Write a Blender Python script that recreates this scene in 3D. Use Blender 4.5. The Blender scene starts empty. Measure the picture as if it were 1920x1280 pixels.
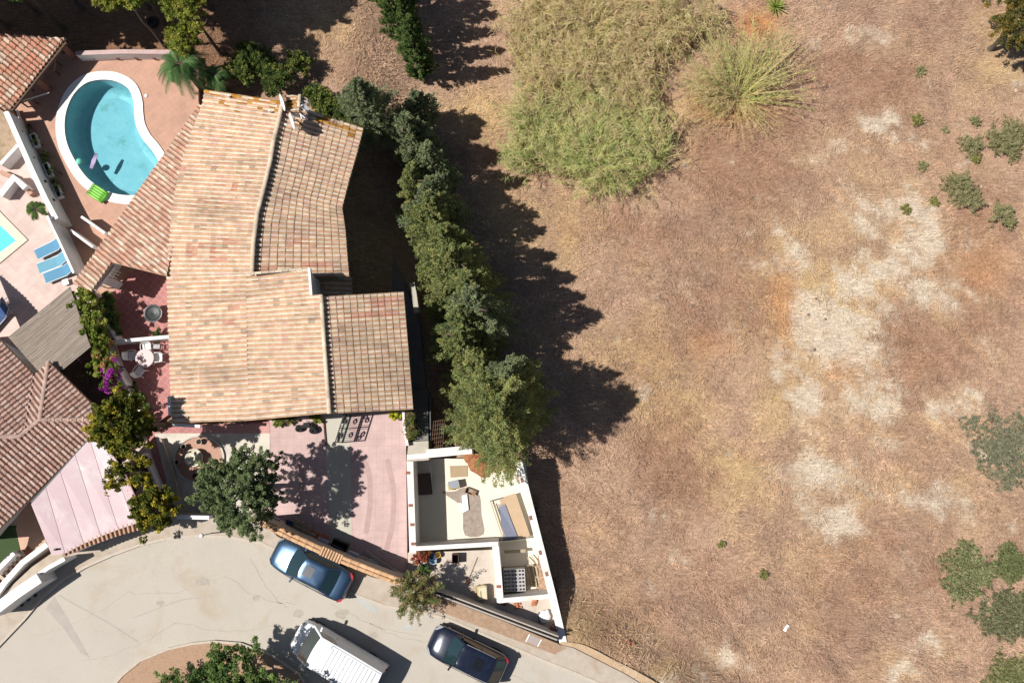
import bpy, bmesh, math, random
import numpy as np
from mathutils import Vector, Matrix
from mathutils.geometry import tessellate_polygon

random.seed(7)
RNG = np.random.default_rng(11)
scene = bpy.context.scene
COL = scene.collection
R = math.radians

# ------------------------------------------------------------------ camera
CAM_H = 50.0
FPX = 1667.0                      # focal length in pixels of the 1920 wide photograph
TILT = math.atan(210.0 / FPX)     # the drone looks a few degrees off the vertical
cam_d = bpy.data.cameras.new('camera')
cam_d.sensor_fit = 'HORIZONTAL'
cam_d.sensor_width = 36.0
cam_d.lens = 36.0 * FPX / 1920.0
cam_d.clip_end = 500
cam_d.clip_start = 1.0
cam = bpy.data.objects.new('camera', cam_d)
cam.location = (0, 0, CAM_H)
cam.rotation_euler = (TILT, 0, 0)
COL.objects.link(cam)
scene.camera = cam

# ------------------------------------------------------------------ sky, sun
SUN_EL = 56.0
COT = 1.0 / math.tan(R(SUN_EL))
SH_DIR = (math.cos(R(5)), math.sin(R(5)))       # direction in which shadows fall
world = bpy.data.worlds.new('World')
scene.world = world
world.use_nodes = True
wn = world.node_tree
wn.nodes.clear()
sky = wn.nodes.new('ShaderNodeTexSky')
sky.sky_type = 'NISHITA'
sky.sun_disc = False
sky.sun_elevation = R(SUN_EL)
sky.sun_rotation = math.atan2(-SH_DIR[0], -SH_DIR[1])
sky.altitude = 100
bg = wn.nodes.new('ShaderNodeBackground')
bg.inputs['Strength'].default_value = 0.05
wo = wn.nodes.new('ShaderNodeOutputWorld')
wn.links.new(sky.outputs[0], bg.inputs[0])
wn.links.new(bg.outputs[0], wo.inputs[0])
sd = bpy.data.lights.new('sun', 'SUN')
sd.energy = 5.0
sd.angle = R(0.53)
sd.color = (1.0, 0.965, 0.91)
so = bpy.data.objects.new('sun', sd)
ldir = Vector((SH_DIR[0] * COT, SH_DIR[1] * COT, -1.0)).normalized()
so.rotation_euler = ldir.to_track_quat('-Z', 'Y').to_euler()
so.location = (-30, 0, 60)
COL.objects.link(so)
scene.view_settings.view_transform = 'Standard'
scene.view_settings.look = 'None'
scene.view_settings.exposure = 0.42
scene.view_settings.gamma = 1.0
scene.cycles.max_bounces = 6
scene.cycles.transparent_max_bounces = 12

# ------------------------------------------------------------------ pixel to place
def U(px, py, z=0.0):
    dx = (px - 960.0) / FPX
    dy = -(py - 640.0) / FPX
    c, s = math.cos(TILT), math.sin(TILT)
    wy = dy * c + s
    wz = dy * s - c
    t = (z - CAM_H) / wz
    return (dx * t, wy * t)
def U3(px, py, z=0.0):
    x, y = U(px, py, z)
    return Vector((x, y, z))
def pix(x, y, z=0.0):             # the inverse, for arrays too
    c, s = math.cos(TILT), math.sin(TILT)
    dz = z - CAM_H
    cy = y * c + dz * s
    cz = -y * s + dz * c
    return 960 + FPX * x / (-cz), 640 - FPX * cy / (-cz)

# ------------------------------------------------------------------ noise in numpy
def _hash(ix, iy, seed):
    h = (ix.astype(np.int64) * 374761393 + iy.astype(np.int64) * 668265263 + seed * 1442695041) & 0xFFFFFFFF
    h = ((h ^ (h >> 13)) * 1274126177) & 0xFFFFFFFF
    return ((h ^ (h >> 16)) & 0xFFFF) / 65535.0
def vnoise(x, y, seed=0):
    x = np.asarray(x, float); y = np.asarray(y, float)
    ix = np.floor(x); iy = np.floor(y)
    fx = x - ix; fy = y - iy
    fx = fx * fx * (3 - 2 * fx); fy = fy * fy * (3 - 2 * fy)
    a = _hash(ix, iy, seed); b = _hash(ix + 1, iy, seed)
    c = _hash(ix, iy + 1, seed); d = _hash(ix + 1, iy + 1, seed)
    return (a * (1 - fx) + b * fx) * (1 - fy) + (c * (1 - fx) + d * fx) * fy
def fbm(x, y, seed=0, octv=4):
    s = 0; a = 1; t = 0
    for k in range(octv):
        s = s + a * vnoise(x * 2 ** k + 13.7 * k, y * 2 ** k - 7.1 * k, seed + k)
        t += a; a *= 0.55
    return s / t
def sstep(a, b, x):
    t = np.clip((x - a) / (b - a), 0, 1)
    return t * t * (3 - 2 * t)

def lin(c):
    c = c / 255.0
    return c / 12.92 if c <= 0.04045 else ((c + 0.055) / 1.055) ** 2.4
KAL = 1 / 1.52
def A(r, g, b, k=1.0):            # real base colour of a surface whose sunlit look is r, g, b
    return (min(lin(r) * KAL * k, .86), min(lin(g) * KAL * k, .86), min(lin(b) * KAL * k, .86))

# ------------------------------------------------------------------ levels
Z_DRIVE = 0.0
Z_ROAD = 0.9
Z_YARD = 0.6
Z_PIT = -1.5
Z_TOP = 0.8
ROADLINE = (np.array(U(1060, 1215, .8)), np.array(U(1190, 1290, .8)))
def terrain(x, y):
    x = np.asarray(x, float); y = np.asarray(y, float)
    px, py = pix(x, y, -1.5)
    east = sstep(640, 790, px + (py < 240) * 0)
    zf = -0.9 - 0.2 * sstep(1190, 1000, py) - 1.0 * sstep(1000, 860, py) - 0.8 * sstep(860, 500, py)
    zf = zf + 0.25 * (fbm(x * .12, y * .12, 5, 3) - .5) + .5 * sstep(1200, 1900, px)
    # rise to the road at the south
    a, b = ROADLINE
    d = b - a; n = np.array((-d[1], d[0])) / np.hypot(*d)
    dist = (x - a[0]) * n[0] + (y - a[1]) * n[1]
    dist = np.where((x < a[0] - .3), 9, dist)
    zf = np.where(px > 1000, zf + (0.84 - zf) * sstep(3.4, 0.4, dist), zf)
    zw = -0.35 - 0.9 * sstep(330, 620, px) * sstep(260, 60, py)
    z = zw + (zf - zw) * east
    # foundations of the sunken rooms, pools and lane
    z = np.where((px > 90) & (px < 310) & (py > 120) & (py < 400), -2.4, z)
    z = np.where((px < 60) & (py > 380) & (py < 520), -2.4, z)
    z = np.where((px > 780) & (px < 1010) & (py > 850) & (py < 1170), np.minimum(z, -1.75), z)
    return z
def G3(px, py, dz=0.0):
    z = -1.5
    for _ in range(6):
        x, y = U(px, py, z)
        z = float(terrain(x, y)) + dz
    x, y = U(px, py, z)
    return Vector((x, y, z))

# ------------------------------------------------------------------ materials
def nodes(name):
    m = bpy.data.materials.new(name)
    m.use_nodes = True
    nt = m.node_tree
    bs = nt.nodes['Principled BSDF']
    return m, nt, bs
def N(nt, t, **kw):
    n = nt.nodes.new(t)
    for k, v in kw.items():
        setattr(n, k, v)
    return n
def mixc(nt, fac, a, b, mode='MIX'):
    m = N(nt, 'ShaderNodeMix', data_type='RGBA', blend_type=mode)
    for i, v in ((0, fac), (6, a), (7, b)):
        if hasattr(v, 'is_linked') or hasattr(v, 'links'):
            nt.links.new(v, m.inputs[i])
        else:
            m.inputs[i].default_value = (v if i == 0 else (*v[:3], 1))
    return m.outputs[2]
def ramp(nt, src, p0, p1, c0=(0, 0, 0), c1=(1, 1, 1)):
    r = N(nt, 'ShaderNodeValToRGB')
    r.color_ramp.elements[0].position = p0
    r.color_ramp.elements[1].position = p1
    r.color_ramp.elements[0].color = (*c0, 1)
    r.color_ramp.elements[1].color = (*c1, 1)
    nt.links.new(src, r.inputs[0])
    return r.outputs[0]
def noise(nt, scale, detail=4, rough=.6, vec=None, dist=0.0):
    n = N(nt, 'ShaderNodeTexNoise')
    n.inputs['Scale'].default_value = scale
    n.inputs['Detail'].default_value = detail
    n.inputs['Roughness'].default_value = rough
    n.inputs['Distortion'].default_value = dist
    if vec is not None:
        nt.links.new(vec, n.inputs['Vector'])
    else:
        g = N(nt, 'ShaderNodeNewGeometry')
        nt.links.new(g.outputs['Position'], n.inputs['Vector'])
    return n.outputs['Fac']
MATS = {}
def M(name, col=None, rough=.85, var=.25, scale=3.0, dirt=None, fine=.12, bump=.0, bscale=30, metal=0.0, spec=.3):
    """matt surface with patches, stains and fine grain in world space"""
    if name in MATS:
        return MATS[name]
    m, nt, bs = nodes(name)
    c2 = tuple(c * (1 - var) for c in col)
    n1 = noise(nt, scale, 5, .65)
    c = mixc(nt, ramp(nt, n1, .35, .68), col, c2)
    if dirt:
        n2 = noise(nt, scale * .35 + .2, 6, .7, dist=.6)
        c = mixc(nt, ramp(nt, n2, .5, .72), c, dirt)
    if fine:
        n3 = noise(nt, 45, 2, .8)
        f = ramp(nt, n3, .3, .7, (1 - fine,) * 3, (1 + 0 * fine,) * 3)
        c = mixc(nt, 1.0, c, f, 'MULTIPLY')
    nt.links.new(c, bs.inputs['Base Color'])
    bs.inputs['Roughness'].default_value = rough
    bs.inputs['Metallic'].default_value = metal
    bs.inputs['Specular IOR Level'].default_value = spec
    if bump:
        b = N(nt, 'ShaderNodeBump')
        b.inputs['Strength'].default_value = bump
        b.inputs['Distance'].default_value = .03
        nt.links.new(noise(nt, bscale, 4, .7), b.inputs['Height'])
        nt.links.new(b.outputs[0], bs.inputs['Normal'])
    MATS[name] = m
    return m
def MATTR(name, rough=.8, transl=0.0, fine=.15, fscale=40, spec=.25, mott=None):
    """colour of each tile, blade or leaf comes from the mesh's own 'tint' attribute"""
    if name in MATS:
        return MATS[name]
    m, nt, bs = nodes(name)
    at = N(nt, 'ShaderNodeAttribute', attribute_name='tint')
    c = at.outputs['Color']
    if mott:
        n2 = noise(nt, mott, 5, .7)
        c = mixc(nt, 1.0, c, ramp(nt, n2, .32, .68, (.72,) * 3, (1.12,) * 3), 'MULTIPLY')
    if fine:
        n3 = noise(nt, fscale, 3, .8)
        c = mixc(nt, 1.0, c, ramp(nt, n3, .3, .7, (1 - fine,) * 3, (1 + fine * .3,) * 3), 'MULTIPLY')
    nt.links.new(c, bs.inputs['Base Color'])
    bs.inputs['Roughness'].default_value = rough
    bs.inputs['Specular IOR Level'].default_value = spec
    if transl:
        tr = N(nt, 'ShaderNodeBsdfTranslucent')
        nt.links.new(c, tr.inputs[0])
        mx = N(nt, 'ShaderNodeMixShader')
        mx.inputs[0].default_value = transl
        nt.links.new(bs.outputs[0], mx.inputs[1])
        nt.links.new(tr.outputs[0], mx.inputs[2])
        nt.links.new(mx.outputs[0], nt.nodes['Material Output'].inputs[0])
    MATS[name] = m
    return m
def mfield():
    m, nt, bs = nodes('dry_field_soil')
    at = N(nt, 'ShaderNodeAttribute', attribute_name='tint')
    g = N(nt, 'ShaderNodeNewGeometry')
    outs = []
    for rot, sc in ((52, (1.6, 9, 3)), (-20, (2.0, 8, 3)), (100, (5, 14, 3))):
        mp = N(nt, 'ShaderNodeMapping'); mp.inputs['Rotation'].default_value = (0, 0, -R(rot)); mp.inputs['Scale'].default_value = sc
        nt.links.new(g.outputs['Position'], mp.inputs[0])
        outs.append(noise(nt, 1.0, 6, .75, vec=mp.outputs[0], dist=.8))
    sel = ramp(nt, noise(nt, .22, 2, .5), .42, .58)
    f = mixc(nt, sel, ramp(nt, outs[0], .3, .7, (.45,) * 3, (1.25,) * 3), ramp(nt, outs[1], .3, .7, (.5,) * 3, (1.22,) * 3))
    c = mixc(nt, 1.0, at.outputs['Color'], f, 'MULTIPLY')
    c = mixc(nt, 1.0, c, ramp(nt, outs[2], .32, .68, (.68, .66, .64), (1.15,) * 3), 'MULTIPLY')
    c = mixc(nt, 1.0, c, ramp(nt, noise(nt, 9, 4, .8), .35, .6, (.72, .7, .68), (1.05,) * 3), 'MULTIPLY')
    nt.links.new(c, bs.inputs['Base Color']); bs.inputs['Roughness'].default_value = .95; bs.inputs['Specular IOR Level'].default_value = .15
    b = N(nt, 'ShaderNodeBump'); b.inputs['Strength'].default_value = .7; b.inputs['Distance'].default_value = .06
    nt.links.new(outs[0], b.inputs['Height']); nt.links.new(b.outputs[0], bs.inputs['Normal'])
    return m
def MTILE(name, col, grout, size, var=.15, rot=0.0, rough=.75):
    """square floor tiles with joints"""
    if name in MATS:
        return MATS[name]
    m, nt, bs = nodes(name)
    g = N(nt, 'ShaderNodeNewGeometry')
    mp = N(nt, 'ShaderNodeMapping')
    mp.inputs['Rotation'].default_value = (0, 0, rot)
    nt.links.new(g.outputs['Position'], mp.inputs[0])
    br = N(nt, 'ShaderNodeTexBrick')
    br.offset = 0
    br.inputs['Scale'].default_value = 1 / size
    br.inputs['Mortar Size'].default_value = .035
    br.inputs['Brick Width'].default_value = 1.0
    br.inputs['Row Height'].default_value = 1.0
    br.inputs['Color1'].default_value = (*col, 1)
    br.inputs['Color2'].default_value = (*[c * (1 - var) for c in col], 1)
    br.inputs['Mortar'].default_value = (*grout, 1)
    nt.links.new(mp.outputs[0], br.inputs[0])
    n1 = noise(nt, .9, 6, .7)
    c = mixc(nt, 1.0, br.outputs[0], ramp(nt, n1, .3, .72, (.8,) * 3, (1.1,) * 3), 'MULTIPLY')
    nt.links.new(c, bs.inputs['Base Color'])
    bs.inputs['Roughness'].default_value = rough
    MATS[name] = m
    return m
def MPAINT(name, col, metallic=.3, rough=.25, coat=1.0):
    if name in MATS:
        return MATS[name]
    m, nt, bs = nodes(name)
    n1 = noise(nt, 6, 4, .7)
    c = mixc(nt, ramp(nt, n1, .4, .8), col, tuple(min(1, v * .88 + .012) for v in col))
    nt.links.new(c, bs.inputs['Base Color'])
    bs.inputs['Metallic'].default_value = metallic
    bs.inputs['Roughness'].default_value = rough
    bs.inputs['Coat Weight'].default_value = coat * .8
    bs.inputs['Coat Roughness'].default_value = .06
    MATS[name] = m
    return m

m_white = M('white_render', (.74, .72, .70), .9, .10, 1.2, dirt=(.60, .56, .51), fine=.05)
m_whitep = M('white_plastic', (.72, .71, .68), .5, .05, 5, fine=.03)
m_roofdeck = M('roof_mortar', A(235, 200, 160), .9, .2, 4)
m_tile = MATTR('clay_tile', .85, 0, .22, 26, mott=2.2)
m_leaf = MATTR('leaf', .75, .34, 0, spec=.12)
m_dry = MATTR('dry_blade', .9, .12, 0)
m_bark = M('bark', (.13, .10, .075), .95, .4, 8, bump=.5)
m_pink = MTILE('pink_concrete', A(220, 188, 182), A(206, 176, 170), .42, .04, 0.0, .8)
m_deckp = MTILE('terracotta_deck_tile', A(212, 165, 140), A(200, 152, 128), .3, .07, .9)
m_patio = MTILE('red_patio_tile', A(203, 132, 126), A(218, 170, 160), .33, .12, R(38))
m_grey = M('grey_concrete', A(212, 203, 188), .9, .1, 1.2, dirt=A(185, 175, 160))
m_cream = M('fresh_screed', A(252, 243, 222), .9, .06, 1.5, fine=.05)
m_dark = M('dark_iron', (.03, .03, .035), .5, .2, 6, metal=.4)
m_brick = M('brick_clay', A(178, 120, 98), .9, .3, 9)
m_terra = M('terracotta_pot', A(170, 100, 75), .8, .25, 12)
m_soil = M('potting_soil', (.04, .028, .02), .95, .4, 20)
m_wood = M('weathered_wood', A(205, 185, 155), .85, .3, 14)
m_darkwood = M('brown_wood', (.12, .07, .045), .85, .3, 10)
m_rubber = M('black_rubber', (.02, .02, .022), .8, .2, 10)
m_glass, _nt, _b = nodes('car_glass')
_b.inputs['Base Color'].default_value = (.012, .028, .032, 1)
_b.inputs['Roughness'].default_value = .04
_b.inputs['Coat Weight'].default_value = 1
m_chrome, _nt, _b = nodes('bright_metal')
_b.inputs['Base Color'].default_value = (.7, .7, .72, 1)
_b.inputs['Metallic'].default_value = .9
_b.inputs['Roughness'].default_value = .25

# ------------------------------------------------------------------ mesh builder
class MB:
    def __init__(s):
        s.v = []; s.f = []; s.c = []; s.col = None
    def add(s, vs, fs):
        o = len(s.v)
        s.v += [tuple(p) for p in vs]
        s.f += [tuple(i + o for i in f) for f in fs]
        s.c += [s.col] * len(fs)
        return s
    def box(s, c, size, rz=0.0, rx=0.0, ry=0.0):
        x, y, z = size[0] / 2, size[1] / 2, size[2] / 2
        m = Matrix.Translation(c) @ Matrix.Rotation(rz, 4, 'Z') @ Matrix.Rotation(ry, 4, 'Y') @ Matrix.Rotation(rx, 4, 'X')
        vs = [m @ Vector(p) for p in ((-x, -y, -z), (x, -y, -z), (x, y, -z), (-x, y, -z), (-x, -y, z), (x, -y, z), (x, y, z), (-x, y, z))]
        return s.add(vs, [(0, 3, 2, 1), (4, 5, 6, 7), (0, 1, 5, 4), (1, 2, 6, 5), (2, 3, 7, 6), (3, 0, 4, 7)])
    def bar(s, a, b, w, h):
        a = Vector(a); b = Vector(b); d = b - a
        L = d.length
        rz = math.atan2(d.y, d.x); ry = -math.atan2(d.z, math.hypot(d.x, d.y))
        return s.box((a + b) / 2, (L, w, h), rz, 0, ry)
    def tube(s, pts, rads, n=8, cap=True):
        pts = [Vector(p) for p in pts]
        if not hasattr(rads, '__len__'):
            rads = [rads] * len(pts)
        vs = []; fs = []
        for i, p in enumerate(pts):
            d = (pts[min(i + 1, len(pts) - 1)] - pts[max(i - 1, 0)]).normalized()
            u = d.cross(Vector((0, 0, 1)) if abs(d.z) < .9 else Vector((1, 0, 0))).normalized()
            w = d.cross(u)
            for k in range(n):
                a = 2 * math.pi * k / n
                vs.append(p + (u * math.cos(a) + w * math.sin(a)) * rads[i])
        for i in range(len(pts) - 1):
            for k in range(n):
                k2 = (k + 1) % n
                fs.append((i * n + k, i * n + k2, (i + 1) * n + k2, (i + 1) * n + k))
        if cap:
            fs.append(tuple(range(n))); fs.append(tuple(range((len(pts) - 1) * n, len(pts) * n)))
        return s.add(vs, fs)
    def lathe(s, prof, c=(0, 0, 0), n=20, sx=1, sy=1, close=False):
        vs = []; fs = []
        for r, z in prof:
            for k in range(n):
                a = 2 * math.pi * k / n
                vs.append((c[0] + r * sx * math.cos(a), c[1] + r * sy * math.sin(a), c[2] + z))
        for i in range(len(prof) - 1):
            for k in range(n):
                k2 = (k + 1) % n
                fs.append((i * n + k, i * n + k2, (i + 1) * n + k2, (i + 1) * n + k))
        return s.add(vs, fs)
    def prism(s, xy, z0, z1, holes=(), bottom=True):
        """polygon (list of xy) with holes, from z0 up to z1"""
        loops = [list(xy)] + [list(h) for h in holes]
        pl = [[Vector((p[0], p[1], 0)) for p in l] for l in loops]
        tris = tessellate_polygon(pl)
        flat = [p for l in loops for p in l]
        n = len(flat)
        zt = z1 if callable(z1) else (lambda x, y: z1)
        zb = z0 if callable(z0) else (lambda x, y: z0)
        vs = [(p[0], p[1], zt(*p)) for p in flat] + [(p[0], p[1], zb(*p)) for p in flat]
        fs = []
        for t in tris:
            a, b, c = [flat[i] for i in t]
            cr = (b[0] - a[0]) * (c[1] - a[1]) - (b[1] - a[1]) * (c[0] - a[0])
            t = tuple(t) if cr > 0 else tuple(reversed(t))
            fs.append(t)
            if bottom:
                fs.append(tuple(i + n for i in reversed(t)))
        o = 0
        for li, l in enumerate(loops):
            m = len(l)
            area = sum(l[i][0] * l[(i + 1) % m][1] - l[(i + 1) % m][0] * l[i][1] for i in range(m))
            for i in range(m):
                j = (i + 1) % m
                q = (o + i + n, o + j + n, o + j, o + i)
                if (area < 0) != (li > 0):
                    q = tuple(reversed(q))
                fs.append(q)
            o += m
        return s.add(vs, fs)
    def grid(s, rows, closed=False):
        nr = len(rows); nc = len(rows[0])
        vs = [p for r in rows for p in r]
        fs = []
        for i in range(nr - 1):
            for j in range(nc - 1 if not closed else nc):
                j2 = (j + 1) % nc
                fs.append((i * nc + j, i * nc + j2, (i + 1) * nc + j2, (i + 1) * nc + j))
        return s.add(vs, fs)
    def sphere(s, c, r, n=12, m=8, sz=1.0, jit=0.0):
        rows = []
        for i in range(m + 1):
            th = math.pi * i / m
            row = []
            for k in range(n):
                a = 2 * math.pi * k / n
                q = 1 + jit * (random.random() - .5)
                row.append((c[0] + r * q * math.sin(th) * math.cos(a), c[1] + r * q * math.sin(th) * math.sin(a), c[2] + r * sz * q * math.cos(th)))
            rows.append(row)
        return s.grid(rows, True)
    def build(s, name, mat, parent=None, smooth=False, bevel=0.0, local=False):
        me = bpy.data.meshes.new(name)
        vs = s.v
        if parent is not None and not local:
            o = ORG[parent.name]
            vs = [(p[0] - o[0], p[1] - o[1], p[2] - o[2]) for p in vs]
        me.from_pydata(vs, [], s.f)
        if any(c is not None for c in s.c):
            at = me.attributes.new('tint', 'FLOAT_COLOR', 'FACE')
            arr = np.array([(*(c or (.5, .5, .5)), 1) for c in s.c], dtype=np.float32)
            at.data.foreach_set('color', arr.ravel())
        me.materials.append(mat)
        if smooth:
            me.polygons.foreach_set('use_smooth', [True] * len(me.polygons))
        me.update()
        ob = bpy.data.objects.new(name, me)
        COL.objects.link(ob)
        if parent is not None:
            ob.parent = parent
            ORG[ob.name] = ORG[parent.name]
        else:
            ORG[ob.name] = Vector((0, 0, 0))
        if bevel:
            b = ob.modifiers.new('bevel', 'BEVEL')
            b.width = bevel; b.segments = 2; b.limit_method = 'ANGLE'
        return ob
ORG = {}
def npmesh(name, V, F, mat, tint=None, parent=None, smooth=False):
    """numpy vertices and equally long faces to one mesh object"""
    me = bpy.data.meshes.new(name)
    V = np.asarray(V, np.float32); F = np.asarray(F, np.int32)
    if parent is not None:
        V = V - np.array(ORG[parent.name], np.float32)
    nf, k = F.shape
    me.vertices.add(len(V)); me.vertices.foreach_set('co', V.ravel())
    me.loops.add(nf * k); me.loops.foreach_set('vertex_index', F.ravel())
    me.polygons.add(nf)
    me.polygons.foreach_set('loop_start', np.arange(0, nf * k, k, dtype=np.int32))
    me.polygons.foreach_set('loop_total', np.full(nf, k, np.int32))
    me.polygons.foreach_set('use_smooth', np.full(nf, bool(smooth)))
    me.update(calc_edges=True)
    if tint is not None:
        dom = 'FACE' if len(tint) == nf else 'POINT'
        at = me.attributes.new('tint', 'FLOAT_COLOR', dom)
        t4 = np.ones((len(tint), 4), np.float32); t4[:, :3] = tint
        at.data.foreach_set('color', t4.ravel())
    me.materials.append(mat)
    ob = bpy.data.objects.new(name, me)
    COL.objects.link(ob)
    if parent is not None:
        ob.parent = parent
        ORG[ob.name] = ORG[parent.name]
    else:
        ORG[ob.name] = Vector((0, 0, 0))
    return ob
def tag(o, label=None, cat=None, group=None, kind=None):
    if label: o['label'] = label
    if cat: o['category'] = cat
    if group: o['group'] = group
    if kind: o['kind'] = kind
    return o
def thing(name, loc, label, cat, group=None, rz=0.0):
    o = bpy.data.objects.new(name, None)
    o.empty_display_size = .2
    COL.objects.link(o)
    o.location = loc
    o.rotation_euler = (0, 0, rz)
    ORG[o.name] = Vector(loc)
    return tag(o, label, cat, group)
def dup(root, loc, rz, label=None):
    r = root.copy(); COL.objects.link(r)
    r.location = loc; r.rotation_euler = (0, 0, rz)
    ORG[r.name] = Vector(loc)
    if label: r['label'] = label
    for ch in list(root.children):
        c = ch.copy(); COL.objects.link(c); c.parent = r
        for g in ch.children:
            d = g.copy(); COL.objects.link(d); d.parent = c
    return r
def struct(name, mb, mat):
    return tag(mb.build(name, mat), kind='structure')
def poly(pts, z):
    return [U(p[0], p[1], z) for p in pts]
def wallpoly(pts, z, w):
    """strip of width w (metres) along a pixel polyline at height z"""
    P = [Vector(U(p[0], p[1], z)) for p in pts]
    L = []; Rr = []
    for i, p in enumerate(P):
        a = P[max(i - 1, 0)]; b = P[min(i + 1, len(P) - 1)]
        d = (b - a).normalized(); n = Vector((-d.y, d.x))
        k = 1.0
        if 0 < i < len(P) - 1:
            d1 = (p - a).normalized()
            k = 1 / max(.5, abs(d.dot(d1)))
        L.append(p + n * w / 2 * k); Rr.append(p - n * w / 2 * k)
    return [(q.x, q.y) for q in L] + [(q.x, q.y) for q in reversed(Rr)]
def smooth_curve(pts, n=8, closed=True):
    out = []
    m = len(pts)
    for i in range(m if closed else m - 1):
        p = [pts[(i + k) % m] if closed else pts[min(max(i + k, 0), m - 1)] for k in (-1, 0, 1, 2)]
        for j in range(n):
            t = j / n
            out.append(tuple(.5 * ((2 * p[1][d]) + (-p[0][d] + p[2][d]) * t + (2 * p[0][d] - 5 * p[1][d] + 4 * p[2][d] - p[3][d]) * t * t + (-p[0][d] + 3 * p[1][d] - 3 * p[2][d] + p[3][d]) * t ** 3) for d in (0, 1)))
    if not closed:
        out.append(tuple(pts[-1]))
    return out

# ================================================================== GROUND
C_BASE = np.array(A(216, 180, 152)); C_STRAW = np.array(A(232, 198, 148)); C_BROWN = np.array(A(182, 140, 114))
C_MAUVE = np.array(A(180, 148, 128)); C_WHITE = np.array(A(248, 230, 206)); C_ORANGE = np.array(A(226, 164, 112))
C_LITTER = np.array(A(150, 108, 78))
WHITE_BLOBS = [(1570, 590, 75, 70, 1.0), (1540, 650, 60, 50, .9), (1620, 700, 60, 60, .8), (1520, 740, 28, 60, .8), (1575, 970, 45, 30, .9),
    (1700, 480, 90, 35, .75), (1640, 520, 80, 40, .8), (1740, 440, 50, 40, .8), (1760, 540, 50, 30, .7), (1500, 480, 50, 35, .8),
    (1660, 230, 40, 22, .8), (1720, 260, 40, 18, .6), (1660, 390, 70, 28, .75), (1670, 750, 36, 28, .8), (1730, 385, 45, 30, .7),
    (1770, 460, 60, 25, .7), (1540, 890, 55, 45, .7), (1610, 880, 45, 35, .55), (1720, 930, 60, 40, .6), (1800, 760, 50, 25, .7),
    (1850, 740, 40, 20, .6), (1715, 1205, 34, 16, .8), (1655, 1245, 30, 22, .85), (1350, 1215, 30, 25, .7), (1190, 1262, 60, 26, .95),
    (1680, 830, 50, 26, .6), (1585, 275, 40, 20, .6), (1640, 45, 50, 24, .6), (1540, 60, 40, 40, .45), (1620, 600, 60, 60, .7),
    (1480, 620, 30, 30, .4), (1460, 690, 30, 40, .45), (1860, 860, 40, 30, .5), (1880, 640, 30, 40, .4), (1700, 1060, 40, 40, .35), (1480, 435, 30, 20, .5)]
STRAW_BLOBS = [(1250, 690, 70, 90, .9), (1260, 760, 60, 70, .8), (1370, 900, 60, 70, .9), (1160, 660, 50, 40, .7), (1480, 480, 110, 80, .6), (960, 400, 90, 60, .7),
    (900, 190, 60, 60, .9), (1560, 540, 170, 170, .5), (1450, 760, 60, 80, .6), (1400, 1000, 60, 40, .5), (1880, 90, 70, 80, .7),
    (1290, 230, 90, 50, .8), (620, 60, 60, 60, .7), (1080, 1180, 70, 40, .8), (1070, 440, 50, 50, .6), (1230, 1240, 60, 30, .6), (1500, 1100, 90, 90, .35)]
BROWN_BLOBS = [(1400, 330, 90, 120, .9), (1480, 180, 60, 90, .7), (1260, 890, 70, 90, .9), (1320, 560, 60, 90, .6), (1600, 150, 100, 80, .6),
    (1750, 650, 110, 70, .8), (1700, 150, 80, 70, .6), (1250, 420, 120, 40, .6), (1560, 1120, 130, 90, .5), (1330, 1100, 90, 70, .5),
    (1850, 420, 60, 80, .6), (1730, 1110, 80, 50, .6), (1200, 1150, 60, 40, .4), (640, 120, 60, 60, .5), (1850, 620, 70, 60, .6), (1400, 480, 110, 110, .7), (1350, 400, 90, 90, .6), (1300, 330, 70, 60, .6), (1820, 520, 60, 60, .5)]
def blobs(L, px, py, wob):
    s = np.zeros_like(px)
    for (x, y, rx, ry, k) in L:
        d = ((px - x) / rx) ** 2 + ((py - y) / ry) ** 2
        s = np.maximum(s, k * np.exp(-d * .8))
    return s
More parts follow.
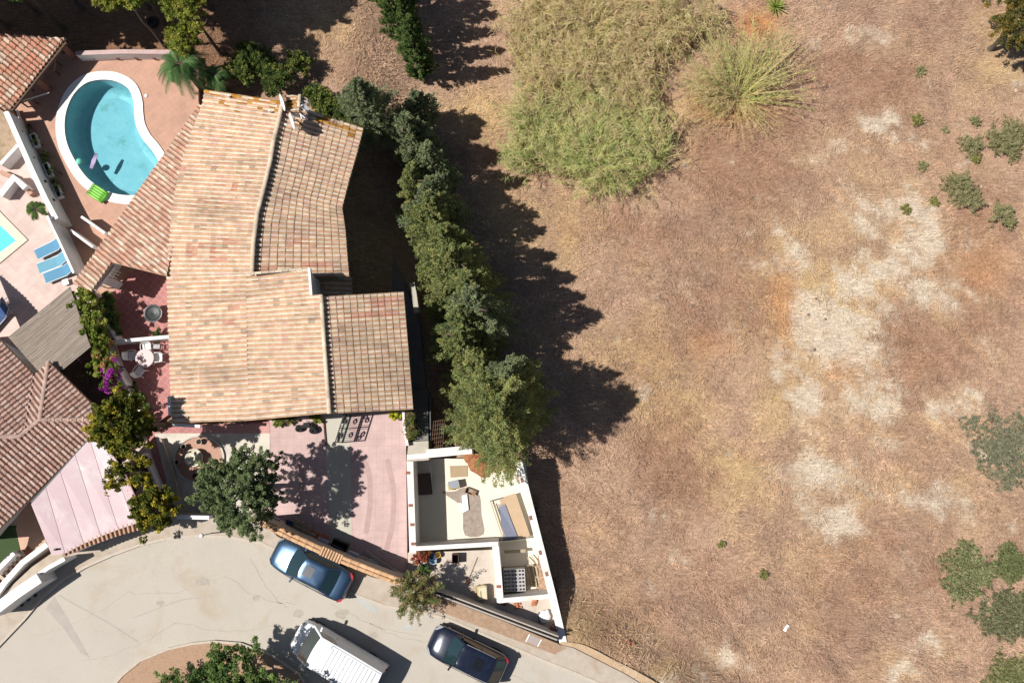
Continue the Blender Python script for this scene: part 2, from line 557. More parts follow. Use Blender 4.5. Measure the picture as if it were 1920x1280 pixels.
def fieldcol(x, y, off=0.0):
    px, py = pix(x, y, -1.7)
    wx = 70 * (fbm(x * .35, y * .35, 41, 3) - .5) + 30 * (fbm(x * 1.4, y * 1.4, 42, 2) - .5)
    wy = 70 * (fbm(x * .35, y * .35, 51, 3) - .5) + 30 * (fbm(x * 1.4, y * 1.4, 52, 2) - .5)
    qx = px + wx; qy = py + wy
    n1 = fbm(x * .22, y * .22, 61, 4); n2 = fbm(x * .9, y * .9, 71, 4); n3 = fbm(x * 3, y * 3, 81, 2)
    halo = blobs([(b[0], b[1], b[2] * 1.5, b[3] * 1.5, b[4]) for b in WHITE_BLOBS], qx, qy, 0)
    st = np.clip(.55 * halo * (px > 1150) + blobs(STRAW_BLOBS, qx, qy, 0) * 1.1 + (n2 - .5) * .9 + (n1 - .5) * .5, 0, 1)
    d1 = (x - y) * .7071; d2 = (x + y) * .7071
    dg = fbm(d1 * .55 + n1 * 2, d2 * 1.9, 64, 4)
    br = np.clip(blobs(BROWN_BLOBS, qx, qy, 0) * 1.3 + (n1 - .46) * 1.6 + (dg - .5) * 1.2 + (n3 - .5) * .6, 0, 1)
    wh = np.clip(sstep(.16, .86, blobs(WHITE_BLOBS, qx, qy, 0) + .25 * blobs(STRAW_BLOBS[3:4], qx, qy, 0) + (dg - .5) * .8 + (n2 - .5) * .9 + (n3 - .5) * .45 + (fbm(x * 7, y * 7, 83, 2) - .5) * .45), 0, 1)
    wh = wh * sstep(1080, 1200, px)
    mv = sstep(.5, .72, fbm(x * .5, y * .5, 91, 3))
    c = C_BASE[None] * (1 - st[:, None]) + C_STRAW[None] * st[:, None]
    c = c * (1 - br[:, None] * .75) + C_BROWN[None] * br[:, None] * .75
    c = c * (1 - mv[:, None] * .45) + C_MAUVE[None] * mv[:, None] * .45
    c = c * (1 - wh[:, None] * .92) + C_WHITE[None] * wh[:, None] * .92
    og = np.exp(-(((px - 1370) / 60) ** 2 + ((py - 185) / 28) ** 2)) + np.exp(-(((px - 1430) / 40) ** 2 + ((py - 30) / 30) ** 2)) + .55 * np.exp(-(((px - 1475) / 24) ** 2 + ((py - 570) / 70) ** 2)) + .4 * np.exp(-(((px - 1860) / 60) ** 2 + ((py - 500) / 50) ** 2)) + .35 * np.exp(-(((px - 1330) / 50) ** 2 + ((py - 640) / 30) ** 2)) + .4 * np.exp(-(((px - 1580) / 40) ** 2 + ((py - 700) / 30) ** 2))
    og = np.clip(og * 1.1, 0, 1)
    c = c * (1 - og[:, None]) + C_ORANGE[None] * og[:, None]
    wl = sstep(560, 420, px) * sstep(300, 150, py)
    c = c * (1 - wl[:, None] * .7) + C_LITTER[None] * wl[:, None] * .7
    return c, wh

def axis(lo, hi, step, far):
    a = list(np.arange(lo, hi, step))
    g = step; x = lo; L = []
    while x > -far:
        g *= 1.5; x -= g; L.append(x)
    Rr = []; g = step; x = a[-1]
    while x < far:
        g *= 1.5; x += g; Rr.append(x)
    return np.array(L[::-1] + a + Rr)
gx = axis(-31, 34, .15, 400); gy = axis(-14, 31, .15, 400)
GX, GY = np.meshgrid(gx, gy)
vx = GX.ravel(); vy = GY.ravel()
vz = terrain(vx, vy) + .05 * (fbm(vx * 1.2, vy * 1.2, 33, 3) - .5) * ((pix(vx, vy, -1.5)[0] > 700))
tc, _wh = fieldcol(vx, vy)
nx, ny = len(gx), len(gy)
I = np.arange(nx * ny).reshape(ny, nx)
F = np.stack([I[:-1, :-1], I[:-1, 1:], I[1:, 1:], I[1:, :-1]], -1).reshape(-1, 4)
m_field = mfield()
ground = npmesh('ground', np.stack([vx, vy, vz], 1), F, m_field, tc, smooth=True)
tag(ground, kind='structure')

# dry grass: thin lodged blades over the whole field, one uncountable mass
def in_field(px, py):
    ok = (px > 1000) | ((px > 800) & (py < 830)) | ((px > 600) & (py < 215)) | ((px > 360) & (py < 150)) | ((px > 560) & (py < 190))
    # right of the wall down to the sand
    lim = 985 + (py - 880) * (75 / 320.)
    ok &= ~((py > 860) & (px < lim + 6))
    ok &= ~((px - 1055) * .56 + 1205 < py)
    ok &= ~((py > 1195) & (px < 1130))
    return ok
n = 560000
bpx = RNG.uniform(360, 2000, n); bpy_ = RNG.uniform(-60, 1310, n)
k = in_field(bpx, bpy_)
bpx = bpx[k]; bpy_ = bpy_[k]
dxr = (bpx - 960) / FPX; dyr = -(bpy_ - 640) / FPX
c_, s_ = math.cos(TILT), math.sin(TILT)
wy_ = dyr * c_ + s_; wz_ = dyr * s_ - c_
t_ = (-1.9 - CAM_H) / wz_
bx = dxr * t_; by = wy_ * t_
col, wh = fieldcol(bx, by)
dens = fbm(bx * .8, by * .8, 7, 3)
keep = RNG.random(len(bx)) < np.clip(.35 + (dens - .4) * 2.2, .12, 1) * (1 - wh * .8)
bx = bx[keep]; by = by[keep]; col = col[keep]
nb = len(bx)
bz = terrain(bx, by)
ang = (fbm(bx * .2, by * .2, 17, 2) * 5 + RNG.normal(0, .8, nb) + np.where(RNG.random(nb) < .5, 3.14, 0))
ln = RNG.uniform(.12, .5, nb); lift = RNG.uniform(.05, .8, nb)
wd = RNG.uniform(.004, .011, nb)
ux = np.cos(ang) * np.cos(lift); uy = np.sin(ang) * np.cos(lift); uz = np.sin(lift)
sx = -np.sin(ang); sy = np.cos(ang)
P0 = np.stack([bx, by, bz], 1); D = np.stack([ux, uy, uz], 1) * ln[:, None]; S_ = np.stack([sx, sy, np.zeros(nb)], 1) * wd[:, None]
mid = P0 + D * .6
tip = P0 + D; tip[:, 2] -= .05 * ln / .4
V = np.stack([P0 - S_ * .6, P0 + S_ * .6, mid + S_, tip + S_ * .2, tip - S_ * .2, mid - S_], 1).reshape(-1, 3)
b = np.arange(nb)[:, None] * 6
F = np.concatenate([b + np.array([[0, 1, 2, 5]]), b + np.array([[5, 2, 3, 4]])], 0)
sa = math.radians(52)
su = bx * math.cos(sa) + by * math.sin(sa); sv = -bx * math.sin(sa) + by * math.cos(sa)
wv = 2.2 * fbm(bx * .3, by * .3, 133, 2)
streak = fbm(su * .9 + wv, sv * 4.5 + wv * 2, 131, 3); st2 = fbm(su * 3.2 + wv, sv * 1.1, 132, 3)
sm = np.where(fbm(bx * .18, by * .18, 134, 2) > .5, streak, st2)
tint = col * (RNG.uniform(.6, 1.4, nb) * (.52 + 1.15 * sm))[:, None]
tint = np.clip(np.concatenate([tint, tint], 0), 0, .8)
grass = npmesh('dry_grass', V, F, m_dry, tint)
tag(grass, kind='stuff')

# ------------------------------------------------------------------ road, pavements, islands
m_road = M('pale_asphalt', A(213, 203, 189), .92, .07, .5, dirt=A(200, 182, 158), fine=.2)
m_pave = M('worn_concrete_pavement', A(212, 197, 180), .92, .15, 2.2, dirt=A(188, 165, 140), fine=.15, bump=.3)
m_kerb = M('kerb_concrete', A(222, 208, 190), .9, .15, 5)
m_gravel = M('reddish_gravel', A(216, 178, 148), .95, .3, 14, dirt=A(188, 146, 118), fine=.3, bump=.6)
m_sand = M('sandy_verge', A(218, 186, 150), .95, .15, 2.0, dirt=A(228, 205, 178), fine=.15, bump=.3)
road_edge = [(-80, 1290), (-40, 1250), (0, 1207), (45, 1160), (80, 1118), (120, 1085), (160, 1062), (210, 1040), (260, 1022), (310, 1010), (370, 1004), (430, 1006), (490, 1018), (540, 1042),
             (600, 1078), (660, 1112), (720, 1135), (790, 1148), (840, 1160), (900, 1186), (960, 1212), (1020, 1238), (1080, 1262), (1140, 1288), (1250, 1340)]
mb = MB(); mb.prism(poly(road_edge + [(1350, 1420), (1350, 1900), (-500, 1900), (-500, 1420)], Z_ROAD), Z_ROAD - 1.6, Z_ROAD)
struct('road', mb, m_road)
pave_top = [(-90, 1190), (0, 1118), (60, 1062), (118, 1022), (180, 998), (250, 972), (330, 962), (420, 966), (480, 962), (520, 1005), (600, 1046), (700, 1082), (745, 1092), (800, 1112), (900, 1152), (1040, 1206), (1075, 1214), (1170, 1262), (1260, 1316)]
mb = MB(); mb.prism(poly(pave_top + [(p[0] + 0, p[1] + 1) for p in reversed(road_edge[:-1])], Z_ROAD + .1), Z_ROAD - 1.2, Z_ROAD + .1)
struct('pavement', mb, m_pave)
mb = MB()
mb.prism(wallpoly(road_edge, Z_ROAD + .12, .13), Z_ROAD - .2, Z_ROAD + .125)
struct('kerb', mb, m_kerb)
# sandy verge joining the pavement end and the field
mb = MB(); mb.prism(poly(smooth_curve([(1050, 1204), (1085, 1206), (1112, 1216), (1150, 1236), (1190, 1256), (1240, 1285), (1300, 1330), (1180, 1300), (1075, 1228)], 4), Z_ROAD + .02), Z_ROAD - .6, Z_ROAD + .02)
struct('verge', mb, m_sand)
isl = [(195, 1330), (210, 1288), (228, 1266), (262, 1238), (315, 1216), (360, 1206), (400, 1202), (450, 1206), (510, 1228), (560, 1262), (600, 1330)]
mb = MB(); mb.prism(poly(isl, Z_ROAD + .12), Z_ROAD - .1, Z_ROAD + .10)
struct('island_ground', mb, m_gravel)
mb = MB(); mb.prism(wallpoly(isl, Z_ROAD + .15, .12), Z_ROAD - .1, Z_ROAD + .16)
struct('island_kerb', mb, m_kerb)
mb = MB(); mb.prism(poly([(782, 1104), (850, 1128), (945, 1164), (1046, 1206), (1062, 1214), (1040, 1226), (985, 1206), (900, 1174), (830, 1148), (776, 1126)], Z_ROAD + .1), Z_ROAD - .2, Z_ROAD + .106)
struct('earth_strip', mb, M('brown_gritty_strip', A(204, 172, 144), .95, .3, 4, dirt=A(186, 144, 116), fine=.25, bump=.5))
# repaired strips and mortar spill on the asphalt: thin sheets
m_patch = M('asphalt_patch', A(198, 188, 178), .92, .1, 2)
m_tar = M('tar_seam', A(186, 174, 160), .9, .2, 4)
m_spill = M('mortar_spill', A(206, 206, 200), .9, .15, 6)
mb = MB(); mb.prism(poly([(85, 1140), (102, 1118), (125, 1155), (168, 1232), (150, 1222), (118, 1175)], Z_ROAD), Z_ROAD - .01, Z_ROAD + .004)
mb.prism(wallpoly([(110, 1115), (150, 1138), (200, 1165), (258, 1202)], Z_ROAD, .07), Z_ROAD - .01, Z_ROAD + .005)
mb.prism(wallpoly([(250, 1158), (300, 1138), (340, 1124), (400, 1116)], Z_ROAD, .06), Z_ROAD - .01, Z_ROAD + .005)
struct('road_patch', mb, m_patch)
for nm, pts in (('mortar_spill', [(668, 1122), (676, 1116), (688, 1124), (700, 1134), (708, 1146), (700, 1147), (688, 1140), (674, 1134)]), ('mortar_spill', [(755, 1172), (768, 1170), (774, 1178), (764, 1182), (756, 1180)])):
    mb = MB(); mb.prism(poly(smooth_curve(pts, 3), Z_ROAD), Z_ROAD - .01, Z_ROAD + .005)
    struct(nm, mb, m_spill)
m_crack = M('road_crack', A(201, 190, 175), .95, .2, 6)
rc = random.Random(5)
for (x0, y0, x1, y1) in ((60, 1190, 240, 1110), (240, 1110, 420, 1080), (420, 1080, 560, 1130), (150, 1240, 330, 1165), (330, 1165, 520, 1170), (690, 1165, 830, 1200), (470, 1045, 540, 1140), (620, 1130, 790, 1190), (960, 1262, 1080, 1284)):
    pts = []
    for k in range(13):
        f = k / 12; pts.append((x0 + (x1 - x0) * f + rc.uniform(-3, 3), y0 + (y1 - y0) * f + 14 * math.sin(f * 3.1) + rc.uniform(-3, 3)))
    mb = MB(); mb.prism(wallpoly(pts, Z_ROAD, rc.uniform(.018, .035)), Z_ROAD - .01, Z_ROAD + .006); struct('road_crack', mb, m_crack)
m_oil = M('oil_stain', A(203, 192, 177), .9, .3, 9)
for (x, y, r1) in ((560, 1150, 7), (700, 1190, 6), (480, 1120, 5), (380, 1090, 8), (300, 1130, 5), (900, 1280, 6), (640, 1150, 9)):
    pts = [(x + r1 * (1 + .3 * rc.uniform(-1, 1)) * math.cos(a) * 1.5, y + r1 * (1 + .3 * rc.uniform(-1, 1)) * math.sin(a)) for a in [k * .6283 for k in range(10)]]
    mb = MB(); mb.prism(poly(smooth_curve(pts, 3), Z_ROAD), Z_ROAD - .01, Z_ROAD + .003 + .0004 * r1); struct('oil_stain', mb, m_oil)
# service cover with painted border in the pavement
t = thing('utility_cover', U3(1000, 1199, Z_ROAD + .1), 'square grey service cover with white borders set in the pavement near the black car', 'utility cover')
mb = MB(); mb.prism(poly([(995, 1189), (1013, 1197), (1006, 1210), (988, 1202)], Z_ROAD + .1), Z_ROAD + .05, Z_ROAD + .115)
mb.build('cover_plate', M('cover_grey', A(190, 178, 172), .8, .1, 4), t)
for q in (((993, 1188), (986, 1202)), ((1015, 1198), (1008, 1211))):
    mb = MB(); mb.prism(wallpoly(q, Z_ROAD + .1, .06), Z_ROAD + .05, Z_ROAD + .112)
    mb.build('border_strip', m_white, t)

# ------------------------------------------------------------------ plot levels: drive, yard, patio, deck
mb = MB(); mb.prism(poly([(505, 700), (760, 700), (763, 1035), (770, 1110), (720, 1092), (600, 1046), (498, 990), (440, 990), (440, 870), (507, 870)], 0), -2.6, 0.0)
struct('driveway', mb, m_pink)
mb = MB(); mb.prism(poly([(606, 770), (655, 770), (659, 960), (661, 1063), (625, 1050), (618, 960), (612, 880)], 0), -.05, .006)
struct('drive_strip', mb, M('drive_grey_strip', A(216, 210, 194), .9, .08, 1.2))
mb = MB(); mb.prism(poly([(757, 842), (772, 842), (772, 1030), (790, 1020), (925, 1018), (925, 1030), (937, 1135), (1030, 1112), (1052, 1198), (1040, 1204), (900, 1150), (768, 1096)], Z_YARD), -2.0, Z_YARD - .45)
mb.v = [(x, y, z) for x, y, z in mb.v]
mb = MB(); mb.prism(poly([(764, 1036), (925, 1030), (940, 1120), (945, 1130), (1030, 1118), (1052, 1196), (1040, 1204), (900, 1150), (768, 1096)], .35), -2.0, .35)
struct('building_yard', mb, M('mortar_dusted_concrete', A(232, 216, 200), .92, .12, 2.5, dirt=A(206, 186, 170), fine=.12))
# sunken unfinished rooms
mb = MB(); mb.prism(poly([(770, 858), (985, 862), (1008, 1035), (1035, 1120), (930, 1128), (925, 1035), (772, 1035)], Z_PIT), -2.4, Z_PIT)
struct('screed_floor', mb, m_cream)
# west side: courtyard, patio, bed surrounds
mb = MB(); mb.prism(poly([(285, 800), (510, 790), (506, 812), (505, 870), (480, 990), (330, 985), (300, 900), (250, 760), (180, 520), (330, 430), (420, 700)], -.02), -2.6, -.02)
struct('patio', mb, m_patio)
mb = MB(); mb.prism(poly([(290, 812), (506, 812), (506, 868), (470, 985), (330, 985), (312, 900)], 0), -.1, .012)
struct('forecourt', mb, M('pale_forecourt', A(240, 230, 214), .9, .12, 1.0, dirt=A(190, 184, 176), fine=.1))
mb = MB(); mb.prism(poly([(380, 797), (506, 793), (506, 812), (380, 812)], 0), -.05, .02)
struct('porch_step', mb, M('pink_step', A(226, 170, 162), .8, .1, 2))
m_trk = M('drive_stain', A(208, 176, 170), .85, .15, 3)
for pts in ([(668, 850), (690, 880), (694, 940), (686, 1000)], [(726, 860), (738, 920), (736, 980), (724, 1030)], [(560, 850), (566, 900), (558, 950)]):
    mb = MB(); mb.prism(wallpoly(smooth_curve(pts, 5, closed=False), 0, .28), -.02, .004); struct('drive_stain', mb, m_trk)
# neighbouring plot
mb = MB(); mb.prism(poly([(-80, 250), (12, 215), (135, 500), (215, 640), (300, 900), (320, 985), (60, 1100), (-90, 1190), (-200, 1190), (-200, 520)], .1), -2.6, .1,
                    holes=[list(reversed(poly([(-60, 330), (2, 402), (47, 449), (-10, 492), (-90, 560), (-150, 470)], .1)))])
struct('neighbour_terrace', mb, MTILE('pink_stone_paving', A(236, 208, 196), A(226, 194, 184), .45, .08, .7))
mb = MB(); mb.prism(poly([(-80, 150), (14, 205), (42, 270), (25, 300), (0, 310), (-80, 330)], .1), -.5, .13)
struct('bare_ground', mb, M('bare_soil_strip', A(206, 178, 152), .95, .25, 4, dirt=A(150, 140, 90), bump=.4))
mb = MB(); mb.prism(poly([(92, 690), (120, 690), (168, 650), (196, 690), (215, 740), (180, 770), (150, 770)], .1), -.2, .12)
struct('neighbour_courtyard', mb, M('shaded_brown_courtyard', (.12, .075, .06), .9, .3, 2))  # dark reddish ground, with the courtyard's deep shade put into its colour
mb = MB(); mb.prism(poly([(-60, 985), (34, 985), (38, 1032), (0, 1062), (-60, 1090)], .1), -.2, .16)
struct('lawn', mb, M('dark_lawn', (.06, .10, .035), .95, .4, 20, fine=.4, bump=.8))

# ================================================================== SWIMMING POOL
pool_in = [(185, 150), (215, 152), (240, 166), (250, 190), (252, 215), (256, 238), (268, 262), (286, 284), (300, 310), (300, 340), (268, 362), (235, 366), (200, 358), (165, 335), (140, 300), (124, 262), (122, 220), (135, 182), (158, 158)]
pool_in_w = [U(p[0], p[1], .06) for p in smooth_curve(pool_in, 5)]
pc = np.mean(pool_in_w, axis=0)
def offset_loop(L, d):
    out = []
    m = len(L)
    for i in range(m):
        a = Vector(L[i - 1]); b = Vector(L[(i + 1) % m]); t_ = (b - a).normalized()
        nrm = Vector((t_.y, -t_.x))
        out.append((L[i][0] + nrm.x * d, L[i][1] + nrm.y * d))
    return out
area = sum(pool_in_w[i][0] * pool_in_w[(i + 1) % len(pool_in_w)][1] - pool_in_w[(i + 1) % len(pool_in_w)][0] * pool_in_w[i][1] for i in range(len(pool_in_w)))
if area < 0:
    pool_in_w.reverse()
pool_out = offset_loop(pool_in_w, .52)
deck = poly([(14, 215), (95, 100), (150, 102), (372, 104), (372, 190), (400, 300), (330, 420), (200, 560), (135, 500)], 0)
mb = MB(); mb.prism(deck, -2.6, 0.0, holes=[list(reversed(offset_loop(pool_in_w, .25)))])
struct('pool_deck', mb, m_deckp)
pool = thing('swimming_pool', (pc[0], pc[1], 0), 'kidney shaped turquoise swimming pool with broad white rim', 'swimming pool')
mb = MB(); mb.prism(pool_out, -.1, .07, holes=[list(reversed(pool_in_w))]); mb.build('coping', M('pool_coping_white', (.78, .76, .72), .8, .06, 1.5, fine=.05), pool)
m_basin, nt, bs = nodes('pool_plaster')
gg = noise(nt, 1.1, 6, .75, dist=.8)
c = mixc(nt, ramp(nt, gg, .3, .7), (.25, .40, .43), (.38, .50, .50))
c = mixc(nt, ramp(nt, noise(nt, .9, 6, .75), .54, .70), c, (.17, .30, .26))
nt.links.new(c, bs.inputs['Base Color'])
n0 = len(pool_in_w)
rows = []
for (d, z) in ((0, .06), (0, -1.05), (-.3, -1.2), (-.6, -1.28)):
    rows.append([(p[0], p[1], z) for p in offset_loop(pool_in_w, d)])
mb = MB(); mb.grid(rows, True)
mb.add(rows[-1], [tuple(range(n0))])
mb.build('basin', m_basin, pool, smooth=True)
def water_mat(name, tintc):
    m, nt, bs = nodes(name)
    nt.nodes.remove(bs)
    tr = N(nt, 'ShaderNodeBsdfTransparent'); tr.inputs[0].default_value = (*tintc, 1)
    gl = N(nt, 'ShaderNodeBsdfGlossy'); gl.inputs['Roughness'].default_value = .05
    fr = N(nt, 'ShaderNodeFresnel'); fr.inputs[0].default_value = 1.33
    bp = N(nt, 'ShaderNodeBump'); bp.inputs['Strength'].default_value = .35; bp.inputs['Distance'].default_value = .04
    nt.links.new(noise(nt, 4, 3, .6), bp.inputs['Height'])
    nt.links.new(bp.outputs[0], fr.inputs['Normal']); nt.links.new(bp.outputs[0], gl.inputs['Normal'])
    mx = N(nt, 'ShaderNodeMixShader')
    nt.links.new(fr.outputs[0], mx.inputs[0]); nt.links.new(tr.outputs[0], mx.inputs[1]); nt.links.new(gl.outputs[0], mx.inputs[2])
    nt.links.new(mx.outputs[0], nt.nodes['Material Output'].inputs[0])
    return m
mb = MB(); mb.add([(p[0], p[1], -.12) for p in pool_in_w], [tuple(range(n0))])
mb.build('pool_water', water_mat('pool_water', (.62, .87, .93)), pool)
mb = MB(); mb.lathe([(.0, .06), (.09, .05), (.11, 0)], U3(274, 180, .01), 12)
tag(mb.build('skimmer_lid', m_whitep), 'small round white skimmer lid on the tiles beside the kidney pool', 'pool lid')

# things floating in and lying by the pool
mb = MB(); mb.sphere(U3(149, 303, .08), .19, 20, 12)
tag(mb.build('beach_ball', M('mint_plastic', A(135, 235, 205), .35, .1, 4), smooth=True), 'round mint green ball floating in the kidney pool', 'ball')
a = U3(171, 316, -.02); b2 = U3(182, 288, .05)
t = thing('pool_float', a, 'slim lilac and white pool float drifting beside the mint ball', 'pool float')
mb = MB()
mid = a.lerp(b2, .5)
dv = (b2 - a).normalized(); nv = Vector((-dv.y, dv.x, 0))
for k_ in range(-2, 3):
    mb.tube([a + nv * .035 * k_ + Vector((0, 0, .0)), mid + nv * .05 * k_ + Vector((0, 0, .03)), b2 + nv * .03 * k_ + Vector((0, 0, .02 * abs(k_)))], [.03, .036, .024], 8)
mb.build('float_tube', M('lilac_plastic', A(215, 195, 235), .4, .1, 5), t, smooth=True)
t = thing('inflatable_float', U3(182, 364, 0), 'bright lime green inflatable lying on the white rim of the kidney pool', 'inflatable')
mb = MB(); a = U3(168, 353, .14); b2 = U3(197, 371, .14); dv = (b2 - a).normalized(); nv = Vector((-dv.y, dv.x, 0))
for k_ in range(-2, 3):
    mb.tube([a + nv * .14 * k_, a.lerp(b2, .3) + nv * .15 * k_, a.lerp(b2, .7) + nv * .15 * k_, b2 + nv * .13 * k_], [.05, .085, .085, .05], 10)
mb.build('air_chamber', M('lime_plastic', A(150, 225, 90), .4, .15, 5), t, smooth=True)
mb = MB(); mb.tube([b2 - nv * .36 + Vector((0, 0, .07)), b2 + Vector((.03, 0, .1)), b2 + nv * .36 + Vector((0, 0, .07))], .09, 10)
mb.build('head_pillow', M('green_plastic', A(110, 205, 70), .4, .15, 5), t, smooth=True)

# neighbour's rectangular pool
t = thing('swimming_pool', U3(0, 450, .1), "corner of the neighbour's bright aqua rectangular pool at the left edge", 'swimming pool')
inn = poly([(-60, 350), (0, 422), (30, 451), (-10, 481), (-80, 545), (-140, 470)], .15)
out = poly([(-60, 325), (2, 399), (52, 450), (0, 493), (-85, 570), (-155, 470)], .15)
mb = MB(); mb.prism(out, -.1, .17, holes=[list(reversed(inn))]); mb.build('coping', M('cream_coping', A(250, 236, 212), .85, .06, 2, fine=.05), t)
mb = MB(); mb.grid([[(p[0], p[1], .15) for p in inn], [(p[0], p[1], -1.2) for p in inn]], True); mb.add([(p[0], p[1], -1.2) for p in inn], [tuple(range(len(inn)))])
mb.build('basin', M('aqua_plaster', (.25, .85, .86), .7, .06, 1.5), t)
mb = MB(); mb.add([(p[0], p[1], .02) for p in inn], [tuple(range(len(inn)))]); mb.build('pool_water', water_mat('aqua_water', (.68, .97, .99)), t)

# ================================================================== CLAY TILE ROOFS
PROF = np.array([-.014, .0, .055, .086, .096, .086, .055, .0])
CREAM = np.array(A(254, 234, 208)); TAN = np.array(A(250, 218, 184)); PINKT = np.array(A(246, 212, 194)); GREYT = np.array(A(196, 178, 158))
REDT = np.array(A(226, 158, 140)); LICH = np.array(A(214, 160, 70)); GRIME = np.array(A(150, 132, 112))
def tint_main(px, py, cov, n):
    r = RNG.random(n) * .55
    c = CREAM * (1 - r[:, None]) + TAN * r[:, None]
    q = RNG.random(n)
    c = np.where((q < .14)[:, None], PINKT, c)
    c = np.where((q > .975)[:, None], GREYT * 1.15, c)
    dust = fbm(px * .012, py * .05, 22, 4)[:, None]
    c = c * (1 - .22 * sstep(.5, .8, dust)) 
    nz = fbm(px * .03, py * .08, 21, 3)
    red = np.zeros(n)
    for (x, y, rx, ry, k) in ((385, 472, 60, 22, .42), (430, 455, 30, 14, .5), (440, 345, 22, 10, .45), (395, 380, 45, 14, .35), (510, 504, 16, 6, 1.0), (595, 493, 46, 4, 1.0), (605, 460, 50, 6, .35), (545, 455, 40, 8, .3),
                          (720, 565, 36, 10, .9), (700, 590, 60, 7, .9), (440, 580, 20, 5, .5), (430, 605, 18, 5, .5), (360, 320, 30, 30, .12), (570, 260, 40, 25, .15)):
        red = np.maximum(red, k * np.exp(-(((px - x) / rx) ** 2 + ((py - y) / ry) ** 2) ** 2))
    c = np.where(((RNG.random(n) * .6 + nz * .5 - .05) < red)[:, None], REDT * .65 * RNG.uniform(.85, 1.1, (n, 1)) + c * .35, c)
    gr = np.exp(-(((px - 400) / 70) ** 2 + ((py - 700) / 16) ** 2)) * .6 + np.exp(-(((px - 400) / 50) ** 2 + ((py - 395) / 22) ** 2)) * .5 + np.exp(-(((px - 690) / 80) ** 2 + ((py - 690) / 60) ** 2)) * .2
    gr = np.clip(gr * (nz * 1.6), 0, .8)
    c = c * (1 - gr[:, None]) + GRIME * gr[:, None]
    li = np.exp(-(np.abs(py - (168 + (px - 385) * .155)) / 14) ** 2) + np.exp(-(((px - 665) / 26) ** 2 + ((py - 240) / 16) ** 2)) + np.exp(-(((px - 620) / 40) ** 2 + ((py - 222) / 8) ** 2))
    c = np.where(((RNG.random(n) < li * .5))[:, None], LICH * RNG.uniform(.7, 1.1, (n, 1)), c)
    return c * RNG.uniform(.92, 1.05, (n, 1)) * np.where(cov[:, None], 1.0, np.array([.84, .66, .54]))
def tint_wing(px, py, cov, n):
    q = RNG.random(n)[:, None]
    c = np.where(q < .4, np.array(A(238, 194, 168)), np.where(q < .75, np.array(A(228, 176, 150)), np.array(A(250, 226, 200))))
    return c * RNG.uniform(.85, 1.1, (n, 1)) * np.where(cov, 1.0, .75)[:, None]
def tint_neigh(px, py, cov, n):
    q = RNG.random(n)[:, None]
    c = np.where(q < .45, np.array(A(226, 186, 168)), np.where(q < .8, np.array(A(212, 168, 150)), np.array(A(234, 202, 186))))
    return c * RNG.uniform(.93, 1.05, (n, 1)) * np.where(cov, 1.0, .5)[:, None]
def tint_gaz(px, py, cov, n):
    q = RNG.random(n)[:, None]
    c = np.where(q < .35, np.array(A(228, 160, 132)), np.where(q < .7, np.array(A(238, 188, 158)), np.array(A(246, 220, 196))))
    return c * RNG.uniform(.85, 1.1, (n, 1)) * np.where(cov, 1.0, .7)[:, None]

def tile_arrays(mapf, ncol, ncrs, tintf):
    """mapf(s, t) -> xyz on the slope, s in columns, t in courses (0 top). Returns V, F, tint"""
    sub = 8
    S = np.arange(ncol * sub + 1) / sub
    Sc = np.minimum(np.floor(S + 1e-9).astype(int), ncol - 1)
    ph = (np.arange(ncol * sub + 1)) % sub
    lat = RNG.uniform(-.03, .03, (ncrs, ncol)); jz = RNG.uniform(-.008, .008, (ncrs, ncol)); sk = RNG.uniform(-.02, .02, (ncrs, ncol))
    rows = []
    for k in range(ncrs):
        for e, tt in ((0, k + 0.0), (1, k + 1.0)):
            s = S + lat[k][Sc] * np.sin(np.pi * (ph / sub)) * (.7 if e else .4)
            t = np.full_like(S, tt) + (sk[k][Sc] if e else 0) * (ph > 1)
            x, y, z = mapf(s, np.clip(t, 0, ncrs))
            z = z + PROF[ph] * (1.0 if e else .86) + (.026 if e else 0.0) + jz[k][Sc] * (ph > 0)
            rows.append(np.stack([x, y, z], 1))
    V = np.concatenate(rows, 0)
    m = len(S); nr = len(rows)
    I = np.arange(nr * m).reshape(nr, m)
    F = np.stack([I[:-1, :-1], I[1:, :-1], I[1:, 1:], I[:-1, 1:]], -1)
    crs = np.minimum((np.arange(nr - 1)) // 2, ncrs - 1)[:, None] + np.zeros((1, m - 1), int)
    colu = (np.arange(m - 1) // sub)[None, :] + np.zeros((nr - 1, 1), int)
    cov = (((np.arange(m - 1) % sub) >= 1) & ((np.arange(m - 1) % sub) <= 5))[None, :] & np.ones((nr - 1, 1), bool)
    # tint per tile
    cx, cy, cz = mapf((np.arange(ncol) + .5)[None, :].repeat(ncrs, 0).ravel(), (np.arange(ncrs) + .5)[:, None].repeat(ncol, 1).ravel())
    ppx, ppy = pix(cx, cy, cz)
    nn = ncrs * ncol
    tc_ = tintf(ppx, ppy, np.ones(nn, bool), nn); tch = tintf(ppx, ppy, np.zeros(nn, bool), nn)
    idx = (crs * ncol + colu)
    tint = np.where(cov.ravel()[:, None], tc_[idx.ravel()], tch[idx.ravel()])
    return V, F.reshape(-1, 4), tint
